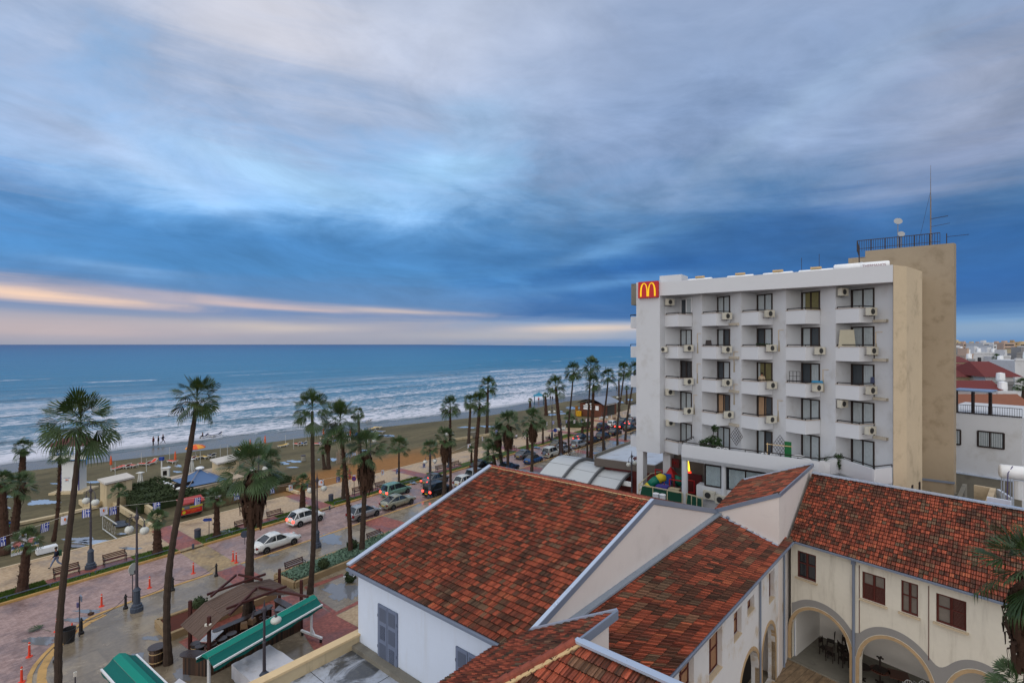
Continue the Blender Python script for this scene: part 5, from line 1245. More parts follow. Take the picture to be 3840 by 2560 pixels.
# ---------------------------------------------------------------- fan palms
M_frond = pm('m_frond', srgb(50, 70, 32), .5, .6, 2.2, spec=.35, dirt=srgb(84, 76, 34), dirt_amt=.45)
M_frond2 = pm('m_frond_grey', srgb(62, 84, 48), .55, .5, 2.2, spec=.4, dirt=srgb(90, 92, 50), dirt_amt=.35)
M_dead = pm('m_dead_leaf', srgb(66, 46, 34), .9, .5, 5)
M_trunk = pm('m_trunk', srgb(66, 54, 46), .95, .45, 4, bump=.6)
M_trunk2 = pm('m_trunk_shaggy', srgb(68, 48, 38), .95, .5, 6, bump=.7)
def fan(m, base, dirv, L, Rr, droop, nb, rg, mi=0, roll=0.0):
    """one costapalmate leaf: petiole + pleated blade that splits into hanging tips"""
    d = Vector(dirv).normalized(); side = d.cross(UP)
    if side.length < .1: side = Vector((1, 0, 0))
    side.normalize(); up = side.cross(d).normalized(); side = (side*math.cos(roll)+up*math.sin(roll)).normalized()
    # petiole bends a little under the blade's weight
    hub = Vector(base) + d*L - UP*(L*.10*droop)
    m.add([Vector(base)-side*.02, Vector(base)+side*.02, hub+side*.012, hub-side*.012], [[0, 1, 2, 3]], mi)
    dd = (d - UP*(.25*droop)).normalized(); up = side.cross(dd).normalized()
    spread = rg.uniform(.95, 1.45)
    for k in range(nb):
        f = (k+.5)/nb*2-1; a = f*spread; da = spread/nb*.98
        r = Rr*(1-.28*abs(f)**1.6)*rg.uniform(.93, 1.05)
        def dirat(x): return (dd*math.cos(x)+side*math.sin(x)).normalized()
        lift = up*(.05 if k % 2 else -.05)*Rr
        sag = abs(f)*.22+.12
        p0 = hub; u = dirat(a)
        q1 = hub + dirat(a-da)*r*.60 - UP*(r*.10*droop*sag*4) + lift*.5; q2 = hub + dirat(a+da)*r*.60 - UP*(r*.10*droop*sag*4) + lift*.5
        w = r*da*.62; mid = hub + u*r*.78 - UP*(r*.22*droop*(.5+abs(f)*.6)); sd = dd.cross(u); sd = u.cross(UP)
        if sd.length < .1: sd = side
        sd.normalize()
        tip = hub + u*r*(.98-.14*droop) - UP*(r*(.42+.25*rg.random())*droop*(.55+abs(f)*.5))
        m.add([p0, q1, q2, mid-sd*w*.45, mid+sd*w*.45, tip], [[0, 1, 2], [1, 3, 4, 2], [3, 5, 4]] if True else [], mi)
def crown_mesh(name, seed, nleaf, Rl, pet, droopk, up_lo, mat, nb=18):
    rg = random.Random(seed); m = MB(); g = 2.39996
    for k in range(nleaf):
        f = k/(nleaf-1)                     # 0 top .. 1 bottom
        el_ = R(70 - (70-up_lo)*f**.9 + rg.uniform(-7, 7)); a = k*g + rg.uniform(-.25, .25)
        d = Vector((math.cos(a)*math.cos(el_), math.sin(a)*math.cos(el_), math.sin(el_)))
        L = pet*rg.uniform(.7, 1.2)*(.8+.3*f); rr_ = Rl*rg.uniform(.85, 1.1)*(.82+.2*f)
        tired = rg.random() < .18
        fan(m, Vector((0, 0, -.25*f)), d, L*(1.1 if tired else 1), rr_*(.8 if tired else 1), droopk*(.15+1.0*f**1.6)*(1.5 if tired else rg.uniform(.75, 1.2)), nb, rg, roll=rg.uniform(-1, 1)*(1.0-.35*f))
    for k in range(5):      # spear leaves
        a = rg.uniform(0, 6.28); d = Vector((math.cos(a)*.14, math.sin(a)*.14, 1)).normalized(); s_ = d.orthogonal().normalized()*.03
        m.add([-s_, s_, d*pet*1.0+s_*2.0, d*(pet*1.2+Rl*.35), d*pet*1.0-s_*2.0], [[0, 1, 2, 3, 4]])
    o = m.build(name, mat); me = o.data; bpy.data.objects.remove(o); return me
CR = {'tall': [crown_mesh('crown', 100+k, 31, 1.18, .74, 1.0, -40, M_frond, 18) for k in range(4)],
      'bush': [crown_mesh('crown', 200+k, 38, 1.08, .84, .72, -28, M_frond2) for k in range(3)],
      'small': [crown_mesh('crown', 300+k, 30, .98, .66, .75, -22, M_frond2, 14) for k in range(3)]}
CRR = 1.95     # natural outer radius of those crowns
def skirt_mesh(seed, h, r, n):
    rg = random.Random(seed); m = MB()
    for _ in range(n):
        z = -rg.random()*h; a = rg.uniform(0, 6.28); u = Vector((math.cos(a), math.sin(a), 0)); rr_ = r*(.55+.6*math.sin(min(1, -z/h*1.15)*math.pi*.8))*rg.uniform(.7, 1.1)
        s_ = Vector((-u.y, u.x, 0))*rg.uniform(.04, .11); p = u*.12+UP*(z+.15); q = u*rr_+UP*(z-.10); t = u*(rr_*rg.uniform(.8, 1.0))+UP*(z-rg.uniform(.3, .6))
        m.add([p-s_*.5, p+s_*.5, q+s_, t+s_*.6, t-s_*.7, q-s_], [[0, 1, 2, 5], [5, 2, 3, 4]])
    o = m.build('dead_leaves', M_dead); me = o.data; bpy.data.objects.remove(o); return me
SK = [skirt_mesh(k, 1.9, .55, 300) for k in range(2)] + [skirt_mesh(9, .8, .42, 110)]
pn = 0
def palm(bx, by, hx, hy, rpx, kind, label, tr=.19, skirt=None, curve=0.0, zb=0.0, Y=None, shag=0, lean_y=0.0, grp='fan palms along the seafront'):
    """base and crown heart read from the photo; the crown hangs over the base's depth"""
    global pn; pn += 1; rg = random.Random(pn*13)
    B = gp(bx, by, zb) if Y is None else dp(bx, by, Y)
    Hh = dp(hx, hy, B.y+lean_y); t = empty('palm_tree', B, 0, label, 'palm tree', grp)
    n = 12; pts = []; rad = []; L = (Hh-B).length
    for k in range(n+1):
        f = k/n; p = B.lerp(Hh, f) + Vector((1, .3, 0)).normalized()*curve*L*math.sin(math.pi*f)*.5 + Vector((1, 0, 0))*(curve*L*.18*math.sin(2*math.pi*f))
        pts.append(p); rad.append(tr*(1.12-.45*f)*(1.25 if k == 0 else 1)*(1+.05*math.sin(k*2.1)))
    m = MB()
    # ringed trunk: many short sections
    P2 = []; R2 = []; N2 = max(14, int(L/.33)) if B.y < 90 else 14
    for k in range(N2+1):
        f = k/N2*n; i = min(int(f), n-1); g = f-i; P2.append(pts[i].lerp(pts[i+1], g)); r0 = rad[i]*(1-g)+rad[i+1]*g
        if k and k < N2: r0 *= (1.07 if k % 2 else .95)
        if f > n*.93: r0 *= .8
        R2.append(r0)
    m.tube(P2, R2, 10)
    if shag:   # old leaf bases standing off the trunk
        for _ in range(int(L*26)):
            f = rg.uniform(.02 if shag > 1 else .35, .98)*n; i = min(int(f), n-1); g = f-i; c = pts[i].lerp(pts[i+1], g); r0 = rad[i]
            a = rg.uniform(0, 6.28); u = Vector((math.cos(a), math.sin(a), 0)); s_ = Vector((-u.y, u.x, 0))*.05
            m.add([c+u*r0*.9-s_, c+u*r0*.9+s_, c+u*(r0+rg.uniform(.05, .14))+UP*rg.uniform(.05, .2)+s_*.5, c+u*(r0+.08)+UP*.12-s_*.5], [[0, 1, 2, 3]])
    m.build('trunk', M_trunk2 if shag else M_trunk, t)
    me = CR[kind][pn % len(CR[kind])]; c = bpy.data.objects.new('crown', me); COL.objects.link(c); c.parent = t; c.location = Hh-B+UP*(.22*rpx/FO*B.y)
    s = rpx/FO*B.y/CRR*(1.05 if kind == 'tall' else .98); c.scale = (s, s, s*rg.uniform(.95, 1.08)); c.rotation_euler = (rg.uniform(-.12, .12), rg.uniform(-.12, .12), rg.uniform(0, 6.28))
    if skirt is not None:
        k = bpy.data.objects.new('dead_leaves', SK[skirt]); COL.objects.link(k); k.parent = t; k.location = Hh-B-UP*.1; q = s*1.0; k.scale = (q, q, q*1.2); k.rotation_euler = (0, 0, rg.uniform(0, 6))
    return t
palm(228, 2760, 302, 1600, 158, 'tall', 'tallest leaning palm at the far left whose dark trunk leaves the frame bottom', tr=.165, curve=-.04)
palm(631, 2488, 739, 1505, 108, 'tall', 'tall bending palm standing by the wooden barrel, crown against the sea', tr=.20, curve=-.055)
palm(1163, 2224, 1171, 1541, 95, 'tall', 'slender tall palm rising behind the right end of the green awning', tr=.19, curve=.025)
palm(1315, 2086, 1276, 1585, 95, 'tall', 'tall palm with shaggy mid trunk just left of the house gable corner', tr=.19, shag=1, curve=.02)
palm(1356, 2080, 1374, 1694, 105, 'bush', 'stout palm with thick brown skirt of dead leaves near the gable', tr=.24, skirt=0)
palm(928, 2327, 949, 1770, 142, 'bush', 'big bushy palm with fat shaggy skirt growing through the wooden pergola', tr=.30, skirt=1)
palm(82, 2222, 103, 2035, 82, 'small', 'short thick palm on the kerb verge at the far left, flag string across it', tr=.34, shag=2)
palm(591, 2075, 589, 1950, 62, 'small', 'short thick palm on the verge by the first red path', tr=.36, shag=2)
palm(813, 2013, 813, 1868, 62, 'small', 'short palm on the verge beside the blue arrow sign', tr=.30, shag=2)
palm(1134, 1912, 1136, 1812, 52, 'small', 'short palm on the verge behind the white hatchback', tr=.33, shag=2)
palm(1287, 1871, 1289, 1772, 42, 'small', 'short palm on the verge hidden behind the shaggy tall trunk', tr=.24)
palm(1496, 1815, 1496, 1680, 56, 'bush', 'medium slim palm on the verge beyond the green people carrier', tr=.15)
palm(1613, 1783, 1613, 1685, 45, 'bush', 'medium palm on the verge above the grey braking saloon', tr=.2)
palm(1768, 1738, 1768, 1688, 24, 'small', 'very small young palm on the verge between two benches and the black saloon', tr=.2, shag=2)
palm(1978, 1685, 1977, 1625, 24, 'small', 'small palm on the verge with bare shaggy trunk beyond the grey coupe', tr=.25, shag=2)
palm(2036, 1664, 2036, 1597, 34, 'small', 'small palm on the verge next to the occupied bench', tr=.2, shag=2)
palm(2134, 1636, 2132, 1562, 30, 'small', 'small palm on the verge left of the blue round sign trunk', tr=.25, shag=2)
palm(2183, 1625.5, 2185, 1585, 22, 'small', 'stubby palm on the verge above the brake lights of the black saloon', tr=.3, shag=2)
palm(80, 1838, 87, 1682, 46, 'tall', 'thick beach palm at the far left standing highest in front of the surf', tr=.42, shag=2)
palm(20, 2074, 8, 1812, 60, 'bush', 'palm cut by the left frame edge', tr=.36, shag=1)
palm(52, 2005, 73, 1828, 72, 'bush', 'wide-crowned palm beside the one at the left frame edge', tr=.36, skirt=2, shag=1)
palm(201, 2027, 226, 1708, 46, 'tall', 'slim leaning palm in front of the lifeguard tower', tr=.16, skirt=None, shag=1, curve=.03)
palm(439, 1951, 446, 1846, 48, 'small', 'small dark palm in front of the cream beach hut', tr=.17)
palm(1351, 1706, 1343, 1552, 32, 'tall', 'thin beach palm rising behind the shaggy tall one, small crown against the surf', tr=.28)
palm(1232, 1756, 1229, 1645, 34, 'tall', 'beach palm with drooping yellow-green crown near the wicker fence', tr=.30, skirt=0)
palm(1217, 1757, 1209, 1692, 26, 'small', 'shorter twin of the drooping beach palm near the wicker fence', tr=.25)
palm(1012, 1803, 1014, 1722, 46, 'bush', 'palm half hidden behind the big bushy pergola palm', tr=.3)
palm(1690, 1850, 1688, 1530, 56, 'tall', 'tall palm with heavy crown left of centre, thin lower trunk', tr=.17, shag=1)
palm(1666, 1868, 1669, 1648, 60, 'bush', 'bushy palm with shaggy brown skirt in front of the heavy-crowned one', tr=.26, skirt=0)
palm(1757, 1663, 1765, 1512, 40, 'tall', 'beach-side palm seen between two taller crowns at centre', tr=.30)
palm(1826, 1625, 1830, 1452, 50, 'tall', 'highest palm of the centre cluster, standing on the sand', tr=.34)
palm(1782, 1800, 1799, 1515, 54, 'tall', 'thick-trunked palm just right of the gable peak', tr=.30, shag=1, curve=-.02)
palm(1904, 1768, 1906, 1592, 66, 'bush', 'broad bushy palm by the pavement in the centre cluster', tr=.24, skirt=0)
palm(1994, 1780, 1998, 1578, 58, 'bush', 'bushy palm with dark skirt beside the blue convertible', tr=.24, skirt=1)
palm(2105, 1717, 2084, 1450, 54, 'tall', 'thick shaggy leaning palm behind the white off-roader', tr=.36, shag=2, curve=.02)
palm(2136, 1709, 2150, 1395, 44, 'tall', 'slender curving palm in front of the silver hatchback', tr=.17, curve=-.05)
palm(2203, 1717, 2215, 1378, 47, 'tall', 'slender palm with the highest crown of the right group', tr=.17, curve=-.02)
palm(2216, 1721, 2226, 1440, 44, 'tall', 'stout palm right behind the slender highest-crowned one', tr=.30, shag=2)
palm(2264, 1694, 2281, 1414, 42, 'tall', 'slim curved palm before the wooden beach kiosk', tr=.20, curve=-.05)
palm(2316, 1675, 2340, 1393, 40, 'tall', 'slim leaning palm left of the hotel balconies', tr=.18, curve=-.05)
palm(2345, 1650, 2381, 1385, 36, 'tall', 'palm partly hidden behind the hotel corner', tr=.2, curve=-.03)
palm(1988, 1527, 1988, 1502, 15, 'small', 'tiny palm on the sand left of the blue gazebo', tr=.4, shag=2)
palm(2048, 1556, 2045, 1485, 19, 'small', 'palm on the sand right of the blue gazebo', tr=.45, shag=2)
palm(2350, 1514, 2350, 1456, 14, 'small', 'distant palm on the sand left of the hotel', tr=.35)
palm(2321, 1541, 2321, 1424, 11, 'small', 'distant pole-like palm with tiny crown near the hotel', tr=.35)
palm(1856, 1756, 1850, 1705, 52, 'bush', 'low dense palm of the clump behind the dark blue saloon', tr=.35)
palm(1883, 1756, 1868, 1622, 48, 'bush', 'upper dense palm of the clump behind the dark blue saloon', tr=.28, skirt=1)
palm(1826, 1740, 1832, 1668, 38, 'small', 'low green palm at the left of the centre clump', tr=.25)
palm(2150, 1600, 2150, 1576, 22, 'small', 'low spreading palm on the sand near the yellow bin', tr=.3)
palm(3866, 2900, 3866, 2160, 225, 'tall', 'near palm cut by the right frame edge, fronds over the tiled roof', tr=.2, Y=17.0, skirt=0, grp='courtyard palms')
palm(3800, 2900, 3812, 2575, 135, 'small', 'lower spiky palm at the bottom right corner', tr=.16, Y=19.0, grp='courtyard palms')
# ---------------------------------------------------------------- lamps
M_lampm = pm('m_lamp_iron', srgb(70, 66, 74), .5, .15, 4)
M_lampb = pm('m_lamp_base', srgb(66, 74, 88), .5, .15, 4)
M_globe = pm('m_globe', srgb(196, 198, 192), .3, .04, 3)
def lamp_proto(H=7.4):
    t = empty('street_lamp', (0, 0, 0), 0, 'x', 'street lamp', 'twin-globe street lamps')
    MB().lathe([(.42, 0), (.42, .3), (.34, .34), (.34, .5), (.24, .56), (.22, 1.5), (.27, 1.55), (.20, 1.65), (.12, 1.8)], (0, 0, 0), 12).build('base', M_lampb, t, world=False)
    MB().tube([(0, 0, 1.7), (0, 0, 4.2), (0, 0, 4.25), (0, 0, 4.4), (0, 0, H-.5), (0, 0, H-.45), (0, 0, H-.25), (0, 0, H-.1), (0, 0, H+.45)], [.10, .085, .12, .075, .06, .14, .14, .06, .012], 8).build('pole', M_lampm, t, world=False)
    for sgn in (-1, 1):
        m = MB(); pts = [(sgn*.05, 0, H-.9)] + [(sgn*(.05+.30*(1-math.cos(a))), 0, H-.75+.42*math.sin(a)) for a in [math.pi*k/10 for k in range(11)]]
        m.tube(pts, .028, 6); m.tube([(sgn*(.18+.10*math.cos(a)), 0, H-1.05+.12*math.sin(a)) for a in [k*.6 for k in range(10)]], .018, 5)
        m.tube([(sgn*.65, 0, H-.75), (sgn*.65, 0, H-1.05)], [.02, .09], 8); m.build('arm', M_lampm, t, world=False)
        MB().ball((sgn*.65, 0, H-1.32), .30, 12).build('globe', M_globe, t, smooth=True, world=False)
    return t
lp = lamp_proto(); lfirst = True
def lamp(x, y, ytop, label, rz, z=0.0):
    global lfirst
    t = lp if lfirst else copy_tree(lp); lfirst = False; B = gp(x, y, z); t.location = B; t['label'] = label
    H = (CZ-(ytop-HY)/FO*B.y-B.z)/7.85; t.scale = (1, 1, max(.6, min(1.25, H))); t.rotation_euler = (0, 0, rz)
ax_s = ROADROT
lamp(340, 2130, 1807, 'twin-globe street lamp between the two leftmost benches', ax_s+R(-75))
lamp(513, 2289, 1899, 'twin-globe street lamp on the plaza kerb next to the round road mirror', ax_s+R(-62))
lamp(1189, 2050, 1771, 'twin-globe street lamp by the puddle in front of the silver saloon', ax_s+R(-20))
lamp(970, 1960, 1700, 'street lamp on the promenade hidden behind the big bushy palm', ax_s+R(-40))
lamp(1389, 1837, 1600, 'street lamp on the promenade behind the brown-skirted palm', ax_s)
lamp(1613, 1865, 1690, 'street lamp on the near kerb beside the black off-roader', ax_s+R(-30))
lamp(1684, 1752, 1590, 'street lamp on the promenade between two centre benches', ax_s)
lamp(2070, 1650, 1513, 'street lamp next to the blue round sign with globes against the sand', ax_s+R(-20))
lamp(2207, 1592, 1493, 'street lamp in front of the wooden kiosk sign', ax_s+R(-20))
lamp(2322, 1566, 1466, 'farthest street lamp, globes seen between slim palms left of the hotel', ax_s+R(-20))
lamp(2266, 1690, 1530, 'street lamp on the near pavement before the kiosk', ax_s+R(-20))
lamp(2104, 1735, 1572, 'street lamp on the near pavement by the thick leaning palm', ax_s+R(-10))
lamp(991, 2594, 2248, 'nearest street lamp standing between green awning and parapet', ax_s+R(-48))
for o_ in [o for o in COL.objects if o.parent and o.parent.get('label', '').startswith('nearest street lamp') and o.name.startswith('globe') and o.location.x < .1 and o.data.vertices[0].co.x < 0]: bpy.data.objects.remove(o_)
lamp(2369, 1905, 1689, 'street lamp rising beside the flat white restaurant roof', ax_s+R(-10))
# ---------------------------------------------------------------- benches
M_bench = pm('m_bench_wood', srgb(84, 46, 40), .5, .3, 5); M_benchm = pm('m_bench_iron', (.02, .02, .022), .5, .1, 4)
def bench_proto():
    t = empty('park_bench', (0, 0, 0), 0, 'x', 'bench', 'wooden benches along the seafront'); L = 1.75
    m = MB()
    for k in range(4): m.box((0, -.18+.13*k, .44), (L, .10, .035))
    m.build('seat', M_bench, t, world=False)
    m = MB()
    for k in range(3): m.box((0, .27+.035*k, .58+.13*k), (L, .03, .09))
    m.build('backrest', M_bench, t, world=False)
    for x in (-L/2+.06, L/2-.06):
        m = MB(); m.bar((x, -.2, 0), (x, -.16, .44), .05); m.bar((x, .24, 0), (x, .2, .44), .05); m.bar((x, .2, .42), (x, .38, .90), .045); m.bar((x, -.22, .44), (x, .25, .42), .05)
        m.bar((x, -.2, .44), (x, -.22, .64), .04); m.bar((x, -.24, .65), (x, .28, .66), .045); m.build('leg', M_benchm, t, world=False)
    return t
bp_ = bench_proto(); bfirst = True
def bench(x1, y1, x2, y2, label, flip=True):
    global bfirst
    t = bp_ if bfirst else copy_tree(bp_); bfirst = False
    a = gp(x1, y1, 0); c = gp(x2, y2, 0); t.location = (a+c)/2; t['label'] = label; t.rotation_euler = (0, 0, ROADROT)
bench(208, 2170, 293, 2149, 'bench half behind the leftmost tall trunk')
bench(394, 2117, 469, 2100, 'bench right of the leftmost street lamp on the red pad')
bench(892, 1985, 935, 1974, 'bench on the wet pad just left of the bushy palm trunk')
bench(1007, 1949, 1056, 1936, 'bench on the promenade straight behind the white hatchback')
bench(1333, 1853, 1358, 1847, 'bench partly behind the brown-skirted palm trunk')
bench(1411, 1835, 1447, 1825, 'bench on the verge pad above the green people carrier')
bench(1640, 1768, 1664, 1762, 'bench left of the centre cluster trunk')
bench(1700, 1752, 1725, 1747, 'bench right of the centre cluster trunk')
bench(1914, 1693, 1935, 1686, 'bench behind the grey coupe')
bench(2083, 1644, 2097, 1640, 'bench just right of the blue round sign')
bench(2191, 1615, 2209, 1613, 'bench beyond the black saloon with brake lights')
bench(2302, 1578, 2312, 1576, 'bench behind the white small car near the kiosk')
bench(2050, 1655, 2068, 1651, 'bench with a dark-clothed person sitting on it')
bench(1076, 2148, 1140, 2128, 'bench on the near plaza beside the green planter')
bench(1383, 2033, 1432, 2019, 'bench on the near plaza close to the tiled gable')
# ---------------------------------------------------------------- bollards, posts, bins
M_or = pm('m_orange_plastic', srgb(214, 68, 44), .5, .12, 5); M_wt = pm('m_white_plastic', srgb(220, 216, 206), .5, .06, 4)
def flex():
    t = empty('flexible_post', (0, 0, 0), 0, 'x', 'traffic post', 'orange traffic posts along the plaza kerb')
    MB().lathe([(.18, 0), (.17, .04), (.07, .06), (.055, .9), (.03, .95)], (0, 0, 0), 12).build('post', M_or, t, world=False)
    for z in (.62, .78): MB().lathe([(.058, 0), (.057, .06)], (0, 0, z), 12).build('white_band', M_wt, t, world=False)
    return t
fx = flex(); ff = True
for k, (x, y) in enumerate([(81, 2557), (110, 2461), (213, 2366), (381, 2272), (561, 2203), (725, 2149), (874, 2102), (886, 2109)]):
    t = fx if ff else copy_tree(fx); ff = False; t.location = gp(x, y, -.12)
    t['label'] = ['orange traffic post at the bottom left corner', 'orange traffic post at the mouth of the yellow kerb curve', 'orange traffic post left of the traffic cone', 'orange traffic post between puddle and plaza lamp', 'orange traffic post left of the bending tall palm', 'orange traffic post right of the bending tall palm', 'left orange traffic post of the pair by the silver saloon', 'right orange traffic post of the pair by the silver saloon'][k]
B = gp(270, 2372, 0); t = empty('traffic_cone', B, .3, 'orange and white traffic cone beside the rubbish tub', 'traffic cone')
MB().box((0, 0, .02), (.4, .4, .04)).build('base', M_or, t, world=False); MB().lathe([(.15, .04), (.11, .25)], (0, 0, 0), 14).lathe([(.075, .42), (.03, .7)], (0, 0, 0), 14).build('cone', M_or, t, world=False); MB().lathe([(.11, .25), (.075, .42)], (0, 0, 0), 14).build('white_band', M_wt, t, world=False)
def bollard():
    t = empty('bollard', (0, 0, 0), 0, 'x', 'bollard', 'iron chain bollards on the plaza edge'); MB().lathe([(.16, 0), (.16, .14), (.09, .18), (.075, .85), (.11, .88), (.10, .95), (.05, 1.0), (.06, 1.06), (.02, 1.12)], (0, 0, 0), 10).build('post', M_benchm, t, world=False); return t
bo = bollard(); bf = True; BP = [(210, 2480), (305, 2375), (471, 2281), (648, 2213), (811, 2159)]; BW = []
for k, (x, y) in enumerate(BP):
    t = bo if bf else copy_tree(bo); bf = False; t.location = gp(x, y, 0); BW.append(gp(x, y, 0)); t['label'] = ['dark iron bollard lowest on the curved kerb', 'dark iron bollard beside the small sign post', 'dark iron bollard left of the plaza lamp', 'dark iron bollard half behind the bending palm', 'dark iron bollard at the corner of the yellow crossing'][k]
for k in range(4):
    a, c = BW[k]+UP*.9, BW[k+1]+UP*.9; pts = [a.lerp(c, j/12)-UP*(.45*4*(j/12)*(1-j/12)) for j in range(13)]
    o = MB().tube(pts, .018, 5).build('chain', M_benchm); tag(o, ['sagging chain between the lowest two bollards', 'sagging chain from the sign-post bollard to the lamp bollard', 'sagging chain running behind the plaza lamp', 'sagging chain ending at the yellow crossing bollard'][k], 'chain')
for k, (x, y) in enumerate([(724, 2056), (1236, 1910)]):
    o = MB().lathe([(.11, 0), (.11, .42), (.05, .47)], gp(x, y, 0), 10).build('short_post', M_lampb); tag(o, ['short grey post at the near end of the first red path', 'short grey post at the near end of the second red path'][k], 'post')
def bin_(x, y, label, mat=None, r=.3, h=.95):
    B = gp(x, y, 0); t = empty('litter_bin', B, 0, label, 'litter bin'); MB().lathe([(r, 0), (r, h*.8), (r*.95, h*.82)], (0, 0, 0), 16).build('body', mat or M_lampb, t, world=False); MB().lathe([(r*1.06, h*.84), (r*1.06, h*.93), (r*.6, h)], (0, 0, 0), 16).build('lid', M_lampm, t, world=False)
bin_(741, 2015, 'grey-blue litter bin beside the first red path'); bin_(1241, 1879, 'grey-blue litter bin beside the second red path'); bin_(2252, 1603, 'litter bin behind the navy car', h=1.1)
bin_(1137, 1727, 'pale litter bin with rusty rim on the sand', pm('m_pale_bin', srgb(150, 146, 134), .8, .15, 3), .38, 1.0)
# plastic tub with feet
B = gp(258, 2405, 0); t = empty('tub', B, .4, 'black rubbish tub on the plaza edge behind the leftmost trunk', 'tub'); MB().lathe([(.30, 0), (.38, .85), (.40, .9), (.36, .9), (.3, .5)], (0, 0, 0), 18).build('body', M_benchm, t, world=False)
# verge rail
m = MB()
for a, c in ((-20, 13.2), (13.6, 19.7), (22.5, 35.0), (37.3, 46), (47, 52), (55, 66), (68, 75)):
    n = max(1, int((c-a)/2.4)); 
    for k in range(n+1): q = ST(a+(c-a)*k/n, 55.25, 0); m.bar(q, q+UP*.34, .06)
    m.bar(ST(a, 55.25, .32), ST(c, 55.25, .32), .06)
    o = m.build('verge_rail', pm('m_rail_blue', srgb(86, 98, 112), .5, .15, 3)); tag(o, f'low grey-blue pipe rail along the verge, {["at the far left end", "up to the first red path", "between the first and second red paths", "just past the second red path", "before the grey saloon", "beyond the third red path", "in the middle distance"][[-20, 13.6, 22.5, 37.3, 47, 55, 68].index(a)]}', 'rail', 'low rails along the grass verge'); m = MB()
# road signs
def sign(x, y, ytop, label, kind, rz=None, cat='road sign'):
    B = gp(x, y, 0); H = CZ-(ytop-HY)/FO*B.y; t = empty('road_sign', B, ROADROT if rz is None else rz, label, cat)
    MB().tube([(0, 0, 0), (0, 0, H)], .035, 8).build('post', M_lampm, t, world=False); return t, H
t, H = sign(497, 2255, 2110, 'grey backs of a round road mirror sign on a thin post by the plaza lamp', 'mirror'); m = MB(); m.lathe([(.42, -.02), (.42, .02)], (.04, -.06, H-.42), 24, axis=(.5, -1, .05)); m.build('disc', pm('m_sign_back', srgb(176, 180, 176), .5, .1, 3), t, world=False)
MB().box((0, -.05, H-.75), (.34, .05, .3)).build('box', M_lampm, t, world=False)
t, H = sign(298, 2385, 2235, 'narrow sign post with small plates seen edge-on near the traffic cone', 'plates', rz=.9); MB().box((.08, 0, H-.15), (.06, .45, .35)).build('plate', M_grey, t, world=False); MB().box((-.1, 0, H-.55), (.1, .2, .3)).build('plate', pm('m_violet', srgb(90, 84, 120), .5, .1, 3), t, world=False)
t, H = sign(282, 2640, 2518, 'short post with a small white box at the frame bottom', 'post'); MB().box((0, 0, H-.12), (.12, .1, .24)).build('box', M_wt, t, world=False)
M_sblue = pm('m_sign_blue', srgb(34, 62, 140), .45, .06, 3); M_sred = pm('m_sign_red_ring', srgb(150, 30, 44), .45, .06, 3)
t, H = sign(1328, 1865, 1785, 'red and blue no-parking sign behind a hanging white flag', 'nopark', rz=-.2); MB().lathe([(.32, 0), (.32, .03)], (0, -.03, H-.3), 24, axis=(0, -1, 0)).build('red_ring', M_sred, t, world=False); MB().lathe([(.24, 0), (.24, .012)], (0, -.062, H-.3), 24, axis=(0, -1, 0)).build('blue_disc', M_sblue, t, world=False)
MB().box((0, -.085, H-.3), (.07, .01, .5)).build('red_bar', M_sred, t, world=False)
t, H = sign(784, 2024, 1940, 'blue arrow-shaped finger sign beside the short verge palm', 'arrow', rz=.2); MB().poly([(-.45, -.02, H-.05), (-.6, -.02, H-.2), (-.45, -.02, H-.35), (.25, -.02, H-.35), (.25, -.02, H-.05)]).poly([(.25, .02, H-.05), (.25, .02, H-.35), (-.45, .02, H-.35), (-.6, .02, H-.2), (-.45, .02, H-.05)]).build('panel', M_sblue, t, world=False)
t, H = sign(2082, 1648, 1606, 'dark blue round sign on a thin post next to the far bench', 'blue', rz=-.2); MB().lathe([(.4, 0), (.4, .03)], (0, -.03, H-.35), 24, axis=(0, -1, 0)).build('disc', M_sblue, t, world=False)
t, H = sign(918, 2040, 1990, 'grey back of a round sign half hidden by the bushy palm trunk', 'back', rz=.2); MB().lathe([(.36, 0), (.36, .03)], (0, -.03, H-.3), 24, axis=(.3, -1, 0)).build('disc', M_lampb, t, world=False)
# ---------------------------------------------------------------- flags on strings
M_fb = pm('m_flag_blue', srgb(44, 66, 160), .7, .06, 4); M_fw = pm('m_flag_white', srgb(222, 222, 232), .7, .04, 4); M_fo = pm('m_flag_orange', srgb(222, 112, 44), .7, .06, 4); M_fg = pm('m_flag_green', srgb(70, 120, 70), .7, .06, 4)
FL = [(3, 2031, 'G'), (84, 2006, 'C'), (170, 1976, 'G'), (244, 1949, 'C'), (323, 1924, 'G'), (388, 1916, 'C'), (423, 1914, 'G'), (587, 1897, 'G'), (675, 1886, 'C'), (742, 1878, 'G'), (819, 1870, 'C'), (886, 1861, 'G'), (1020, 1838, 'G'), (1090, 1828, 'C'), (1150, 1820, 'G'), (1204, 1809, 'C'), (1269, 1796, 'G'), (1328, 1790, 'C'), (1435, 1771, 'C'), (1489, 1767, 'G'), (1590, 1744, 'G'), (1632, 1729, 'G'), (1760, 1672, 'C'), (1784, 1660, 'G'), (1809, 1645, 'C'), (1846, 1628, 'C'), (1862, 1619, 'G'), (2051, 1588, 'C'), (2075, 1584, 'G'), (2124, 1580, 'G'), (2154, 1581, 'C'), (2180, 1578, 'G'), (2200, 1574, 'C'), (2248, 1569, 'C'), (2293, 1561, 'C'), (2339, 1554, 'C')]
sp = ST(0, 57.15)
FS = .62
fpos = []
nG = nC_ = 0
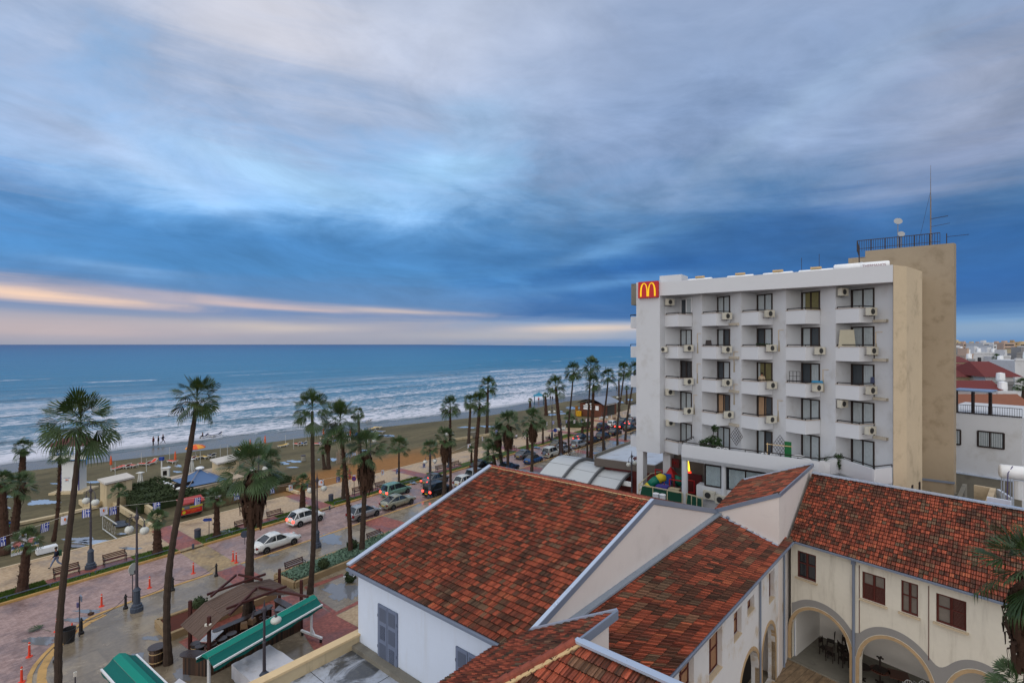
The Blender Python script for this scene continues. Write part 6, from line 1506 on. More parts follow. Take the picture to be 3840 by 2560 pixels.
for k, (x, y, kd) in enumerate(FL):
    q = on_plane(x, y, sp, DT); rg = random.Random(k); fpos.append(q); w = FS*1.0*rg.uniform(.85, 1.05); h = FS*1.15
    yaw = rg.uniform(-.5, .5); X = (DS*math.cos(yaw)+DT*math.sin(yaw)); N = DT
    sk = rg.uniform(-.25, .25)
    P = lambda u, v, d=0: X*((u-.5)*w + sk*(v)*.35*h) - UP*(v*h) - DT*(d) + DT*(.05*math.sin(u*5+k)*v)
    t = empty('hanging_flag', q+UP*h*.5, 0, 'x', 'flag', 'blue-striped and white flags on strings')
    m = MB(); fl = MB(); fl2 = MB()
    nst = 9
    def strip_(mb, u0, u1, v0, v1, d):
        for s_ in (1, -1):
            n = 4
            for j in range(n):
                ua = u0+(u1-u0)*j/n; uc = u0+(u1-u0)*(j+1)/n
                a_, b_, c_, e_ = P(ua, v0, d*s_), P(uc, v0, d*s_), P(uc, v1, d*s_), P(ua, v1, d*s_)
                mb.quad(a_, b_, c_, e_) if s_ > 0 else mb.quad(e_, c_, b_, a_)
    if kd == 'G':
        nG += 1; strip_(m, 0, 1, 0, 1, .0); m.build('field', M_fb, t, world=False)
        for j in (1, 3, 5, 7): strip_(fl, j/nst, (j+1)/nst, .0 if j < 4 else .55, 1, .012)
        strip_(fl, .72, .80, 0, .5, .012); strip_(fl, .52, 1, .20, .29, .012); fl.build('white_stripes', M_fw, t, world=False)
    else:
        nC_ += 1; strip_(m, 0, 1, 0, 1, .0); m.build('field', M_fw, t, world=False)
        for s_ in (1, -1):
            pts = [(.36, .34), (.46, .22), (.60, .26), (.64, .42), (.58, .60), (.46, .62), (.38, .5)]; pp = [P(u, v, .014*s_) for u, v in pts]; fl.poly(pp if s_ > 0 else pp[::-1])
        fl.build('orange_emblem', M_fo, t, world=False)
        for s_ in (1, -1):
            pp = [P(u, v, .014*s_) for u, v in [(.70, .3), (.74, .32), (.72, .62), (.60, .74), (.58, .70), (.68, .6)]]; fl2.poly(pp if s_ > 0 else pp[::-1])
        fl2.build('green_branches', M_fg, t, world=False)
    nm = 'blue striped flag' if kd == 'G' else 'white orange-emblem flag'
    t['label'] = f'{nm}, {ORD[k]} from the left on the promenade flag strings'
m = MB(); prev = None
for seg in ((0, 7), (6, 12), (11, 18), (17, 22), (21, 27), (27, 36)):
    pts = [fpos[j]+UP*FS*.58 for j in range(seg[0], min(seg[1], len(fpos)))]
    o = MB().tube(pts, .010, 4).build('flag_string', M_wt); tag(o, f'thin string carrying the flags, {ORD[(0, 6, 11, 17, 21, 27).index(seg[0])]} stretch from the left', 'string', 'strings of flags')
# ---------------------------------------------------------------- cars
M_tyre = pm('m_tyre', (.015, .015, .016), .8, .1, 4); M_rim = pm('m_rim', srgb(120, 122, 126), .35, .1, 4, metal=.6)
M_cglass = pm('m_car_glass', (.015, .02, .022), .06, .1, 2, spec=.9); M_tail = pm('m_tail_off', srgb(120, 22, 24), .3, .1, 3)
M_tail_on = pm('m_tail_on', (1, .05, .03), .3, .05, 3, emit=((1, .06, .04), 4.0)); M_plate = pm('m_plate', srgb(214, 176, 50), .5, .05, 3); M_head = pm('m_headlight', srgb(190, 196, 200), .15, .05, 3)
M_under = pm('m_under', (.01, .01, .01), .9, .05, 3)
def paint(name, c, metal=.25):
    m = pm('m_paint_'+name, c, .28, .04, 2, spec=.6, metal=metal); return m
PA = {'white': paint('white', srgb(212, 214, 212), 0), 'pearl': paint('pearl', srgb(206, 206, 198), .1), 'silver': paint('silver', srgb(160, 162, 164), .5), 'beige': paint('beige', srgb(158, 158, 140), .4), 'green': paint('green', srgb(112, 150, 134), .3),
      'grey': paint('grey', srgb(112, 112, 112), .5), 'black': paint('black', (.012, .012, .015), .2), 'navy': paint('navy', srgb(26, 36, 64), .3), 'blue': paint('blue', srgb(38, 84, 138), .3), 'brown': paint('brown', srgb(104, 98, 84), .5), 'dkgreen': paint('dkgreen', srgb(34, 50, 48), .3)}
# side profiles: (x from rear bumper 0..1, body top z) and cabin (rear base, rear roof, front roof, windscreen base)
TYPES = {
 'sedan': dict(L=4.55, W=1.74, H=1.42, top=[(0, .62), (.02, .86), (.06, .96), (.16, 1.0), (.30, .97), (.55, .94), (.68, .93), (.80, .88), (.93, .76), (.985, .60), (1, .45)], cab=(.14, .30, .53, .70)),
 'hatch': dict(L=3.95, W=1.70, H=1.50, top=[(0, .60), (.015, .85), (.05, 1.0), (.2, 1.0), (.55, .98), (.72, .96), (.83, .90), (.94, .78), (.985, .6), (1, .45)], cab=(.02, .14, .52, .76)),
 'estate': dict(L=4.5, W=1.76, H=1.52, top=[(0, .6), (.012, .85), (.03, 1.0), (.2, 1.0), (.6, .97), (.72, .94), (.83, .88), (.94, .76), (.985, .6), (1, .45)], cab=(.015, .07, .56, .73)),
 'suv': dict(L=4.3, W=1.80, H=1.78, top=[(0, .7), (.01, .95), (.03, 1.12), (.3, 1.12), (.62, 1.10), (.72, 1.08), (.85, 1.04), (.95, .95), (.985, .75), (1, .55)], cab=(.015, .05, .58, .72)),
 'mpv': dict(L=4.25, W=1.78, H=1.62, top=[(0, .6), (.015, .88), (.04, 1.02), (.3, 1.02), (.6, 1.0), (.76, .96), (.87, .88), (.95, .76), (.985, .6), (1, .45)], cab=(.02, .08, .54, .82)),
 'beetle': dict(L=4.08, W=1.74, H=1.48, top=[(0, .5), (.03, .72), (.10, .88), (.20, .95), (.5, .95), (.66, .95), (.78, .92), (.88, .82), (.96, .66), (1, .45)], cab=(.16, .34, .54, .70)),
 'coupe': dict(L=4.7, W=1.78, H=1.40, top=[(0, .62), (.02, .88), (.06, .98), (.2, 1.0), (.5, .95), (.68, .93), (.80, .88), (.93, .76), (.985, .60), (1, .45)], cab=(.04, .30, .53, .71))}
def interp(l, x):
    for (a, ya), (c, yc) in zip(l[:-1], l[1:]):
        if x <= c: return ya+(yc-ya)*(x-a)/(c-a) if c > a else yc
    return l[-1][1]
def make_car(kind, col, brake=False, spare=False, soft=False):
    """nose along +X, origin on the ground at the middle"""
    T = TYPES[kind]; L, Wd, H = T['L'], T['W'], T['H']; t = empty('parked_car', (0, 0, 0), 0, 'x', 'car', 'cars along the seafront road'); mat = PA[col]
    X = lambda f: (f-.5)*L
    m = MB(); xs = [0, .008, .02, .04, .08, .14, .22, .32, .44, .56, .68, .78, .86, .93, .97, .99, 1]; ring = []
    for f in xs:
        zt = interp(T['top'], f); w = Wd/2*(1-.16*abs(2*f-1)**5)*(1-.06*(abs(2*f-1)**2)); zb = .26+.10*abs(2*f-1)**6
        pr = [(0, zb), (w*.80, zb), (w*.95, zb+.06), (w, zb+.22), (w*1.0, zb+(zt-zb)*.62), (w*.97, zt-.07), (w*.90, zt-.015), (w*.5, zt+.02), (0, zt+.03)]
        pr = pr + [(-a, z) for a, z in pr[-2:0:-1]]; ring.append([Vector((X(f), a, z)) for a, z in pr])
    n = len(ring[0]); vs = [v for r_ in ring for v in r_]; fs = [[i*n+k, (i+1)*n+k, (i+1)*n+(k+1) % n, i*n+(k+1) % n][::-1] for i in range(len(ring)-1) for k in range(n)]
    fs.append(list(range(n))); fs.append([(len(ring)-1)*n+k for k in range(n)][::-1]); m.add(vs, fs)
    body = m.build('body', mat, t, smooth=True, world=False)
    r0, r1, f1, f0 = T['cab']
    def sec(f, zz, w): return [Vector((X(f), -w, zz)), Vector((X(f), w, zz))]
    zb_ = lambda f: interp(T['top'], f)+.0; wb = Wd/2*.90; wr = Wd/2*.70; zr = H
    A = sec(r0, zb_(r0), wb*.93); Bq = sec(r1, zr-.03, wr*.97); Cq = sec(f1, zr-.01, wr); D = sec(f0, zb_(f0), wb*.95); M1 = sec((r1+f1)/2, zr+.02, wr*1.02)
    # belt line points under the roof for the side glass
    Br, Cr = sec(r1, zb_(r1), wb), sec(f1, zb_(f1), wb); Mr = sec((r1+f1)/2, zb_((r1+f1)/2), wb)
    g = MB()
    g.quad(A[1], A[0], Bq[0], Bq[1]); g.quad(D[0], D[1], Cq[1], Cq[0])
    for s_ in (0, 1):
        for q in ([A[s_], Br[s_], Bq[s_]], [Br[s_], Mr[s_], M1[s_], Bq[s_]], [Mr[s_], Cr[s_], Cq[s_], M1[s_]], [Cr[s_], D[s_], Cq[s_]]): g.poly(q if s_ == 0 else q[::-1])
    gl = g.build('windows', M_cglass, t, world=False)
    rf = MB(); o_ = UP*.015
    rmat = mat if not soft else M_benchm
    P0 = [Bq[0]+Vector((-.04, -.02, 0)), Bq[1]+Vector((-.04, .02, 0))]; P1 = [Cq[0]+Vector((.04, -.02, 0)), Cq[1]+Vector((.04, .02, 0))]
    mid = [M1[0]+UP*.02, M1[1]+UP*.02]; c0, c1, cm = (P0[0]+P0[1])/2+UP*.05, (P1[0]+P1[1])/2+UP*.05, (mid[0]+mid[1])/2+UP*.04
    rf.quad(P0[0]+o_, mid[0]+o_, cm+o_, c0+o_); rf.quad(c0+o_, cm+o_, mid[1]+o_, P0[1]+o_); rf.quad(mid[0]+o_, P1[0]+o_, c1+o_, cm+o_); rf.quad(cm+o_, c1+o_, P1[1]+o_, mid[1]+o_)
    for s_ in (0, 1):      # pillars
        q = Vector((0, (-1, 1)[s_]*.012, .0))
        rf.bar(A[s_]+q, Bq[s_]+q+o_, .09, .05); rf.bar(Cq[s_]+q+o_, D[s_]+q, .07, .05); rf.bar(Mr[s_]+q, M1[s_]+q, .06, .03)
        rf.bar(Bq[s_]+q+o_, M1[s_]+q+o_*1.5, .05, .05); rf.bar(M1[s_]+q+o_*1.5, Cq[s_]+q+o_, .05, .05)
        if soft: rf.poly([A[s_]+q*2, Br[s_]+q*2, M1[s_]+q*2, Bq[s_]+q*2])
        if kind in ('estate', 'suv', 'mpv', 'hatch'): rf.bar(Br[s_].lerp(Mr[s_], .15)+q, Bq[s_].lerp(M1[s_], .15)+q, .10, .03)
    rf.build('roof', rmat, t, world=False)
    wr_ = .31 if kind != 'suv' else .37
    for f in (.19, .80):
        for sy in (-1, 1):
            y = sy*(Wd/2-.10); w = empty('wheel', (X(f), y, wr_)); w.parent = t
            MB().lathe([(wr_*.62, -.10), (wr_*.96, -.10), (wr_, -.07), (wr_, .07), (wr_*.96, .10), (wr_*.62, .10)], (0, 0, 0), 18, axis=(0, sy, 0)).build('tyre', M_tyre, w, world=False)
            MB().lathe([(wr_*.60, .085), (wr_*.5, .105), (wr_*.12, .09)], (0, 0, 0), 10, axis=(0, sy, 0)).build('rim', M_rim, w, world=False)
            MB().lathe([(wr_*1.18, 0), (wr_*1.18, .022)], (X(f), sy*(Wd/2-.012), wr_+.02), 18, axis=(0, sy, 0)).build('wheel_arch', M_under, t, world=False)
            w.location.y = sy*(Wd/2-.065)
    zl = interp(T['top'], .02)-.16
    for sy in (-1, 1):
        MB().box((X(.008), sy*(Wd/2-.24), zl), (.10, .30, .15 if kind not in ('estate', 'suv', 'mpv', 'hatch') else .26)).build('tail_light', M_tail_on if brake else M_tail, t, world=False)
        MB().box((X(.975), sy*(Wd/2-.30), .66 if kind != 'suv' else .85), (.10, .36, .14)).build('headlight', M_head, t, world=False)
    if brake and kind != 'beetle': MB().box((X(r0+.03), 0, zb_(r0)+.10), (.06, .26, .05)).build('brake_light', M_tail_on, t, world=False)
    MB().box((X(0)-.012, 0, .58), (.03, .50, .11)).build('number_plate', M_plate, t, world=False)
    MB().box((X(.0)+.04, 0, .40), (.16, Wd*.86, .16)).build('rear_bumper', mat, t, world=False)
    for sy in (-1, 1): MB().box((X(f0-.06), sy*(Wd/2+.06), zb_(f0)+.06), (.12, .18, .12)).build('mirror', mat, t, world=False)
    if spare: MB().lathe([(.33, 0), (.35, .05), (.35, .18), (.30, .22)], (X(0)-.02, .1, .95), 18, axis=(-1, 0, 0)).build('spare_wheel', M_grey, t, world=False)
    return t
CARS = [ # (x, y of the near wheels' mid, type, colour, brake, t-lane or None, label)
 (1052, 2058, 'sedan', 'white', 0, 'parked white pearl saloon nearest the plaza, beside the bushy palm trunk'),
 (1163, 1963, 'hatch', 'white', 1, 'white hatchback with red rear lights lit, driving on the seaward lane'),
 (1381, 1944, 'hatch', 'silver', 0, 'parked silver hatchback crossed by a brown-skirted palm trunk'),
 (1509, 1900, 'coupe', 'beige', 0, 'parked beige three-box liftback behind the silver hatchback'),
 (1500, 1857, 'mpv', 'green', 1, 'pale green people carrier with brake lights on'),
 (1648, 1814, 'sedan', 'grey', 1, 'grey saloon with brake lights on, ahead of the green people carrier'),
 (1662, 1858, 'suv', 'black', 1, 'black off-roader parked by the street lamp left of the gable'),
 (1762, 1822, 'hatch', 'pearl', 0, 'white hatchback mostly hidden by the tiled gable'),
 (1806, 1797, 'mpv', 'silver', 0, 'silver people carrier behind the palm trunk above the gable edge'),
 (1822, 1759, 'sedan', 'black', 0, 'black saloon with yellow plate on the seaward lane above the gable peak'),
 (1962, 1776, 'sedan', 'navy', 0, 'dark blue saloon just above the tiled ridge'),
 (1984, 1717, 'coupe', 'grey', 0, 'metallic grey coupe driving, left of the blue convertible'),
 (2051, 1742, 'beetle', 'blue', 0, 'round blue convertible with black soft top'),
 (2104, 1716, 'suv', 'pearl', 0, 'white off-roader with a spare wheel on its back door'),
 (2161, 1703, 'hatch', 'silver', 0, 'silver hatchback next to the metal railings'),
 (2214, 1682, 'estate', 'silver', 0, 'silver estate parked at the pavement before the highest palms'),
 (2106, 1677, 'sedan', 'brown', 0, 'grey-brown saloon on the seaward lane above the white off-roader'),
 (2192, 1652, 'sedan', 'black', 1, 'black saloon with bright brake lights in mid lane'),
 (2232, 1662, 'sedan', 'black', 0, 'black saloon parked right of the brake-lit one'),
 (2280, 1648, 'estate', 'black', 0, 'dark estate parked between slim palm trunks'),
 (2318, 1631, 'sedan', 'black', 0, 'black saloon parked farthest right on the near side'),
 (2274, 1614, 'suv', 'navy', 0, 'navy blue off-roader on the seaward side before the litter bin'),
 (2300, 1599, 'hatch', 'white', 0, 'small white car in front of the navy off-roader'),
 (2330, 1586, 'sedan', 'dkgreen', 0, 'dark green saloon behind the slim palm before the kiosk'),
 (2339, 1607, 'hatch', 'black', 1, 'black hatchback with brake lights on near the hotel'),
 (2354, 1574, 'suv', 'silver', 0, 'silver off-roader farthest along the seaward lane'),
 (2376, 1594, 'sedan', 'grey', 1, 'grey saloon with lit tail lights touching the hotel balcony edge'),
 (2374, 1614, 'sedan', 'dkgreen', 0, 'dark saloon cut off by the hotel corner')]
protos = {}
for x, y, kd, col, brk, lab in CARS:
    key = (kd, col, brk)
    if key in protos: t = copy_tree(protos[key])
    else: t = protos[key] = make_car(kd, col, bool(brk), spare=('spare' in lab), soft=(kd == 'beetle'))
    q = gp(x, y, -.12); s, tt = st_of(q); tt = max(47.5, tt)+TYPES[kd]['W']/2-.08
    tt = min(tt, 54.75-TYPES[kd]['W']/2-.1) if y < 1590 or x < 2350 else tt
    t.location = ST(s, tt, -.12); t.rotation_euler = (0, 0, ROADROT); t['label'] = lab
    if brk or 'driv' in lab: t.name = 'car'
M_bikes = M_wt
for k in range(9):
    q = gp(2105+k*8, 1724-k*3, 0) if k < 5 else gp(2140+(k-5)*12, 1708-(k-5)*3, 0)
    m = MB(); m.tube([q+DS*(.35*math.cos(a))+UP*(.8*math.sin(a)) for a in [math.pi*j/8 for j in range(9)]], .025, 5); o = m.build('hoop_barrier', M_wt); tag(o, f'{ORD[k]} small white metal hoop from the left beside the parked off-roader', 'barrier', 'white hoop barriers by the canopy')
# ---------------------------------------------------------------- people
M_skin = pm('m_skin', srgb(150, 104, 80), .6, .05, 3); M_hair = pm('m_hair', (.02, .014, .01), .8, .1, 5)
def person(loc, rz, label, top, bottom, pose='stand', h=1.74, hairc=None, bag=None, seat_z=.45):
    t = empty('person', loc, rz, label, 'person'); k = h/1.74
    J = dict(pel=(0, 0, .93), chest=(0, .0, 1.28), neck=(0, .0, 1.46), head0=(0, .02, 1.55), head1=(0, .03, 1.66),
             sL=(.19, 0, 1.40), eL=(.25, -.02, 1.12), wL=(.26, .08, .88), sR=(-.19, 0, 1.40), eR=(-.25, -.02, 1.12), wR=(-.26, .08, .88),
             hL=(.10, 0, .88), kL=(.11, .03, .50), aL=(.11, -.02, .09), tL=(.12, .14, .03), hR=(-.10, 0, .88), kR=(-.11, .03, .50), aR=(-.11, -.02, .09), tR=(-.12, .14, .03))
    if pose == 'walk':
        J.update(kL=(.10, .22, .54), aL=(.10, .36, .14), tL=(.10, .50, .12), kR=(-.10, -.08, .50), aR=(-.10, -.42, .14), tR=(-.10, -.32, .04), eL=(.25, -.16, 1.16), wL=(.24, -.10, .92), eR=(-.25, .14, 1.16), wR=(-.22, .30, 1.0))
    if pose == 'pockets': J.update(eL=(.30, -.08, 1.14), wL=(.18, .08, 1.0), eR=(-.30, -.08, 1.14), wR=(-.18, .08, 1.0))
    if pose == 'sit':
        for q in J: J[q] = (J[q][0], J[q][1], J[q][2]-.93+seat_z+.08)
        J.update(kL=(.12, .42, seat_z+.06), aL=(.12, .44, .09), tL=(.12, .60, .03), kR=(-.12, .42, seat_z+.06), aR=(-.12, .44, .09), tR=(-.12, .60, .03), wL=(.14, .30, seat_z+.18), wR=(-.14, .30, seat_z+.18))
    hand = lambda w, e, s: (Vector(w) + (Vector(w)-Vector(e)).normalized()*.09)
    def skinmesh(name, chains, mat, root=0):
        vs = []; rs = []; es = []; idx = {}
        for ch in chains:
            prev = None
            for nm, p, r in ch:
                if nm in idx: i = idx[nm]
                else: i = idx[nm] = len(vs); vs.append(Vector(p)*k); rs.append(r*k)
                if prev is not None: es.append((prev, i))
                prev = i
        me = bpy.data.meshes.new(name); me.from_pydata(vs, es, []); o = bpy.data.objects.new(name, me); COL.objects.link(o)
        md = o.modifiers.new('s', 'SKIN'); md.use_smooth_shade = True
        for i, v in enumerate(me.skin_vertices[0].data): v.radius = (rs[i], rs[i]); v.use_root = (i == root)
        sd_ = o.modifiers.new('d', 'SUBSURF'); sd_.levels = 1; sd_.render_levels = 1
        dg = bpy.context.evaluated_depsgraph_get(); m2 = bpy.data.meshes.new_from_object(o.evaluated_get(dg)); bpy.data.objects.remove(o)
        m2.materials.clear(); m2.materials.append(mat); o2 = bpy.data.objects.new(name, m2); COL.objects.link(o2); o2.parent = t; return o2
    g = lambda n: J[n]
    fing = []
    for s in 'LR':
        w, e = Vector(g('w'+s)), Vector(g('e'+s)); d = (w-e).normalized(); sd = d.cross(Vector((0, 1, 0))); sd = sd.normalized() if sd.length > .1 else Vector((1, 0, 0)); pm_ = w+d*.06
        for j in range(4): o_ = sd*(-.027+.018*j); L = (.075, .085, .08, .062)[j]; fing.append([('p'+s, pm_, .026), (f'{s}{j}a', pm_+o_+d*.03, .009), (f'{s}{j}b', pm_+o_+d*(.03+L)+Vector((0, .012, 0)), .007)])
        fing.append([('p'+s, pm_, .026), (s+'th', pm_-sd*.035+d*.035+Vector((0, .015, 0)), .009)])
    body = [[('pel', g('pel'), .13), ('chest', g('chest'), .15), ('neck', g('neck'), .055), ('head0', g('head0'), .075), ('head1', g('head1'), .095)]]
    for s in 'LR':
        body += [[('chest', g('chest'), .15), ('s'+s, g('s'+s), .06), ('e'+s, g('e'+s), .042), ('w'+s, g('w'+s), .03), ('p'+s, Vector(g('w'+s))+(Vector(g('w'+s))-Vector(g('e'+s))).normalized()*.06, .026)],
                 [('pel', g('pel'), .13), ('h'+s, g('h'+s), .085), ('k'+s, g('k'+s), .056), ('a'+s, g('a'+s), .04), ('t'+s, g('t'+s), .035)]]
    skinmesh('body', body+fing, M_skin)
    skinmesh('jacket', [[('pel', g('pel'), .155), ('chest', g('chest'), .175), ('nk', Vector(g('neck'))-UP*.03, .085)]] + [[('chest', g('chest'), .175), ('s'+s, g('s'+s), .08), ('e'+s, g('e'+s), .06), ('w'+s, g('w'+s), .048)] for s in 'LR'], top)
    skinmesh('trousers', [[('pel', g('pel'), .15), ('h'+s, g('h'+s), .10), ('k'+s, g('k'+s), .072), ('a'+s, Vector(g('a'+s))+UP*.03, .056)] for s in 'LR'], bottom)
    for s in 'LR': MB().tube([Vector(g('a'+s))*k-UP*.02, (Vector(g('a'+s))*.4+Vector(g('t'+s))*.6)*k, Vector(g('t'+s))*k], [.055, .055, .04], 8).build('shoe', M_benchm, t, world=False)
    hc_ = Vector(g('head1'))*k; MB().ball(hc_+Vector((0, -.018, .035)), .108*k, 10).build('hair', hairc or M_hair, t, smooth=True, world=False)
    m = MB(); f_ = hc_+Vector((0, .088, -.02))*k; m.lathe([(.014, 0), (.004, .03)], f_, 6, axis=(0, 1, 0)); m.box(f_+Vector((.035, .0, .03)), (.025, .012, .012)); m.box(f_+Vector((-.035, .0, .03)), (.025, .012, .012)); m.box(f_+Vector((0, .0, -.045)), (.045, .012, .01)); m.build('face', M_skin, t, world=False)
    if bag: 
        MB().box(Vector((0, -.24, 1.22))*k, (.34, .2, .48), top=.85).build('backpack', bag, t, world=False)
    return t
cl = lambda n, c: pm('m_cloth_'+n, c, .85, .15, 8)
K_red = cl('dark_red', srgb(74, 20, 26)); K_blk = cl('black', (.014, .014, .018)); K_nvy = cl('navy', srgb(22, 28, 48)); K_jean = cl('jeans', srgb(110, 122, 150)); K_grn = cl('green', srgb(46, 84, 60)); K_pnk = cl('red', srgb(170, 40, 46)); K_gry = cl('grey', srgb(70, 70, 78)); K_wht = cl('white', srgb(186, 190, 200))
q = (gp(193, 2134)+gp(229, 2124))/2; person(q, ROADROT+R(90), 'person in navy jacket and pale jeans striding along the promenade with a green backpack', K_nvy, K_jean, 'walk', 1.86, bag=K_grn)
person(gp(575, 1670, -.09), 2.6, 'leftmost of three people at the waterline, dark red jacket', K_red, K_blk, 'pockets', 1.8)
person(gp(594, 1667, -.09), 2.4, 'middle one of three people at the waterline, all in black', K_blk, K_blk, 'pockets', 1.75)
person(gp(611, 1662, -.09), -1.2, 'rightmost of three people at the waterline, walking in dark clothes', K_nvy, K_gry, 'walk', 1.8)
person(gp(760, 1642, -.09), 1.8, 'person in black sitting on a lounger near the water', K_blk, K_blk, 'sit', 1.7, seat_z=.35)
person(gp(2064, 1501, -.09), 2.8, 'left one of the two dark figures at the shore right of the gazebo', K_blk, K_nvy, 'stand', 1.8)
person(gp(2072, 1502, -.09), 2.8, 'right one of the two dark figures at the shore right of the gazebo', K_nvy, K_blk, 'stand', 1.75)
person(gp(2020, 1507, -.09), 0, 'person in a red top standing under the blue gazebo', K_pnk, K_blk, 'stand', 1.7)
person(gp(2313, 1465, -.09), .5, 'lone dark walker far along the shore', K_blk, K_blk, 'walk', 1.75)
person(gp(2163, 1592), 2.2, 'person in brown and black walking on the promenade before the kiosk', K_red, K_blk, 'walk', 1.75)
person(gp(1963, 1645), 1.2, 'dark-dressed walker left of the skirted palm on the promenade', K_blk, K_gry, 'walk', 1.75)
person(gp(1972, 1643), 1.2, 'second walker beside the dark-dressed one, in grey', K_gry, K_wht, 'walk', 1.7)
qb = (gp(2050, 1655)+gp(2068, 1651))/2; person(qb-DT*.05, ROADROT+R(180), 'person in black sitting on the far promenade bench', K_blk, K_blk, 'sit', 1.75)
person(gp(1937, 1645), ROADROT, 'person in a white top sitting low at the promenade edge', K_wht, K_blk, 'sit', 1.7, seat_z=.3)
q = on_plane(2857, 1425, bp(TP[2], (1.9, -.9)), HN); q.z = ZP[2]-1.0; person(q, math.atan2(HN.y, HN.x)+R(90), 'dark-haired person in a pale shirt at the lit balcony door', cl('shirt', srgb(176, 158, 134)), K_blk, 'stand', 1.72)
# ---------------------------------------------------------------- loungers
M_lw = pm('m_lounger_white', srgb(208, 208, 204), .5, .05, 4)
LC = {'red': pm('m_cl_red', srgb(196, 72, 58), .8, .1, 5), 'blue': pm('m_cl_blue', srgb(44, 92, 158), .8, .1, 5), 'yellow': pm('m_cl_yellow', srgb(206, 168, 76), .8, .1, 5), 'navy': pm('m_cl_navy', srgb(34, 44, 80), .8, .1, 5), 'pink': pm('m_cl_pink', srgb(206, 104, 96), .8, .1, 5)}
def lounger(col, back=.55):
    t = empty('sun_lounger', (0, 0, 0), 0, 'x', 'sun lounger', 'sun loungers scattered on the beach'); L = 1.9
    m = MB(); m.bar((-.95, -.33, .34), (.95, -.33, .34), .07); m.bar((-.95, .33, .34), (.95, .33, .34), .07); m.bar((-.95, -.33, .34), (-.95, .33, .34), .07); m.bar((.95, -.33, .34), (.95, .33, .34), .07); m.box((-.2, 0, .33), (1.5, .6, .03)); m.build('frame', M_lw, t, world=False)
    m = MB(); m.box((-.25, 0, .37), (1.3, .58, .05)); m.build('seat', LC[col], t, world=False)
    a = back; m = MB(); e = Vector((.40, 0, .38)); u = Vector((math.cos(a), 0, math.sin(a))); m.bar(e, e+u*.72, .58, .05, up=(0, 0, 1)); m.build('backrest', LC[col], t, world=False)
    m = MB(); m.bar(e+Vector((0, -.33, -.02)), e+u*.76+Vector((0, -.33, -.02)), .06); m.bar(e+Vector((0, .33, -.02)), e+u*.76+Vector((0, .33, -.02)), .06); m.bar(e+u*.76+Vector((0, -.33, 0)), e+u*.76+Vector((0, .33, 0)), .08); m.build('back_frame', M_lw, t, world=False)
    for x in (-.75, .7):
        for y in (-.3, .3): MB().bar((x, y, 0), (x, y, .34), .08).build('leg', M_lw, t, world=False)
    return t
LO = [(765, 1641, 'navy'), (793, 1638, 'navy'), (815, 1634, 'navy'), (442, 1760, 'red'), (469, 1755, 'red'), (494, 1751, 'pink'), (541, 1745, 'red'), (566, 1741, 'red'), (645, 1735, 'red'), (716, 1724, 'red'), (736, 1719, 'yellow'), (767, 1718, 'yellow'), (794, 1713, 'navy'),
      (896, 1692, 'yellow'), (922, 1689, 'red'), (978, 1684, 'blue'), (1060, 1675, 'yellow'), (1115, 1670, 'red'), (1136, 1668, 'blue'), (1192, 1669, 'red'), (1207, 1665, 'blue'), (1220, 1662, 'red'), (1218, 1648, 'yellow'), (1241, 1643, 'red'), (1260, 1640, 'pink'), (1258, 1657, 'blue'), (1301, 1648, 'navy'), (1312, 1634, 'blue'), (1331, 1638, 'blue'), (1369, 1584, 'blue'), (1381, 1582, 'navy'), (1374, 1615, 'blue'), (1395, 1611, 'yellow'), (1416, 1606, 'yellow'), (1399, 1624, 'blue'), (1427, 1622, 'blue')]
lpro = {}; cnt = {}
LON = {'red': 'red', 'pink': 'faded pink', 'navy': 'navy', 'blue': 'bright blue', 'yellow': 'yellow'}
for k, (x, y, c) in enumerate(sorted(LO)):
    rg = random.Random(k*5); flat_ = (c in ('yellow', 'pink')) or k % 5 == 0
    key = (c, flat_)
    if key in lpro: t = copy_tree(lpro[key])
    else: t = lpro[key] = lounger(c, .12 if flat_ else .62)
    t.location = gp(x, y, -.09); t.rotation_euler = (0, 0, ROADROT+(R(-75) if k % 4 else R(15))+rg.uniform(-.3, .3)); cnt[c] = cnt.get(c, 0)+1
    t['label'] = f'sun lounger with {LON[c]} cushion, {ORD[cnt[c]-1]} {LON[c]} one from the left'
M_por = pm('m_parasol_orange', srgb(214, 96, 56), .8, .12, 3); M_poy = pm('m_parasol_yellow', srgb(226, 156, 66), .8, .12, 3); M_pole = pm('m_pole_white', srgb(188, 190, 188), .5, .08, 3)
B = gp(733, 1714, -.09); t = empty('parasol', B, 0, 'open orange and yellow parasol over the loungers', 'parasol'); MB().tube([(0, 0, 0), (0, 0, 2.3)], .03, 6).build('pole', M_pole, t, world=False)
m = MB()
for k in range(8):
    a0, a1 = k*math.pi/4, (k+1)*math.pi/4; m.add([(0, 0, 2.35), (1.05*math.cos(a0), 1.05*math.sin(a0), 2.12), (1.05*math.cos(a1), 1.05*math.sin(a1), 2.12), (1.6*math.cos(a0), 1.6*math.sin(a0), 1.78), (1.6*math.cos(a1), 1.6*math.sin(a1), 1.78), (1.6*math.cos(a0), 1.6*math.sin(a0), 1.62), (1.6*math.cos(a1), 1.6*math.sin(a1), 1.62)], [[0, 1, 2], [1, 3, 4, 2], [3, 5, 6, 4]], k % 2)
m.build('canopy', [M_por, M_poy], t, world=False)
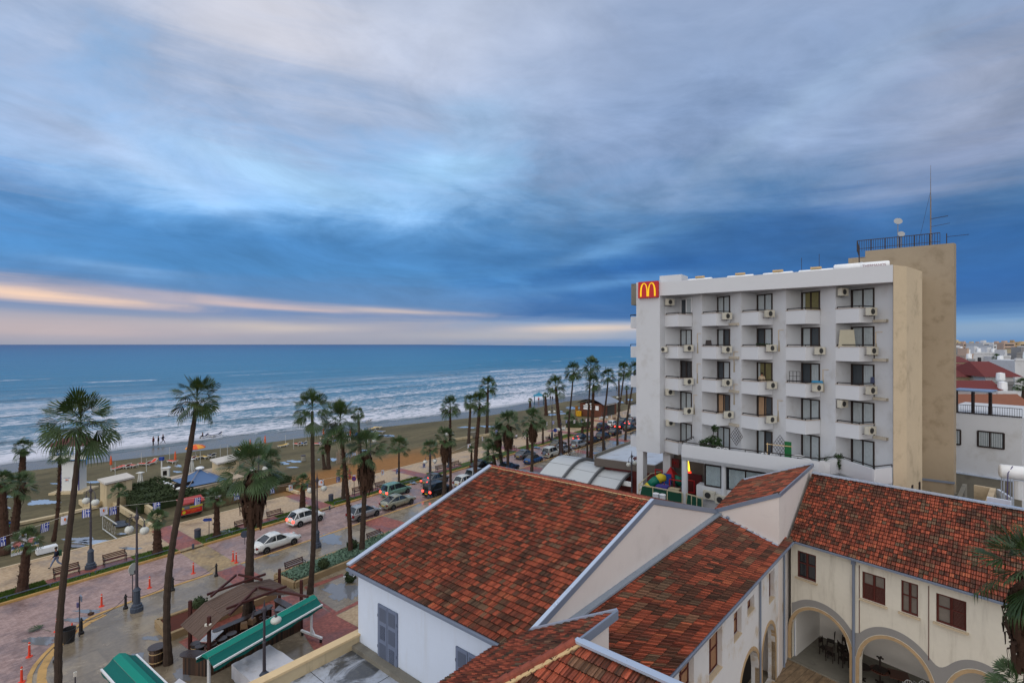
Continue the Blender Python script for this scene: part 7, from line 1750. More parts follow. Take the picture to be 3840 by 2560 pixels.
for k, (x, y, zt) in enumerate([(416, 1767, 1.0), (657, 1748, 1.0), (994, 1680, 1), (938, 1697, 1), (1213, 1648, 1), (1314, 1652, 1), (1311, 1822, 1)]):
    B = gp(x, y, -.09); t = empty('folded_parasol', B, 0, ['folded orange parasol at the left end of the red loungers', 'folded orange parasol beside the lone red lounger', 'folded red parasol far out behind the bushy palm', 'folded red parasol just above the bushy palm crown', 'folded orange parasol by the drooping beach palm', 'folded orange parasol near the blue loungers', 'folded dark red parasol hanging by the no-parking sign'][k], 'parasol', 'folded parasols')
    MB().tube([(0, 0, 0), (0, 0, 2.5)], .03, 6).build('pole', M_pole, t, world=False); MB().lathe([(.07, 1.0), (.18, 1.15), (.15, 1.8), (.05, 2.5)], (0, 0, 0), 8).build('canopy', M_por if k != 6 else M_sred, t, world=False)
for k, (x, y) in enumerate([(432, 1782), (549, 1769), (530, 1745), (826, 1710), (853, 1711), (1071, 1670), (1101, 1684), (1148, 1661), (751, 1737), (636, 1722), (1248, 1662)]):
    B = gp(x, y, -.09); o = MB().tube([B, B+UP*2.1], .035, 6).build('parasol_pole', M_pole); tag(o, f'bare white parasol pole, {ORD[k]} of those stuck in the sand' if False else ['bare white pole in front of the leftmost red lounger', 'bare white pole in front of the twin red loungers', 'bare pole left of the twin red loungers', 'taller bare pole left of the bushy palm crown', 'shorter bare pole just left of the bushy palm crown', 'bare pole above the single yellow lounger', 'bare pole left of the red and blue pair', 'bare pole right of the red and blue pair', 'bare pole in front of the yellow lounger by the parasol', 'bare pole behind the lone red lounger', 'bare pole among the red loungers by the tall shaggy palm'][k], 'pole', 'bare parasol poles on the beach')
for k, (x, y) in enumerate([(526, 1825), (719, 1769)]):
    B = gp(x, y, -.09); t = empty('beach_shower', B, 0, ['white tapering beach shower near the cream hut', 'white tapering beach shower behind the blue pyramid roof'][k], 'shower', 'beach showers'); m = MB()
    for u, v in ((-.25, -.25), (.25, -.25), (.25, .25), (-.25, .25)): m.bar((u, v, 0), (u*.35, v*.35, 2.0), .10)
    m.build('frame', M_lw, t, world=False); MB().box((0, 0, 2.02), (.75, .75, .08)).build('top', M_lw, t, world=False)
B = gp(606, 1797, -.09); t = empty('phone_post', B, 0, 'white post carrying a blue box by the beach deck', 'post'); MB().tube([(0, 0, 0), (0, 0, 3.0)], .09, 8).build('pole', M_lw, t, world=False); MB().box((0, 0, 3.1), (.55, .4, .5)).build('box', M_sblue, t, world=False)
B = gp(622, 1800, -.09); t = empty('white_cabinet', B, .4, 'white cabinet with a dark opening on the beach deck', 'cabinet'); MB().box((0, 0, .9), (.9, .7, 1.8)).build('body', M_lw, t, world=False); MB().box((-.05, -.36, 1.15), (.5, .02, .7)).build('opening', M_black, t, world=False); MB().box((0, 0, 1.84), (1.1, .9, .08)).build('top', M_lw, t, world=False)
# lifeguard tower --------------------------------------------------------------
B = gp(272, 1842, -.09); t = empty('lifeguard_tower', B, R(8), 'white lifeguard tower with blue railing and brown canopy', 'lifeguard tower'); M_tbl = pm('m_tower_blue', srgb(60, 110, 160), .5, .1, 3); M_twh = pm('m_tower_white', srgb(206, 208, 208), .6, .05, 2)
MB().box((0, .3, 2.1), (2.1, 1.6, 4.2)).build('column', M_twh, t, world=False)
m = MB(); 
for x in (-1.07, 1.07): m.box((x, -.48, 2.1), (.10, .10, 4.2))
m.build('corner_strip', pm('m_indigo', srgb(58, 58, 120), .5, .1, 3), t, world=False)
MB().box((.3, .1, 4.55), (4.4, 2.6, .12)).build('platform', M_tbl, t, world=False)
m = MB(); m.box((.3, -1.2, 4.9), (4.4, .06, .6)); m.box((-1.9, .1, 4.9), (.06, 2.6, .6)); m.build('parapet', M_twh, t, world=False)
m = MB()
for z in (5.5, 5.75): m.bar((-1.9, -1.2, z), (2.5, -1.2, z), .05); m.bar((2.5, -1.2, z), (2.5, 1.4, z), .05); m.bar((-1.9, 1.4, z), (2.5, 1.4, z), .05); m.bar((-1.9, -1.2, z), (-1.9, 1.4, z), .05)
for k in range(6): x = -1.9+.88*k; m.bar((x, -1.2, 4.6), (x, -1.2, 5.78), .05); m.bar((x, 1.4, 4.6), (x, 1.4, 5.78), .05)
m.bar((2.5, .1, 4.6), (2.5, .1, 5.78), .05); m.bar((2.5, -1.2, 4.5), (2.5, -1.2, 3.9), .08); m.build('railing', M_tbl, t, world=False)
m = MB(); m.bar((-1.4, 0, 4.6), (-1.4, 0, 6.6), .16); m.bar((1.6, 0, 4.6), (1.6, 0, 6.6), .12); m.build('post', M_lampb, t, world=False)
m = MB(); P = [(-2.3, -1.7), (2.5, -1.7), (2.5, 1.7), (-2.3, 1.7)]; hi = [(-1.0, -.6, 7.35), (1.7, -.6, 7.35), (1.7, .6, 7.35), (-1.0, .6, 7.35)]; lo = [(x, y, 6.45) for x, y in P]
m.add(lo+hi, [[0, 1, 5, 4], [1, 2, 6, 5], [2, 3, 7, 6], [3, 0, 4, 7], [4, 5, 6, 7], [3, 2, 1, 0]]); m.build('canopy_roof', pm('m_brown_canopy', srgb(92, 56, 56), .8, .15, 3), t, world=False)
MB().box((.1, .2, .1), (4.2, 3.2, .28)).build('plinth', M_cream, t, world=False)
m = MB(); m.box((-.35, -.515, 1.75), (.35, .02, .16)); m.box((.55, -.515, 1.9), (.2, .02, .1)); m.build('notice', pm('m_notice', srgb(186, 110, 90), .6, .1, 9), t, world=False)
for nm, x, y in (('LIFEGUARD', -.35, 1.95), ('BEACH', -.35, 1.5)):
    cu = bpy.data.curves.new('lettering', 'FONT'); cu.body = nm; cu.size = .16; cu.align_x = 'CENTER'; oo = bpy.data.objects.new('lettering', cu); COL.objects.link(oo); bpy.context.view_layer.update()
    me = bpy.data.meshes.new_from_object(oo.evaluated_get(bpy.context.evaluated_depsgraph_get())); bpy.data.objects.remove(oo); me.materials.clear(); me.materials.append(M_sblue); oo = bpy.data.objects.new('lettering', me); COL.objects.link(oo); oo.parent = t; oo.location = (x, -.52, y); oo.rotation_euler = (R(90), 0, 0)
for k, (x, z, mat, lab) in enumerate([(1.9, 4.95, LC['red'], 'red rescue gear on the lifeguard tower platform')]):
    o = MB().ball(B+Vector((1.3, -.6, 5.1)), .35, 8, sz=.7).build('rescue_bag', mat); tag(o, lab, 'rescue gear')
# surf board sticking out
o = MB().box(B+Vector((2.9, .1, 4.75)), (1.3, .5, .1)).build('rescue_board', M_tank); tag(o, 'white rescue board sticking out to the right of the lifeguard tower', 'board')
# cream huts -----------------------------------------------------------------
def hut(corner_pts, h, roof_over, label, name='beach_hut'):
    c = sum(corner_pts, Vector())/4; t = empty(name, Vector((c.x, c.y, 0)), 0, label, 'hut'); MB().prism([(p.x, p.y) for p in corner_pts], -.1, h).build('wall', M_cream, t)
    P = [c+(p-c)*roof_over for p in corner_pts]; MB().prism([(p.x, p.y) for p in P], h, h+.22).build('roof', pm('m_hut_roof', srgb(196, 190, 182), .8, .1, 1.5), t)
    P = [c+(p-c)*(roof_over*.97) for p in corner_pts]; MB().prism([(p.x, p.y) for p in P], h-.06, h-.002).build('eaves_trim', M_maroon, t); return t
def hut_r(px, h, label):
    A, B_, C_ = [gp(x, y, h+.2) for x, y in px]; c = (B_+C_)/2; P = [A, B_, B_+(C_-A), C_]
    return hut([c+(p-c)/1.17 for p in P], h, 1.17, label)
hut_r([(393, 1812), (505, 1786), (365, 1796)], 3.0, 'cream flat-roofed beach hut behind the small dark palm')
hut_r([(815, 1737), (905, 1716), (787, 1722)], 2.8, 'cream flat-roofed beach hut beyond the blue pyramid roof')
# low walls and ramp by the first hut
def lowwall(pts, h, w, label, mat=None, name='low_wall'):
    m = MB(); 
    for a_, c_ in zip(pts[:-1], pts[1:]): m.bar(a_+UP*h/2, c_+UP*h/2, w, h)
    o = m.build(name, mat or M_cream); tag(o, label, 'wall'); return o
lowwall([gp(300, 1888), gp(317, 1902), gp(368, 1902)], .55, .3, 'low cream planter wall left of the first beach hut')
lowwall([gp(368, 1898), gp(408, 1888), gp(488, 1938), gp(575, 1990)], .6, .35, 'cream ramp wall running down to the promenade')
lowwall([gp(470, 1868), gp(570, 1935), gp(600, 1955)], 1.0, .3, 'cream wall under the hedge slope')
lowwall([gp(65, 1968), gp(200, 1940), gp(360, 1904)], .28, .6, 'long low sandstone kerb on the sand at left', M_cream)
lowwall([gp(968, 1800, 0), gp(1120, 1852, 0)], .35, .3, 'low cream wall dividing ochre sand and garden')
lowwall([gp(1640, 1660), gp(1700, 1652), gp(1840, 1632)], .5, .3, 'low pale wall on the sand right of the centre palms')
o = MB().box(gp(1772, 1640)+UP*.6, (1.9, 1.3, 1.2), .5).build('white_block', M_conc); tag(o, 'pale concrete block on the sand between palm trunks', 'block')
# restaurant with the blue pyramid awning -------------------------------------
rs = empty('beach_restaurant', gp(760, 1830), 0, 'low beach restaurant under a big blue pyramid fabric roof', 'restaurant')
P = [gp(674, 1843, 1.2), gp(915, 1786, 1.2), Vector(), gp(572, 1802, 1.2)]; P[2] = P[1]+(P[3]-P[0])
for p in P: p.z = 0
m = MB(); m.prism([(p.x, p.y) for p in P], -.1, 1.1); m.build('wall', M_cream, rs)
cc = sum(P, Vector())/4; PR = [cc+(p-cc)*1.02 for p in P]; m = MB(); m.prism([(p.x, p.y) for p in PR], 1.1, 1.24); m.build('deck_roof', pm('m_deck_pale', srgb(176, 160, 140), .8, .15, 1.5), rs)
zq = 1.4; lf, fr_, rt, ap = gp(642, 1798, zq), gp(706, 1826, zq), gp(856, 1796, zq), gp(761, 1757, 3.6)
bkp = lf+(rt-fr_); ap.x, ap.y = (lf.x+rt.x)/2, (lf.y+rt.y)/2; ap.z = CZ-(1757-HY)/FO*ap.y
m = MB(); n = 6
M_can = pm('m_blue_canvas', srgb(84, 112, 152), .7, .08, 1.5)
for a_, c_ in ((lf, fr_), (fr_, rt), (rt, bkp), (bkp, lf)):
    for i in range(n):
        for j in range(n):
            def PP(u, v): q = a_.lerp(c_, u).lerp(ap, v); q = Vector(q); q.z = max(1.3, q.z-.35*math.sin(math.pi*v)*(1-v*.3)); return q
            m.quad(PP(i/n, j/n), PP((i+1)/n, j/n), PP((i+1)/n, (j+1)/n), PP(i/n, (j+1)/n))
m.build('canopy', M_can, rs, smooth=True)
m = MB()
for q in (lf, fr_, rt): m.bar(q, ap+UP*.03, .08)
m.build('canopy_seam', pm('m_seam', srgb(130, 126, 130), .7, .1, 3), rs)
MB().ball(ap+UP*.1, .55, 8, sz=.4).build('canopy_cap', M_tank, rs)
m = MB(); q0_ = gp(612, 1808, 1.3); q1_ = gp(684, 1836, 1.3)
for k in range(7): m.ball(q0_.lerp(q1_, k/6), .38, 8, sz=.5)
o = m.build('rolled_covers', M_tank, rs)
o = MB().tube([gp(699, 1845), gp(699, 1845)+UP*5.2], .05, 6).build('flagpole', M_benchm); tag(o, 'thin dark pole before the blue pyramid roof', 'pole')
MB().box(gp(690, 1862)+UP*.9, (2.2, .3, 1.9), DS).build('dark_doorway', M_black, rs)
# hedges ----------------------------------------------------------------------
M_hedge = pm('m_hedge', srgb(48, 60, 34), .85, .5, 4); M_hedge2 = pm('m_grey_green', srgb(92, 116, 98), .85, .4, 4)
def hedge(pts, h, label, seed, mat=M_hedge, den=60, sz=.16, cat='hedge', name='hedge'):
    pts = [Vector(p) for p in pts]; rg = random.Random(seed); m = MB(); xs = [p.x for p in pts]; ys = [p.y for p in pts]
    def ins(x, y):
        c = False; j = len(pts)-1
        for i in range(len(pts)):
            if (pts[i].y > y) != (pts[j].y > y) and x < (pts[j].x-pts[i].x)*(y-pts[i].y)/(pts[j].y-pts[i].y)+pts[i].x: c = not c
            j = i
        return c
    A_ = (max(xs)-min(xs))*(max(ys)-min(ys)); n = int(A_*den)
    cen = sum(pts, Vector())/len(pts)
    m.prism([(cen.x+(p.x-cen.x)*.93, cen.y+(p.y-cen.y)*.93) for p in pts], -.05, h*.72)
    for _ in range(n):
        x = rg.uniform(min(xs), max(xs)); y = rg.uniform(min(ys), max(ys))
        if not ins(x, y): continue
        z = h*(.72+.28*(.5+.5*math.sin(x*1.3+seed)*math.cos(y*1.1)))*(rg.random()**.25); p = Vector((x, y, z)); a = Vector((rg.gauss(0, 1), rg.gauss(0, 1), rg.gauss(0, .8))).normalized(); bb = a.orthogonal().normalized(); s_ = sz*rg.uniform(.6, 1.4)
        m.add([p-a*s_, p+bb*s_*.6, p+a*s_, p-bb*s_*.6], [[0, 1, 2, 3]])
    o = m.build(name, mat); tag(o, label, cat); return o
hedge(sts([(21.5, 70.6), (27.8, 70.6), (27.8, 82), (24.6, 82), (21.5, 76)]), 1.7, 'dark green hedge slope left of the beach restaurant', 1)
hedge(sts([(25.6, 67.4), (39, 67.4), (39, 71.8), (27, 71.8)]), 1.35, 'dark shrubbery in front of the beach restaurant', 2)
hedge(sts([(24.2, 66.5), (38.5, 66.5), (38.5, 67.3), (24.2, 67.3)]), .35, 'low sunken garden bed behind the promenade', 3, sz=.12)
hedge([gp(970, 1850), gp(1035, 1838), gp(1010, 1822), gp(950, 1835)], 1.3, 'rounded bush beside the big bushy palm', 4)
hedge([gp(2120, 1603), gp(2215, 1604), gp(2215, 1597), gp(2125, 1595)], 1.2, 'low green bushes by the far promenade edge', 5)
lowwall([ST(24.0, 66.2), ST(39.0, 66.2)], .9, .25, 'low brown garden wall behind the red cart', pm('m_brown_wall', srgb(96, 78, 58), .85, .2, 2))
strip('promenade_edging', [(-60, 63.5), (20.0, 63.5)], .22, 0, .05, M_kerbw); strip('promenade_edging', [(22.4, 63.5), (35.3, 63.5)], .22, 0, .05, M_kerbw); strip('promenade_edging', [(37.2, 63.3), (140, 63.3)], .22, 0, .05, M_kerbw)
# red food cart ----------------------------------------------------------------
cs0, ct0 = 23.4, 65.3; B = ST(24.9, 65.4); t = empty('food_cart', B, ROADROT, 'red and yellow food cart with red awning beside the promenade', 'food cart'); t.scale = (.82, .82, .8)
MB().box((0, 0, .85), (2.9, 1.0, .95)).build('body', M_conc, t, world=False)
M_cred = pm('m_cart_red', srgb(196, 40, 36), .5, .06, 3); M_cyel = pm('m_cart_yellow', srgb(206, 190, 50), .5, .08, 3)
MB().box((0, -.515, .80), (2.7, .03, .66)).build('red_panel', M_cred, t, world=False)
for k, (x0, x1, c_) in enumerate(((-1.4, -.95, M_cyel), (-.93, -.3, M_grey), (-.25, 1.4, M_cyel))): MB().box(((x0+x1)/2, -.5, 1.36), (x1-x0, .06, .22)).build('trim_board', c_, t, world=False)
MB().lathe([(.22, 0), (.22, .01)], (-.98, -.535, .78), 18, axis=(0, -1, 0)).build('round_emblem', M_cyel, t, world=False)
def lettering(parent, body, size, loc, mat, rot=(R(90), 0, 0)):
    cu = bpy.data.curves.new('lettering', 'FONT'); cu.body = body; cu.size = size; cu.align_x = 'CENTER'; cu.align_y = 'CENTER'; oo = bpy.data.objects.new('lettering', cu); COL.objects.link(oo); bpy.context.view_layer.update()
    me = bpy.data.meshes.new_from_object(oo.evaluated_get(bpy.context.evaluated_depsgraph_get())); bpy.data.objects.remove(oo); me.materials.clear(); me.materials.append(mat); oo = bpy.data.objects.new('lettering', me); COL.objects.link(oo); oo.parent = parent; oo.location = loc; oo.rotation_euler = rot; return oo
lettering(t, 'PORTOKALADES', .22, (.25, -.535, .95), M_poy); lettering(t, 'FRESH JUICE', .12, (.25, -.535, .78), M_poy); lettering(t, 'ALL DAY', .14, (.1, -.535, .62), M_poy)
m = MB(); m.add([(-1.6, -.9, 2.15), (1.6, -.9, 2.15), (1.6, .6, 2.6), (-1.6, .6, 2.6), (-1.6, -.9, 1.95), (1.6, -.9, 1.95)], [[0, 1, 2, 3], [4, 5, 1, 0]]); m.build('awning', pm('m_cart_awning', srgb(160, 66, 66), .7, .1, 2), t, world=False)
for x in (-1.4, 1.4):
    for y in (-.45, .45): MB().bar((x, y, 1.3), (x, y, 2.3), .05).build('post', M_conc, t, world=False)
for x in (-1.0, 1.1): MB().lathe([(.3, -.05), (.3, .05)], (x, -.3, .3), 14, axis=(0, 1, 0)).build('wheel', M_tyre, t, world=False)
# wicker fence, gazebo, kiosk ---------------------------------------------------
m = MB(); a = gp(1262, 1738, -.09); c = gp(1346, 1738, -.09); rg = random.Random(3)
for k in range(52):
    q = a.lerp(c, k/51)+Vector((0, rg.uniform(-.3, .3), 0)); m.bar(q, q+Vector((rg.uniform(-.12, .12), 0, rg.uniform(1.7, 2.6))), .05)
o = m.build('stick_fence', pm('m_stick', srgb(170, 150, 132), .9, .2, 6)); tag(o, 'fence of pale sticks on the sand behind the tall shaggy palm', 'fence')
gz = empty('gazebo', gp(2021, 1517, -.09), 0, 'teal-roofed open gazebo at the shore', 'gazebo'); c1 = gp(2003, 1519, -.09); c2 = gp(2037, 1519, -.09); w = (c2-c1).length
for x in (-w/2, w/2):
    for y in (-w/2, w/2): MB().bar((x, y, 0), (x, y, 3.1), .14).build('post', pm('m_teal_dark', srgb(30, 80, 100), .6, .1, 3), gz, world=False)
m = MB(); r_ = w*.62; m.add([(-r_, -r_, 3.0), (r_, -r_, 3.0), (r_, r_, 3.0), (-r_, r_, 3.0), (0, 0, 4.1)], [[0, 1, 4], [1, 2, 4], [2, 3, 4], [3, 0, 4], [3, 2, 1, 0]]); m.build('roof', pm('m_teal_roof', srgb(36, 120, 150), .6, .1, 2), gz, world=False)
m = MB(); m.bar((-w/2, -w/2, 1), (w/2, -w/2, 1), .08); m.bar((w/2, -w/2, 1), (w/2, w/2, 1), .08); m.bar((-w/2, -w/2, .5), (w/2, -w/2, .5), .08); m.build('rail', M_maroon, gz, world=False)
ks = empty('beach_kiosk', ST(129.5, 66), 0, 'brown wooden beach kiosk with curved grey roof and white sign boards', 'kiosk'); M_kw = pm('m_kiosk_wood', srgb(98, 58, 42), .7, .2, 2)
Pk = sts([(125.2, 62.4), (134.5, 62.4), (134.5, 69.2), (125.2, 69.2)]); MB().prism([(p.x, p.y) for p in Pk], 0, 3.6).build('wall', M_kw, ks)
m = MB(); n = 10; A0, A1, A2, A3 = ST(124.6, 61.6), ST(135.1, 61.6), ST(135.1, 70), ST(124.6, 70)
for j in range(n):
    for i in range(2):
        def RP(u, v): q = A0.lerp(A3, v).lerp(A1.lerp(A2, v), u); q = Vector(q); q.z = 3.55+1.5*math.sin(math.pi*v)**.9*(1-.15*abs(u-.5)); return q
        m.quad(RP(i/2, j/n), RP((i+1)/2, j/n), RP((i+1)/2, (j+1)/n), RP(i/2, (j+1)/n))
m.build('roof', pm('m_kiosk_roof', srgb(132, 140, 154), .5, .1, 1.5), ks, smooth=True)
for u0, u1, tx_ in ((.17, .42, 'BEACH'), (.48, .66, 'BAR'), (.72, .86, '')):
    a = Pk[3].lerp(Pk[0], u0)-DS*.06; c = Pk[3].lerp(Pk[0], u1)-DS*.06; m = MB(); m.quad(a+UP*1.9, c+UP*1.9, c+UP*3.1, a+UP*3.1); o = m.build('sign_board', M_tank, ks)
    if tx_:
        oo = lettering(ks, tx_, .7, (a+c)/2+UP*2.6-DS*.02-ks.location, M_benchm, (R(90), 0, math.atan2((c-a).y, (c-a).x)))
m = MB(); a = Pk[0].lerp(Pk[1], .35)-DT*.05; c = Pk[0].lerp(Pk[1], .85)-DT*.05; m.quad(a, c, c+UP*2.9, a+UP*2.9); m.build('opening', pm('m_dark_grey', srgb(60, 60, 58), .8, .1, 2), ks)
MB().bar(Pk[0].lerp(Pk[1], .2)+UP*3.2-DT*.3, Pk[0].lerp(Pk[1], .95)+UP*3.2-DT*.3, .2, .2).build('eave_beam', M_tank, ks)
o = MB().box(gp(2170, 1559)+UP*.7, (1.2, 1.0, 1.4), .3).build('recycling_bin', pm('m_yellow_bin', srgb(206, 156, 30), .6, .08, 2)); tag(o, 'yellow recycling bin left of the wooden kiosk', 'recycling bin')
o = MB().box(gp(2162, 1556)+UP*1.3, (.7, .5, 2.6), .3).build('sign_panel', pm('m_ochre', srgb(150, 104, 40), .6, .08, 2)); tag(o, 'narrow ochre panel behind the yellow recycling bin', 'panel')
o = MB().tube([gp(2246, 1520), gp(2246, 1520)+UP*8], .07, 6).build('flagpole', M_pole); tag(o, 'thin white pole behind the kiosk roof', 'pole')
# left side signs ---------------------------------------------------------------
B = gp(20, 1976)+UP*0; t = empty('graffiti_sign', gp(22, 1990), R(-12), 'black sign with green and blue chalk writing between palms', 'sign'); MB().box((0, 0, .75), (2.0, .06, .85)).build('board', M_benchm, t, world=False); M_cg = pm('m_chalk_green', srgb(60, 190, 120), .7, .05, 3, emit=(srgb(60, 190, 120), .1)); M_cb = pm('m_chalk_blue', srgb(50, 110, 190), .7, .05, 3)
lettering(t, 'Finikoudes', .34, (0, -.04, .6), M_cg); lettering(t, 'BAR', .26, (.55, -.04, .95), M_cb); MB().bar((-.8, 0, 0), (-.8, 0, .4), .06).build('leg', M_benchm, t, world=False); MB().bar((.8, 0, 0), (.8, 0, .4), .06).build('leg', M_benchm, t, world=False)
a = gp(42, 2085); c = gp(146, 2058); t = empty('picture_board', (a+c)/2, math.atan2((c-a).y, (c-a).x), 'low board painted with pink flamingos on blue and white stripes', 'board'); w = (c-a).length
MB().box((0, 0, .65), (w, .06, 1.3)).build('panel', M_fw, t, world=False); MB().box((0, -.035, .75), (w, .02, .22)).build('blue_stripe', pm('m_stripe_blue', srgb(40, 96, 170), .6, .06, 3), t, world=False); MB().box((0, -.035, .4), (w, .02, .24)).build('yellow_stripe', pm('m_stripe_yel', srgb(200, 178, 120), .6, .06, 3), t, world=False)
M_flam = pm('m_flamingo', srgb(206, 130, 128), .7, .1, 3)
for k, x in enumerate((-w*.3, w*.22)):
    m = MB(); m.lathe([(.30, 0), (.30, .02)], (x, -.05, 1.02), 16, axis=(0, -1, 0)); m.box((x+.1, -.06, .55), (.03, .02, .7)); m.box((x-.08, -.06, .55), (.03, .02, .7)); m.tube([(x+.22, -.06, 1.05), (x+.42, -.06, 1.12), (x+.38, -.06, 1.25)], .03, 6); m.build('flamingo', M_flam, t, world=False)
o = MB().box(gp(175, 2068)+UP*.25, (1.5, .8, .5), ROADROT).build('white_crate', M_tank); tag(o, 'white slab crate beside the flamingo board', 'crate')
# wire arch frame lying on the sand
a = gp(385, 1983); c = gp(438, 2021); hh_ = 1.55; t = empty('light_frame', (a+c)/2, 0, 'white wire frame of festive letters standing at the promenade edge', 'frame'); m = MB(); m.bar(a+UP*.05, c+UP*.05, .08); m.bar(a+UP*hh_, c+UP*hh_, .08); m.bar(a, a+UP*hh_, .04); m.build('frame', M_pole, t)
m = MB()
for k in range(5):
    q = a.lerp(c, .15+.18*k)+UP*(.8-.08*(k % 2)); m.tube([q+(c-a).normalized()*(.22*math.cos(g))+UP*(.42*math.sin(g)) for g in [j*.6 for j in range(11)]], .02, 4)
m.build('wire_scrolls', pm('m_wire_grey', srgb(150, 146, 140), .6, .1, 3), t)
for k, (x, y) in enumerate(((448, 1960), (458, 1969))):
    o = MB().lathe([(.50, 0), (.62, .06), (.55, .12), (.40, .10)], gp(x, y, .0), 20).build('tyre_ring', M_lampb); tag(o, ['grey ring lying on the sand, farther one', 'grey ring lying on the sand, nearer one'][k], 'ring', 'grey rings on the sand')
bk_ = empty('bicycle', gp(500, 1957), ROADROT+.3, 'dark bicycle parked behind the plaza lamp', 'bicycle')
for x in (-.5, .5):
    w_ = empty('wheel', (x, 0, .34)); w_.parent = bk_; MB().tube([(.32*math.cos(g), 0, .32*math.sin(g)) for g in [j*math.pi/10 for j in range(21)]], .022, 6, cap=False).build('tyre', M_tyre, w_, world=False); MB().tube([(.28*math.cos(g), 0, .28*math.sin(g)) for g in [j*math.pi/10 for j in range(21)]], .01, 5, cap=False).build('rim', M_rim, w_, world=False)
m = MB(); m.tube([(-.5, 0, .34), (-.1, 0, .32), (.35, 0, .8), (-.2, 0, .82), (-.5, 0, .34)], .018, 5); m.tube([(-.1, 0, .32), (-.22, 0, .88)], .018, 5); m.tube([(.5, 0, .34), (.34, 0, .88)], .018, 5); m.build('frame', M_benchm, bk_, world=False)
MB().box((-.24, 0, .92), (.24, .12, .06)).build('saddle', M_benchm, bk_, world=False); MB().bar((.34, -.25, .95), (.34, .25, .95), .03).build('handlebar', M_benchm, bk_, world=False)
# ---------------------------------------------------------------- plaza bar under a slatted pergola
def gpoly(name, pts, z, mat): return flat(name, [gp(x, y, z) for x, y in pts], z, mat)
gpoly('red_paving', [(1143, 2285), (1180, 2262), (1345, 2352), (1345, 2420), (1180, 2440), (1110, 2330)], .006, M_red)
gpoly('red_paving', [(1190, 2243), (1262, 2292), (1345, 2250), (1345, 2263), (1258, 2306), (1183, 2252)], .010, M_red)
gpoly('red_paving', [(1140, 2200), (1285, 2150), (1290, 2158), (1150, 2212)], .006, M_red)
gpoly('pale_paving', [(1262, 2307), (1345, 2266), (1345, 2350)], .007, M_walk)
gpoly('red_paving', [(670, 2405), (930, 2270), (1110, 2225), (1170, 2262), (1100, 2330), (760, 2475)], .009, M_red)
M_pl = pm('m_planter_wall', srgb(150, 128, 96), .85, .2, 2); M_mulch = pm('m_mulch', srgb(84, 44, 34), .95, .4, 6)
def planter(pts, h, label, fill, name='planter'):
    c = sum(pts, Vector())/len(pts); t = empty(name, Vector((c.x, c.y, 0)), 0, label, 'planter'); m = MB()
    for a, b_ in zip(pts, pts[1:]+pts[:1]): m.bar(a+UP*h/2, b_+UP*h/2, .28, h)
    m.build('wall', M_pl, t); m = MB(); m.prism([(p.x, p.y) for p in pts], 0, h*.8); m.build('soil', fill, t); return t
planter(sts([(13.7, 41.6), (13.5, 38.9), (20.8, 38.7), (20.8, 41.0)]), .5, 'low stone planter of dark red mulch around the pergola palm', M_mulch)
planter(sts([(22.4, 41.7), (22.6, 39.0), (38, 39.0), (38, 41.7)]), .5, 'long low planter wall filled with grey-green ground cover', M_mulch)
hedge(sts([(22.6, 41.5), (22.8, 39.2), (38, 39.2), (38, 41.5)]), .78, 'grey-green ground cover filling the long planter', 8, M_hedge2, den=130, sz=.11, cat='ground cover', name='ground_cover')
def bush(p, r, label, mat=M_hedge, n=220, name='bush'):
    m = MB(); m.ball(p+UP*r*.8, r*.78, 8); leafy(m, p+UP*r*.85, r, n, int(p.x*10) % 97, .10, .85); o = m.build(name, mat); tag(o, label, 'bush'); return o
bush(gp(745, 2290), .62, 'round clipped bush left of the pergola roof'); bush(gp(1212, 2150)+UP*.4, .55, 'dark spiky bush in the grey-green planter'); bush(gp(1322, 2075)+UP*.4, .55, 'second dark bush in the planter near the gable')
o = bush(gp(1315, 2180), .55, 'green bush with small white flowers at the foot of the white house')
rg = random.Random(4)
for _ in range(9): MB().ball(gp(1315, 2180)+Vector((rg.uniform(-.6, .6), rg.uniform(-.5, .1), rg.uniform(.5, .9))), .05, 5).build('flower', M_tank, o)
M_pw = pm('m_pergola_maroon', srgb(74, 38, 34), .6, .2, 5)
M_slat, nt, bs = new_mat('m_bamboo_slats'); b = NB(nt); p = b.pos(); u_ = b.m('ADD', b.m('MULTIPLY', b.xyz(p)[0], DT.x), b.m('MULTIPLY', b.xyz(p)[1], DT.y))
n1 = b.noise(b.comb(b.m('MULTIPLY', u_, 14), 0, 0), 1.0, 3, .6); n2 = b.noise(p, 2, 4, .6); c = b.mix(n1, srgb(112, 88, 74), srgb(62, 46, 40)); c = b.mix(b.m('MULTIPLY', n2, .3), c, srgb(130, 112, 100)); nt.links.new(c, bs.inputs['Base Color']); bs.inputs['Roughness'].default_value = .75
pg = empty('pergola', gp(880, 2380), 0, 'brown slatted pergola roof over the plaza bar with crossed beams', 'pergola')
def slats(q, name='slat_roof'):
    a, b_, c, d_ = [gp(*k) for k in q]; m = MB(); n = 26; rg = random.Random(int(a.x*10))
    for k in range(n):     # slats run along the fold direction a->d ... b->c
        f0, f1 = k/n, (k+.82)/n; z = UP*rg.uniform(-.015, .015); A_, B_ = a.lerp(b_, f0), d_.lerp(c, f0); C_, D_ = a.lerp(b_, f1), d_.lerp(c, f1)
        m.bar((A_+C_)/2+z, (B_+D_)/2+z, (C_-A_).length, .035)
    return m.build(name, M_slat, pg)
slats([(676, 2343, 2.1), (747, 2400, 2.1), (837, 2310, 2.9), (768, 2258, 2.9)]); slats([(768, 2258, 2.92), (837, 2310, 2.92), (967, 2232, 3.4), (902, 2190, 3.4)]); slats([(902, 2190, 3.42), (967, 2232, 3.42), (1127, 2227, 2.8), (1011, 2169, 3.0)])
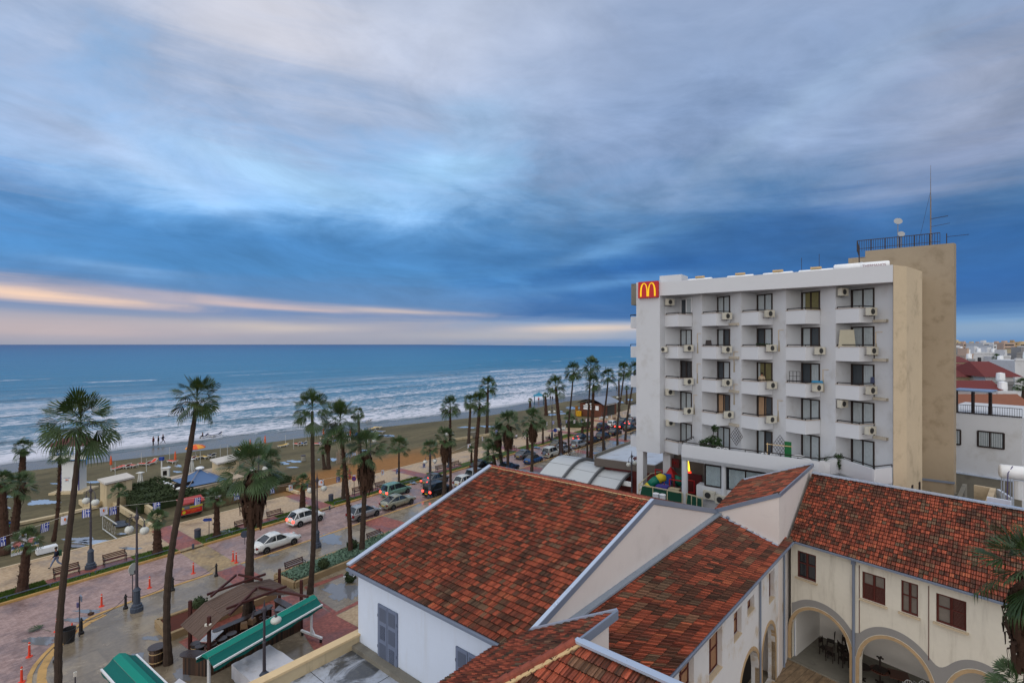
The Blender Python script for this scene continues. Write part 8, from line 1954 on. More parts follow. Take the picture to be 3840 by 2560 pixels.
for q in (((849, 2281), (1074, 2197)), ((860, 2304), (963, 2203)), ((776, 2228), (996, 2151)), ((791, 2235), (885, 2155)), ((895, 2153), (983, 2172)), ((971, 2201), (1155, 2236))):
    MB().bar(gp(*q[0], 3.35), gp(*q[1], 3.45), .11, .14).build('beam', M_pw, pg)
for x, y, yt in ((713, 2431, 2251), (784, 2492, 2310), (1048, 2258, 2132), (1130, 2358, 2174), (946, 2310, 2148)):
    B = gp(x, y); H = CZ-(yt-HY)/FO*B.y; MB().bar(B, B+UP*H, .17).build('post', M_pw, pg)
MB().bar(gp(1048, 2258)+UP*1.9, gp(960, 2300)+UP*1.9, .05).build('rail', M_pw, pg)
B = gp(784, 2492); m = MB()
for k in range(3): m.box(B+Vector((-.14+.14*k, -.08, 2.55-.12*(k % 2))), (.13, .12, .14))
m.build('spotlight', M_wt, pg)
M_plank, nt, bs = new_mat('m_bar_planks'); b = NB(nt); p = b.pos(); xx = b.m('ADD', b.xyz(p)[0], b.m('MULTIPLY', b.xyz(p)[1], .8)); v = b.noise(b.comb(b.m('MULTIPLY', xx, 5), 0, 0), 1, 2, .5)
c = b.mix(b.ss(v, .4, .6), (.012, .008, .006, 1), (.085, .040, .022, 1)); nt.links.new(c, bs.inputs['Base Color']); bs.inputs['Roughness'].default_value = .5
M_top = pm('m_bar_top', srgb(62, 48, 42), .3, .2, 3, spec=.5)
ba = empty('bar_counter', gp(900, 2460), 0, 'dark wooden bar counter of barrel staves wrapping around the pergola', 'bar')
def counter(pts, w, h, parent, top=M_top, nm='front'):
    m = MB(); m2 = MB()
    for a, c in zip(pts[:-1], pts[1:]): m.bar(a+UP*h/2, c+UP*h/2, w*.8, h); m2.bar(a+UP*(h+.03), c+UP*(h+.032), w, .06)
    for q in pts: m2.lathe([(w/2, h+.005), (w/2, h+.057)], (q.x, q.y, 0), 14)
    m.build(nm, M_plank, parent); m2.build('counter_top', top, parent)
counter([gp(700, 2515), gp(785, 2524), gp(1122, 2356)], .75, 1.05, ba); counter([gp(812, 2420), gp(990, 2340), gp(1010, 2325)], .5, 1.0, ba, nm='back'); counter([gp(1040, 2300), gp(1118, 2345)], .5, 1.0, ba, nm='side')
MB().box(gp(795, 2440)+UP*1.0, (1.25, .8, .05), ROADROT+.6).build('white_worktop', M_tank, ba); MB().box(gp(1060, 2325)+UP*.95, (1.1, .8, .05), ROADROT+.6).build('steel_worktop', M_rim, ba)
def barrel(p, label, r=.36, h=1.05, mat=None, cat='barrel'):
    t = empty('barrel', p, 0, label, cat, 'wooden barrels around the bar'); MB().lathe([(r*.82, 0), (r*.97, h*.25), (r, h*.5), (r*.97, h*.75), (r*.84, h)], (0, 0, 0), 18).build('staves', mat or M_plank, t, world=False); MB().lathe([(r*1.15, h), (r*1.15, h+.05)], (0, 0, 0), 20).build('lid', M_top, t, world=False)
    for z in (.22, .72): MB().lathe([(r*.985, h*z), (r*1.0, h*z+.05)], (0, 0, 0), 18).build('hoop', M_mortar, t, world=False)
    return t
barrel(gp(588, 2488), 'large wooden barrel table beside the bending palm', .42, 1.05)
barrel(gp(733, 2462), 'black barrel stool left of the pergola spotlight post', .26, .85, M_benchm); barrel(gp(750, 2472), 'black barrel stool touching its left twin', .26, .85, M_benchm)
barrel(gp(790, 2462), 'dark barrel stool behind the white worktop', .3, .8); barrel(gp(830, 2440), 'dark round-topped barrel right of the white worktop', .3, .8); barrel(gp(868, 2420), 'dark round-topped barrel farther along the back counter', .28, .8)
for k, (x, y) in enumerate([(915, 2395), (945, 2378)]):
    o = MB().box(gp(x, y)+UP*.95, (.45, .4, .35), .5+k, top=.85).build('carton', pm('m_carton', srgb(150, 120, 92), .85, .2, 4)); tag(o, ['open brown carton on the back counter', 'second brown carton under the green awning'][k], 'carton')
MB_ = MB().lathe([(.18, 0), (.2, .3), (.12, .8), (.03, 1.2)], gp(953, 2330), 10); o = MB_.build('closed_umbrella', M_benchm); tag(o, 'dark closed umbrella beside the pergola palm', 'umbrella')
# green awnings ------------------------------------------------------------------
M_ag = pm('m_awning_green', srgb(0, 128, 112), .6, .08, 1.5, dirt=srgb(0, 96, 88), dirt_amt=.35); M_ag2 = pm('m_awning_dark', srgb(0, 96, 90), .7, .08, 1.5)
def awning(R0, R1, label, sides, posts, dz=-.5, out=.8):
    c = (R0+R1)/2; t = empty('awning', Vector((c.x, c.y, 0)), 0, label, 'awning', 'retractable green awnings'); X = (R1-R0).normalized(); N = Vector((X.y, -X.x, 0)); m = MB()
    for s_ in (1, -1): m.quad(R0, R1, R1+N*.30*s_-UP*.14, R0+N*.30*s_-UP*.14)
    m.build('top_cover', M_ag, t)
    m = MB(); 
    for q in (R0, R1): m.add([q, q+N*.3-UP*.14, q+N*.3-UP*.24, q-N*.3-UP*.24, q-N*.3-UP*.14], [[0, 1, 2, 3, 4]])
    m.build('end_cap', M_ag, t)
    for s_ in sides:
        m = MB(); a, b_ = R0+N*.30*s_-UP*.16, R1+N*.30*s_-UP*.16; c_, d_ = R0+N*out*s_+UP*dz, R1+N*out*s_+UP*dz; n = 8
        for k in range(n):
            for j in range(3):
                def PQ(u, v): q = a.lerp(b_, u).lerp(c_.lerp(d_, u), v); return q-UP*(.06*math.sin(math.pi*v))
                m.quad(PQ(k/n, j/3), PQ((k+1)/n, j/3), PQ((k+1)/n, (j+1)/3), PQ(k/n, (j+1)/3))
        m.build('fabric', M_ag2, t); MB().bar(c_, d_, .09).build('front_bar', M_tank, t)
        m = MB(); n = 24
        for k in range(n): q0_, q1_ = c_.lerp(d_, k/n), c_.lerp(d_, (k+1)/n); e0_, e1_ = .24+.05*math.sin(k*1.3), .24+.05*math.sin((k+1)*1.3); m.quad(q0_, q1_, q1_-UP*e1_, q0_-UP*e0_)
        m.build('valance', M_ag2, t)
    for q in posts:
        g_ = Vector((q.x, q.y, 0)); MB().bar(g_+UP*.3, Vector((q.x, q.y, R0.z-.2)), .13).build('post', M_tank, t)
        m = MB(); m.bar(g_+UP*.3-N*1.0, g_+UP*.3+N*1.0, .13); m.bar(g_+UP*.3+N*.35, g_+UP*.8, .07); m.build('foot', M_tank, t)
        m = MB(); m.lathe([(.09, 0), (.09, .22)], g_-N*.9, 8); m.lathe([(.09, 0), (.09, .22)], g_+N*.9, 8); m.build('castor', M_tyre, t)
    return t
R0, R1 = gp(768, 2450, 2.9), gp(1178, 2228, 2.9)
awning(R0, R1, 'long green awning on white T-posts running past the bar', (1, -1), [R0.lerp(R1, .03), R0.lerp(R1, .97)])
R0, R1 = gp(447, 2447, 2.9), gp(640, 2640, 2.9)
awning(R0, R1, 'second green awning cut by the bottom frame edge, white bars both sides', (1, -1), [R0.lerp(R1, .6)])
M_tarp = pm('m_white_tarp', srgb(206, 206, 212), .55, .08, 1.5, bump=.3, dirt=srgb(150, 136, 120), dirt_amt=.5)
P = [gp(868, 2490, 1.0), gp(1011, 2415, 1.0), gp(1104, 2474, 1.0), gp(942, 2555, 1.0)]; t = empty('covered_table', (sum(P, Vector())/4)*1.0, 0, 'large box shrouded in a wet white tarpaulin behind the nearest lamp', 'tarpaulin'); t.location.z = 0
m = MB(); n = 10; rg = random.Random(6); G = {}
for i in range(n+1):
    for j in range(n+1): q = P[0].lerp(P[1], i/n).lerp(P[3].lerp(P[2], i/n), j/n); q.z = 1.0+.02*math.sin(i*2.1+j)+.012*rg.uniform(-1, 1); G[i, j] = q
for i in range(n):
    for j in range(n): m.quad(G[i, j], G[i+1, j], G[i+1, j+1], G[i, j+1])
m.build('tarpaulin_top', M_tarp, t, smooth=True); m = MB(); cc = sum(P, Vector())/4
ring_ = [G[i, 0] for i in range(n)]+[G[n, j] for j in range(n)]+[G[n-i, n] for i in range(n)]+[G[0, n-j] for j in range(n)]
low_ = [Vector((q.x, q.y, .18))+(q-cc)*.03*math.sin(k*1.7) for k, q in enumerate(ring_)]
for k in range(len(ring_)): m.quad(ring_[k], ring_[(k+1) % len(ring_)], low_[(k+1) % len(ring_)], low_[k])
m.build('tarpaulin_skirt', M_tarp, t, smooth=True)
P = [gp(650, 2565, .9), gp(672, 2545, .9), gp(720, 2575, .9), gp(700, 2600, .9)]; o = MB().prism([(p.x, p.y) for p in P], .1, .95).build('covered_stack', M_tarp); tag(o, 'small white tarpaulin bundle at the bottom frame edge between the awnings', 'tarpaulin')
# fallen frond on the road
m = MB(); rg = random.Random(12); base = gp(190, 2365, -.1)
fan(m, base, Vector((-1, .15, .12)), .9, .9, .1, 14, rg); o = m.build('fallen_frond', M_frond); tag(o, 'fallen palm frond lying on the wet road near the cone', 'palm frond')
o = MB().box(gp(341, 2303, -.1)+UP*.08, (.3, .25, .12)).build('leaf_litter', M_dead); tag(o, 'small dark clump of leaves in the roadside puddle', 'leaves')
# ---------------------------------------------------------------- restaurant canopies, flat roof, playground
M_poly = pm('m_polycarbonate', srgb(176, 180, 182), .4, .06, .8, spec=.5); M_prim = pm('m_canopy_rim', srgb(104, 106, 108), .6, .1, 2)
feet = [gp(2023, 1774, 2.9), gp(2109, 1789, 2.9), gp(2201, 1809, 2.9), gp(2300, 1829, 2.9)]
for k in range(3):
    a, c = feet[k], feet[k+1]; W_ = 9.8; rise = 1.45; dz = -.32*k; t = empty('arched_canopy', Vector((c.x, c.y, 0)), 0, ['leftmost translucent arched canopy, nearest the road', 'middle translucent arched canopy', 'rightmost translucent arched canopy beside the playground'][k], 'canopy', 'arched canopies of the restaurant terrace')
    m = MB(); r_ = MB(); rb = MB(); n = 16; e = (c-a).normalized()
    def AP(o_, f): return o_+DS*(W_*f)+UP*(rise*math.sin(math.pi*f)+dz)
    for j in range(n):
        m.quad(AP(a, j/n), AP(c, j/n), AP(c, (j+1)/n), AP(a, (j+1)/n))
        r_.bar(AP(c+e*.08, j/n)-UP*.05, AP(c+e*.08, (j+1)/n)-UP*.05, .2, .36); rb.bar(AP(a-e*.02, j/n)-UP*.05, AP(a-e*.02, (j+1)/n)-UP*.05, .08, .1)
    m.build('sheet', M_poly, t, smooth=True); r_.build('rim', M_prim, t); rb.build('rear_rim', M_prim, t)
    m = MB()
    for j in (4, 8, 12): m.bar(AP(a, j/n)+UP*.012, AP(c, j/n)+UP*.012, .05, .02)
    m.bar(AP(a.lerp(c, .5), 0), AP(a.lerp(c, .5), .25), .001); m.build('joint', M_prim, t)
    for o_ in (a, c):
        for f in (0, 1): q = AP(o_, f); MB().bar(Vector((q.x, q.y, 0)), q, .12).build('post', M_prim, t)
rr_ = empty('restaurant_pavilion', ST(65, 27), 0, 'flat white-roofed restaurant pavilion with dark red walls', 'restaurant'); P = sts([(59.6, 30.8), (60.2, 22.8), (74, 22.8), (74, 30.8)])
M_dkred = pm('m_dark_red_wall', srgb(92, 30, 30), .6, .2, 2)
MB().prism([(p.x, p.y) for p in P], 4.1, 5.1).build('fascia', pm('m_fascia_brown', srgb(96, 88, 82), .6, .08, 2), rr_); cc = sum(P, Vector())/4; MB().prism([((cc+(p-cc)*.985).x, (cc+(p-cc)*.985).y) for p in P], 5.1, 5.2).build('roof', pm('m_roof_membrane', srgb(186, 192, 200), .35, .1, .6, dirt=srgb(130, 120, 112), dirt_amt=.5), rr_)
MB().prism([((cc+(p-cc)*.93).x, (cc+(p-cc)*.93).y) for p in P], 0, 4.1).build('wall', M_dkred, rr_); MB().bar(P[3]+UP*5.35-DT*.1, P[0]+UP*5.35-DT*.1, .2, .5).build('roof_parapet', M_conc, rr_)
MB().box(ST(58.2, 28)+UP*2.9, (.4, 6, .5), ROADROT).build('front_beam', M_tank, rr_)
for k, (s_, t_) in enumerate(((62, 26), (70, 29))): MB().box(ST(s_, t_)+UP*5.3, (1.0, .5, .2), ROADROT).build('roof_vent', M_maroon, rr_)
# podium deck, green screen and playground
dk = empty('playground_deck', gp(2480, 1900, 5.3), 0, 'raised playground deck behind a green fabric screen', 'deck'); dk.location.z = 0
f = [gp(2396, 1815, 6.5), gp(2558, 1846.5, 6.5), gp(2574, 1850, 6.5), gp(2633, 1866, 6.5)]
fb = [f[0]-HN*8, f[3]-HN*6]; MB().prism([(p.x, p.y) for p in (f[0], f[1], f[3], fb[1], fb[0])], 4.9, 5.2).build('deck', M_redwood, dk)
M_gs = pm('m_green_screen', srgb(14, 66, 48), .7, .15, 2); M_crm = pm('m_cream_pipe', srgb(186, 176, 146), .5, .1, 3)
for a, c in ((f[0], f[1]), (f[2], f[3])):
    a0 = a.lerp(c, .04); MB().poly([a0-UP*1.3-HA*.1, c-UP*1.3, c-UP*.1, a.lerp(c, .08)-UP*.1]).build('green_screen', M_gs, dk); m = MB(); m.bar(a, c, .08)
    for k in range(4): q = a.lerp(c, k/3); m.bar(q-UP*1.4, q, .07)
    m.build('fence_rail', M_crm, dk)
m = MB(); m.bar(f[0], f[0]-HN*3+UP*.4, .07); m.bar(f[0]-UP*.6, f[0]-HN*3-UP*.2, .07); m.bar(f[0]-HN*3+UP*.4, f[0]-HN*6+HA*2+UP*.8, .07); m.build('side_rail', M_crm, dk)
pgd = empty('play_frame', dp(2515, 1810, 49.5), 0, 'colourful climbing frame with red pyramid roof and yellow-green tube slide', 'play equipment'); q = lambda x, y, Y=49.5: dp(x, y, Y)
M_pr = pm('m_play_red', srgb(160, 26, 32), .45, .08, 3); M_py = pm('m_play_yellow', srgb(196, 176, 40), .45, .08, 3); M_pgn = pm('m_play_green', srgb(16, 104, 84), .45, .08, 3); M_pb = pm('m_play_blue', srgb(26, 62, 130), .45, .08, 3); M_pv = pm('m_play_violet', srgb(66, 60, 140), .45, .08, 3)
a = q(2515, 1748); bs_ = [q(2491, 1783, 48.8), q(2527, 1792, 48.6), q(2546, 1783, 50.2), q(2510, 1776, 50.4)]
MB().add([a]+bs_, [[0, 1, 2], [0, 2, 3], [0, 3, 4], [0, 4, 1]]).build('pyramid_roof', M_pr, pgd)
m = MB(); [m.bar(p_, Vector((p_.x, p_.y, 5.2)), .08) for p_ in bs_]; m.build('posts', M_pr, pgd)
def tb(pts, mat, nm): MB().tube(pts, .42, 12).build(nm, mat, pgd, smooth=True)
tb([q(2437, 1820, 49), q(2452, 1805, 49), q(2466, 1797, 49)], M_pgn, 'tube_green'); tb([q(2466, 1797, 49), q(2478, 1790, 49), q(2494, 1789, 49)], M_py, 'tube_yellow'); tb([q(2427, 1828, 49), q(2437, 1820, 49)], M_py, 'tube_mouth'); tb([q(2530, 1795, 49), q(2545, 1800, 49), q(2552, 1815, 49)], M_pgn, 'tube_end')
MB().box(q(2500, 1795, 48.7), (.9, .15, 1.0), HA).build('blue_panel', M_pb, pgd); MB().box(q(2485, 1825, 48), (1.1, .8, .3), HA).build('violet_pad', M_pv, pgd); MB().box(q(2525, 1835, 47.6), (1.2, .6, .3), HA).build('yellow_pad', M_crm, pgd)
for cx_, cy_, w_, h_, Y_ in ((2535, 1818, 1.25, .95, 47.8), (2585, 1822, .9, 1.1, 47.2), (2470, 1772, .7, .6, 50.5)):
    c_ = q(cx_, cy_, Y_); m = MB(); m.bar(c_-HA*w_/2+UP*h_/2, c_+HA*w_/2+UP*h_/2, .09); m.bar(c_-HA*w_/2-UP*h_/2, c_+HA*w_/2-UP*h_/2, .09); m.bar(c_-HA*w_/2-UP*h_/2, c_-HA*w_/2+UP*h_/2, .09); m.bar(c_+HA*w_/2-UP*h_/2, c_+HA*w_/2+UP*h_/2, .09); m.build('red_frame', M_pr, pgd)
o = MB().box(dp(2600, 1815, 48.4), (1.6, .2, 2.0), HA).build('red_booth', M_dkred); tag(o, 'dark red booth behind the round column on the playground deck', 'booth')
c_ = dp(2530, 1735, 50.6); t = empty('hanging_sign', c_, 0, 'dark red hanging sign with small arches above the playground', 'sign'); MB().box(c_, (.9, .12, .85), HA).build('board', M_dkred, t); m = MB(); m.tube([c_+HN*.1+HA*(-.22+.11*(1-math.cos(g)))+UP*(.28*math.sin(g)-.12) for g in [math.pi*j/8 for j in range(9)]], .025, 5); m.tube([c_+HN*.1+HA*(.0+.11*(1-math.cos(g)))+UP*(.28*math.sin(g)-.12) for g in [math.pi*j/8 for j in range(9)]], .025, 5); m.build('arches_logo', M_pr, t)
c_ = dp(2581, 1745, 48.6); t = empty('lit_sign', c_, 0, 'glowing yellow curved sign edge seen beside the round column', 'sign'); m = MB(); m.tube([c_+HA*(-.12+.2*math.sin(g*.5))+UP*(.5*math.cos(g)) for g in [math.pi*j/8 for j in range(9)]], .09, 6); m.build('arch', pm('m_glow_yellow', (1, .7, .05), .4, .03, 2, emit=((1, .62, .03), 2.2)), t); MB().box(c_-UP*.62+HA*.1, (.34, .1, .16), HA).build('red_strip', pm('m_glow_red', (1, .06, .03), .4, .03, 2, emit=((1, .05, .02), 1.6)), t)
c_ = dp(2472, 1866, 40.5); c_.z = 0; zt = dp(2472, 1848, 40.5).z; t = empty('twin_roof_vents', c_, 0, 'two short white round ventilators on a white box behind the ridge', 'ventilator'); MB().box(c_+UP*(zt-.55)/2, (1.15, .7, zt-.55), HA).build('box', M_hot2, t)
for k in (-.27, .27): MB().lathe([(.24, 0), (.24, .42), (.26, .43), (.26, .5), (.2, .52)], c_+HA*k+UP*(zt-.56), 16).build('vent', M_hot2, t)
# ---------------------------------------------------------------- right-hand neighbours and the town
TD = C_dir; TN = cn
wb = on_plane(3586, 1548, dp(3586, 1548, 52), TN); c0 = on_plane(3500, 1548, wb, TN); c1 = on_plane(3833, 1548, wb, TN); c0.z = c1.z = 0
ztop = on_plane(3586, 1548, wb, TN).z; zbot = on_plane(3600, 1773, wb, TN).z
nb = empty('white_apartment_house', c0, 0, 'plain white building with brown-framed window and terrace pergola right of the tower', 'building')
MB().prism([(p.x, p.y) for p in (c0, c1, c1-TN*14, c0-TN*14)], 0, ztop).build('wall', M_hot, nb); MB().prism([(p.x, p.y) for p in (c0+TN*.35, c1+TN*.35, c1, c0)], 0, zbot).build('grey_base', M_conc, nb)
MB().bar(c0+TN*.2+UP*(zbot+.04), c1+TN*.2+UP*(zbot+.04), .5, .08).build('ledge', M_zinc, nb)
def tw_window(xl, xr, yt, yb, curt=True):
    a = on_plane(xl, yt, wb+TN*.03, TN); c = on_plane(xr, yt, wb+TN*.03, TN); zb = on_plane(xl, yb, wb, TN).z; zt = a.z; a.z = c.z = 0; fm = empty('window', a-nb.location+UP*zb); fm.parent = nb
    MB().quad(a+UP*zb, c+UP*zb, c+UP*zt, a+UP*zt).build('pane', M_vglass, fm); m = MB(); L_ = (c-a).length; n = max(4, int(L_*6))
    for k in range(n): m.quad(a+TD*(L_*(.05+.9*k/n))+TN*.01+UP*(zb+.1), a+TD*(L_*(.05+.9*(k+.8)/n))+TN*.025+UP*(zb+.1), a+TD*(L_*(.05+.9*(k+.8)/n))+TN*.025+UP*(zt-.1), a+TD*(L_*(.05+.9*k/n))+TN*.01+UP*(zt-.1))
    m.build('curtain', M_curt, fm); m = MB()
    for k in (0, .47, 1): q = a.lerp(c, k)+TN*.04; m.bar(q+UP*zb, q+UP*zt, .1)
    for z in (zb, zt): m.bar(a+TN*.04+UP*z, c+TN*.04+UP*z, .1)
    m.build('frame', M_frame, fm)
tw_window(3667, 3765, 1614, 1672); tw_window(3560, 3602, 1607, 1662)
m = MB(); a, c = c0+UP*ztop, c1+UP*ztop; m.bar(a+UP*.9, c+UP*.9, .05); m.bar(a+UP*.1, c+UP*.1, .12)
for k in range(40): q = a.lerp(c, k/39); m.bar(q, q+UP*.9, .02)
m.build('railing', M_rail, nb); m = MB(); zr = on_plane(3650, 1468, wb-TN*.5, TN).z
pa, pc = on_plane(3570, 1500, wb-TN*.5, TN), on_plane(3716, 1500, wb-TN*.5, TN); pa.z = pc.z = 0
m.prism([(p.x, p.y) for p in (pa, pc, pc-TN*3.2, pa-TN*3.2)], zr, zr+.12); m.build('pergola_roof', pm('m_bluegrey_sheet', srgb(112, 134, 168), .5, .1, 2), nb)
for u in (0.13, .55, .97, 1.0): q = pa.lerp(pc, u); MB().bar(q+UP*ztop, q+UP*zr, .2 if u in (.55,) else .14).build('pergola_post', M_rail, nb)
# neighbour's low roof yard, tank on a stand
yd = empty('low_yard_building', dp(3700, 1880, 42), 0, 'low grey flat-roofed yard building between the tiled ridge and the white building', 'building'); yd.location.z = 0
y0 = [dp(3470, 1840, 47), dp(3590, 1850, 47), dp(3840, 1850, 36), dp(4000, 1850, 32), dp(3700, 1850, 36), dp(3500, 1850, 42)]
MB().prism([(p.x, p.y) for p in y0], 0, 5.6).build('roof_deck', M_conc, yd)
def blk(x0, x1, Y0, Y1, yt, mat, w, nm='parapet'):
    a, c = dp(x0, yt, Y0), dp(x1, yt, Y1); zt = a.z; a.z = c.z = 0; X = (c-a).normalized(); N = Vector((-X.y, X.x, 0)); return MB().prism([(p.x, p.y) for p in (a, c, c+N*w, a+N*w)], 3, zt).build(nm, mat, yd)
blk(3652, 3725, 43, 42, 1818, M_beige, .25); blk(3735, 3700, 42, 35, 1830, M_beige, -.35); blk(3700, 3790, 36, 35, 1862, M_white, .2); blk(3737, 3790, 41.5, 39, 1832, M_white, .2); blk(3610, 3588, 46, 42, 1812, M_conc, .3); blk(3480, 3590, 44, 43, 1838, M_conc, .3)
q = dp(3822, 1860, 38); t = empty('water_tank', Vector((q.x, q.y, 5.6)), R(-35), 'big white water cylinder on a pipe stand at the right frame edge', 'water tank'); zc = dp(3822, 1772, 38).z-5.6
MB().tube([(-1.1, 0, zc), (-1.0, 0, zc), (1.0, 0, zc), (1.1, 0, zc)], [.42, .52, .52, .42], 16).build('tank', M_tank, t, smooth=True, world=False); MB().tube([(.1, .2, zc-2.0), (.1, .2, zc-.5)], .42, 14).build('lower_tank', M_tank, t, world=False)
m = MB(); 
for x in (-.9, -.4, .4, .9): m.bar((x, -.45, 0), (x, -.45, zc-.45), .06); m.bar((x, .45, 0), (x, .45, zc-.45), .06)
m.bar((-1, -.45, zc-.5), (1, -.45, zc-.5), .06); m.bar((-1, .45, zc-.5), (1, .45, zc-.5), .06); m.build('stand', M_zinc, t, world=False); m = MB(); m.tube([(-.7, -.5, 0), (-.75, -.56, zc*.6), (-.7, -.54, zc), (-.4, -.3, zc+.5)], .03, 5); m.tube([(.3, -.55, 0), (.3, -.55, zc+.3)], .03, 5); m.build('pipe', pm('m_pipe_violet', srgb(64, 54, 110), .5, .1, 3), t, world=False)
# generic houses: x range and roof line read from the photo, Y = distance
M_rr = pm('m_town_red_roof', srgb(104, 46, 44), .8, .12, 1.0); M_tr = pm('m_town_tile', srgb(128, 82, 62), .85, .25, 3)
TC = {'white': M_hot, 'cream': pm('m_town_cream', srgb(186, 170, 140), .85, .08, .3), 'pink': pm('m_town_pink', srgb(178, 156, 142), .85, .08, .3), 'grey': pm('m_town_grey', srgb(128, 128, 130), .85, .1, .3), 'tan': pm('m_town_tan', srgb(166, 142, 108), .85, .1, .3)}
M_tw = pm('m_town_window', (.03, .03, .035), .3, .2, 3); M_ty = pm('m_yellow_shutter', srgb(170, 160, 80), .7, .1, 3)
TOWN = [ # x0,x1,ytop,Y,depth,colour,floors,roof,label
 (3560, 3722, 1412, 82, 12, 'cream', 2, 'hip', 'cream house with big dark red hipped roof and yellow shutters'),
 (3695, 3800, 1412, 78, 10, 'white', 2, 'hip', 'white house wing joined under the second dark red hipped roof'),
 (3560, 3740, 1462, 70, 5, 'white', 1, 'gable', 'small white house with dark red gable behind the terrace pergola'),
 (3560, 3850, 1520, 63, 6, 'tan', 1, 'tile', 'long low house with brown roman tile roof behind the railing'),
 (3720, 3800, 1440, 74, 6, 'grey', 1, 'flat', 'small grey flat roof block carrying a white tank'),
 (3738, 3806, 1478, 68, 5, 'white', 1, 'flat', 'white terrace wall with red hydrant-like cap'),
 (3806, 3900, 1352, 92, 8, 'white', 4, 'flat', 'tall pale house with dark balcony openings at the right edge'),
 (3688, 3802, 1362, 108, 12, 'white', 1, 'flat', 'long white low roof above the dark red hipped roofs'),
 (3560, 3632, 1358, 112, 10, 'cream', 1, 'gable', 'cream house with small red gable beside the tower edge'),
 (3628, 3655, 1352, 118, 8, 'grey', 1, 'flat', 'narrow grey house by the white chimney'),
 (3650, 3695, 1326, 150, 14, 'white', 3, 'flat', 'white cubic house left with two small windows per floor'),
 (3692, 3756, 1326, 155, 14, 'white', 3, 'flat', 'white cubic house right with dark solar roof'),
 (3620, 3650, 1332, 140, 10, 'pink', 2, 'flat', 'dark red walled small house before the white cubes'),
 (3560, 3622, 1328, 150, 10, 'grey', 1, 'flat', 'grey workshop roof in the middle distance'),
 (3560, 3634, 1315, 190, 12, 'white', 2, 'flat', 'low white house with green roof tanks'),
 (3640, 3690, 1316, 210, 12, 'white', 2, 'flat', 'white house with cluttered roof behind the trees'),
 (3756, 3790, 1338, 140, 8, 'white', 2, 'flat', 'small white house under the dark tree'),
 (3790, 3818, 1330, 170, 8, 'cream', 2, 'flat', 'yellowish house right of the drooping tree'),
 (3812, 3860, 1326, 150, 8, 'grey', 2, 'flat', 'grey-blue house at the right edge'),
 (3828, 3870, 1316, 200, 8, 'white', 2, 'flat', 'white topped house at the far right edge'),
 (3545, 3585, 1283, 520, 20, 'tan', 4, 'flat', 'distant tan apartment block next to the tower edge'),
 (3583, 3612, 1281, 560, 20, 'cream', 5, 'flat', 'distant cream block with a raised stair hut'),
 (3612, 3640, 1287, 480, 20, 'pink', 4, 'flat', 'distant pinkish four-storey block, second from the tower'),
 (3640, 3672, 1288, 500, 20, 'cream', 4, 'flat', 'distant cream block with red balcony'),
 (3672, 3688, 1289, 450, 20, 'pink', 4, 'flat', 'narrow distant mauve block'),
 (3686, 3726, 1285, 400, 22, 'white', 5, 'flat', 'distant white block with banded balconies'),
 (3724, 3738, 1293, 380, 14, 'white', 5, 'flat', 'slim distant white tower-like block'),
 (3738, 3766, 1287, 470, 20, 'pink', 5, 'flat', 'distant pale pink block left of the striped one'),
 (3764, 3806, 1286, 430, 22, 'pink', 5, 'flat', 'distant pink block with dark striped balconies'),
 (3800, 3824, 1283, 460, 20, 'tan', 5, 'flat', 'distant yellow-tan block with roof hut'),
 (3822, 3880, 1287, 480, 20, 'cream', 5, 'flat', 'distant peach block at the right edge'),
]
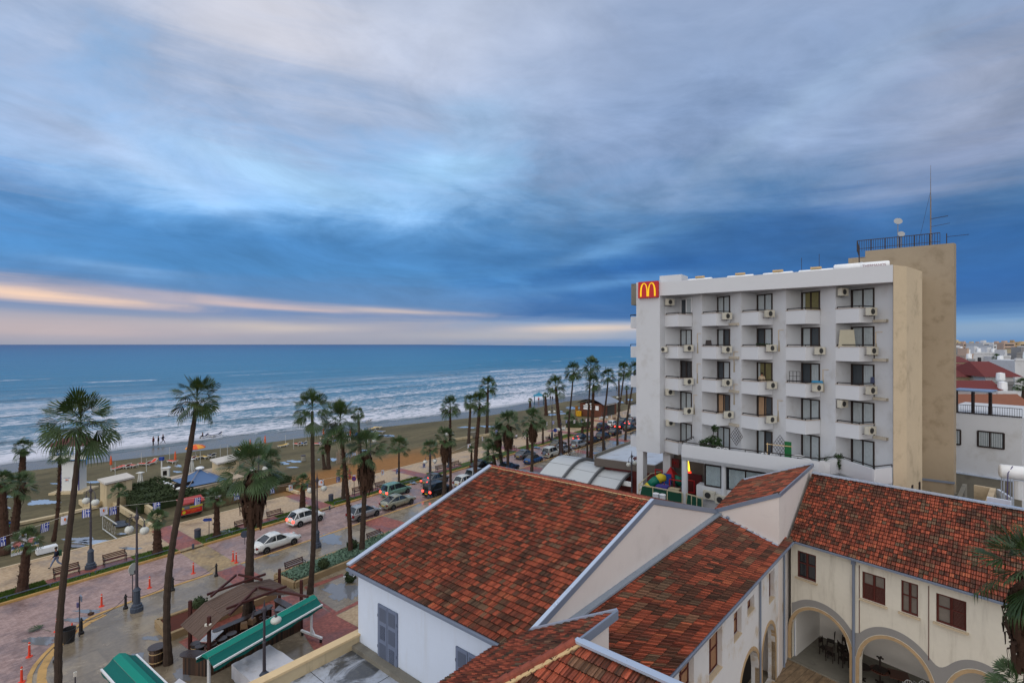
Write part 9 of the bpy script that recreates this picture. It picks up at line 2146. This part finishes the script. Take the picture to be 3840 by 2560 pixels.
for (x0, x1, yt, Y, dep, colr, fl, roof, lab) in TOWN:
    a, c = dp(x0, yt, Y), dp(x1, yt, Y); zt = a.z; a.z = c.z = 0; X = TD if Y < 90 else Vector((1, 0, 0)); N = Vector((0, -1, 0))
    t = empty('town_house', (a+c)/2, 0, lab, 'building'); mat = TC[colr]; w = (c-a).length
    MB().prism([(p.x, p.y) for p in (a, c, c+Vector((dep*.3, dep, 0)), a+Vector((dep*.3, dep, 0)))], -.2, zt).build('wall', mat, t)
    fh = 3.0; nw = max(1, int(w/3.2)); 
    for r_ in range(min(fl, 5)):
        zc_ = zt-1.7-r_*fh
        if zc_ < .8: break
        if Y > 350 and (int(x0) % 3 == 0 or 'banded' in lab or 'striped' in lab):
            MB().box((a+c)/2+Vector((0, -.06, zc_)), (w*.8, .12, 1.1)).build('balcony_band', M_tw, t); continue
        for k in range(nw):
            q_ = a.lerp(c, (k+.5)/nw); MB().box(q_+Vector((0, -.04, zc_)), (1.0, .08, 1.2)).build('window', M_ty if 'yellow shutters' in lab else M_tw, t)
    if roof == 'hip':
        o_ = .8; A_, B_, C_, D_ = a+Vector((-o_, -o_, zt)), c+Vector((o_, -o_, zt)), c+Vector((o_+dep*.3, dep+o_, zt)), a+Vector((-o_+dep*.3, dep+o_, zt)); hr = 1.9 if Y > 80 else 2.2; r0_ = (A_+D_)/2+Vector((w*.32, 0, hr)); r1_ = (B_+C_)/2+Vector((-w*.32, 0, hr))
        MB().add([A_, B_, C_, D_, r0_, r1_], [[0, 1, 5, 4], [1, 2, 5], [2, 3, 4, 5], [3, 0, 4]]).build('roof', M_rr, t)
    elif roof in ('gable', 'tile'):
        hr = 1.0; dd = Vector((dep*.3, dep, 0)); A_, B_ = a+Vector((-.4, -.5, zt)), c+Vector((.4, -.5, zt)); r0_, r1_ = A_+dd*.5+UP*hr*1.2, B_+dd*.5+UP*hr*1.2
        MB().add([A_, B_, r1_, r0_, A_+dd*1.1, B_+dd*1.1], [[0, 1, 2, 3], [3, 2, 5, 4]]).build('roof', M_tr if roof == 'tile' else M_rr, t)
    else:
        MB().bar(a+UP*(zt+.2), c+UP*(zt+.2), .3, .5).build('parapet', mat, t)
        if Y > 120: MB().box((a+c)/2+Vector((dep*.1, dep*.3, zt+1.0)), (min(4, w*.25), 3, 2.0)).build('roof_hut', mat, t)
    if Y < 240 and roof == 'flat' and int(x0) % 2 == 0:
        MB().lathe([(.5, 0), (.55, .3), (.5, 1.2), (.1, 1.3)], a.lerp(c, .7)+Vector((1, 2, zt+.3)), 10).build('roof_tank', M_tank, t)
# more of the town as a plain run of blocks to the horizon, each its own thing
rg = random.Random(21); kk_ = 0
for k in range(34):
    Y = rg.choice((260, 300, 340, 620, 700, 800, 950)); x = 3560+k*9.5; w = rg.uniform(10, 18); h = rg.uniform(5, 9) if Y < 400 else rg.uniform(10, 17)
    a = dp(x, 1300, Y); a.z = 0; cN = ['white', 'cream', 'pink', 'tan', 'grey'][rg.randrange(5)]; t = empty('town_block', a, 0, f'far {cN} town block, {ORD[k]} from the tower edge in the skyline filler row', 'building', 'far blocks of the town'); MB().box((0, 0, h/2), (w, 10, h)).build('wall', TC[cN], t, world=False)
    MB().box((0, -5.05, h*.6), (w*.7, .1, 1.2)).build('window_band', M_tw, t, world=False)
dome = MB(); c_ = dp(3725, 1288, 900); c_.z = 14; dome.lathe([(62, 0), (56, 3), (40, 5.5), (18, 7.2), (1, 7.8)], c_, 20); o = dome.build('stadium_roof', M_tank, smooth=True); tag(o, 'white shallow domed roof on the skyline', 'stadium')
def tree(x, ybase, Y, h, r, label, seed, droop=False):
    B = dp(x, ybase, Y); B.z = 0; t = empty('tree', B, 0, label, 'tree', 'trees among the town houses'); rg = random.Random(seed)
    m = MB(); m.tube([B, B+UP*h*.5], [.25, .15], 6)
    for k in range(5): g = k*1.26; m.tube([B+UP*h*.4, B+UP*h*.7+Vector((math.cos(g), math.sin(g), 0))*r*.5], [.1, .03], 5)
    m.build('trunk', M_trunk, t); m = MB()
    for k in range(9): d_ = Vector((rg.uniform(-1, 1), rg.uniform(-1, 1), rg.uniform(-.5, .7)))*r*.6; leafy(m, B+UP*h*.72+d_, r*.55, 110, seed*10+k, r*.10)
    m.build('crown', M_hedge, t)
tree(3603, 1310, 230, 11, 5.5, 'round dark tree beside the tower edge in the town', 1); tree(3650, 1318, 200, 8, 6.5, 'wide dark tree in front of the distant blocks', 2); tree(3700, 1318, 190, 8, 4, 'dark bush-like tree before the banded white block', 3)
tree(3772, 1330, 165, 12, 7, 'tall drooping tree on the right of the white cubes', 4); tree(3826, 1320, 180, 12, 6, 'dark leaning tree near the right frame edge', 5); tree(3800, 1322, 175, 10, 6, 'broad tree joining the drooping one', 6)
tree(3720, 1318, 230, 7, 5, 'low dark tree right of the banded block', 7); tree(3840, 1335, 120, 6, 3, 'small tree at the extreme right', 8)
palm(3738, 1420, 3737, 1342, 20, 'bush', 'stocky palm in front of the white cubic houses', tr=.3, Y=120, grp='town palms'); palm(3838, 1700, 3838, 1448, 40, 'bush', 'dark palm beside the tall pale house at the right edge', tr=.3, Y=72, grp='town palms')
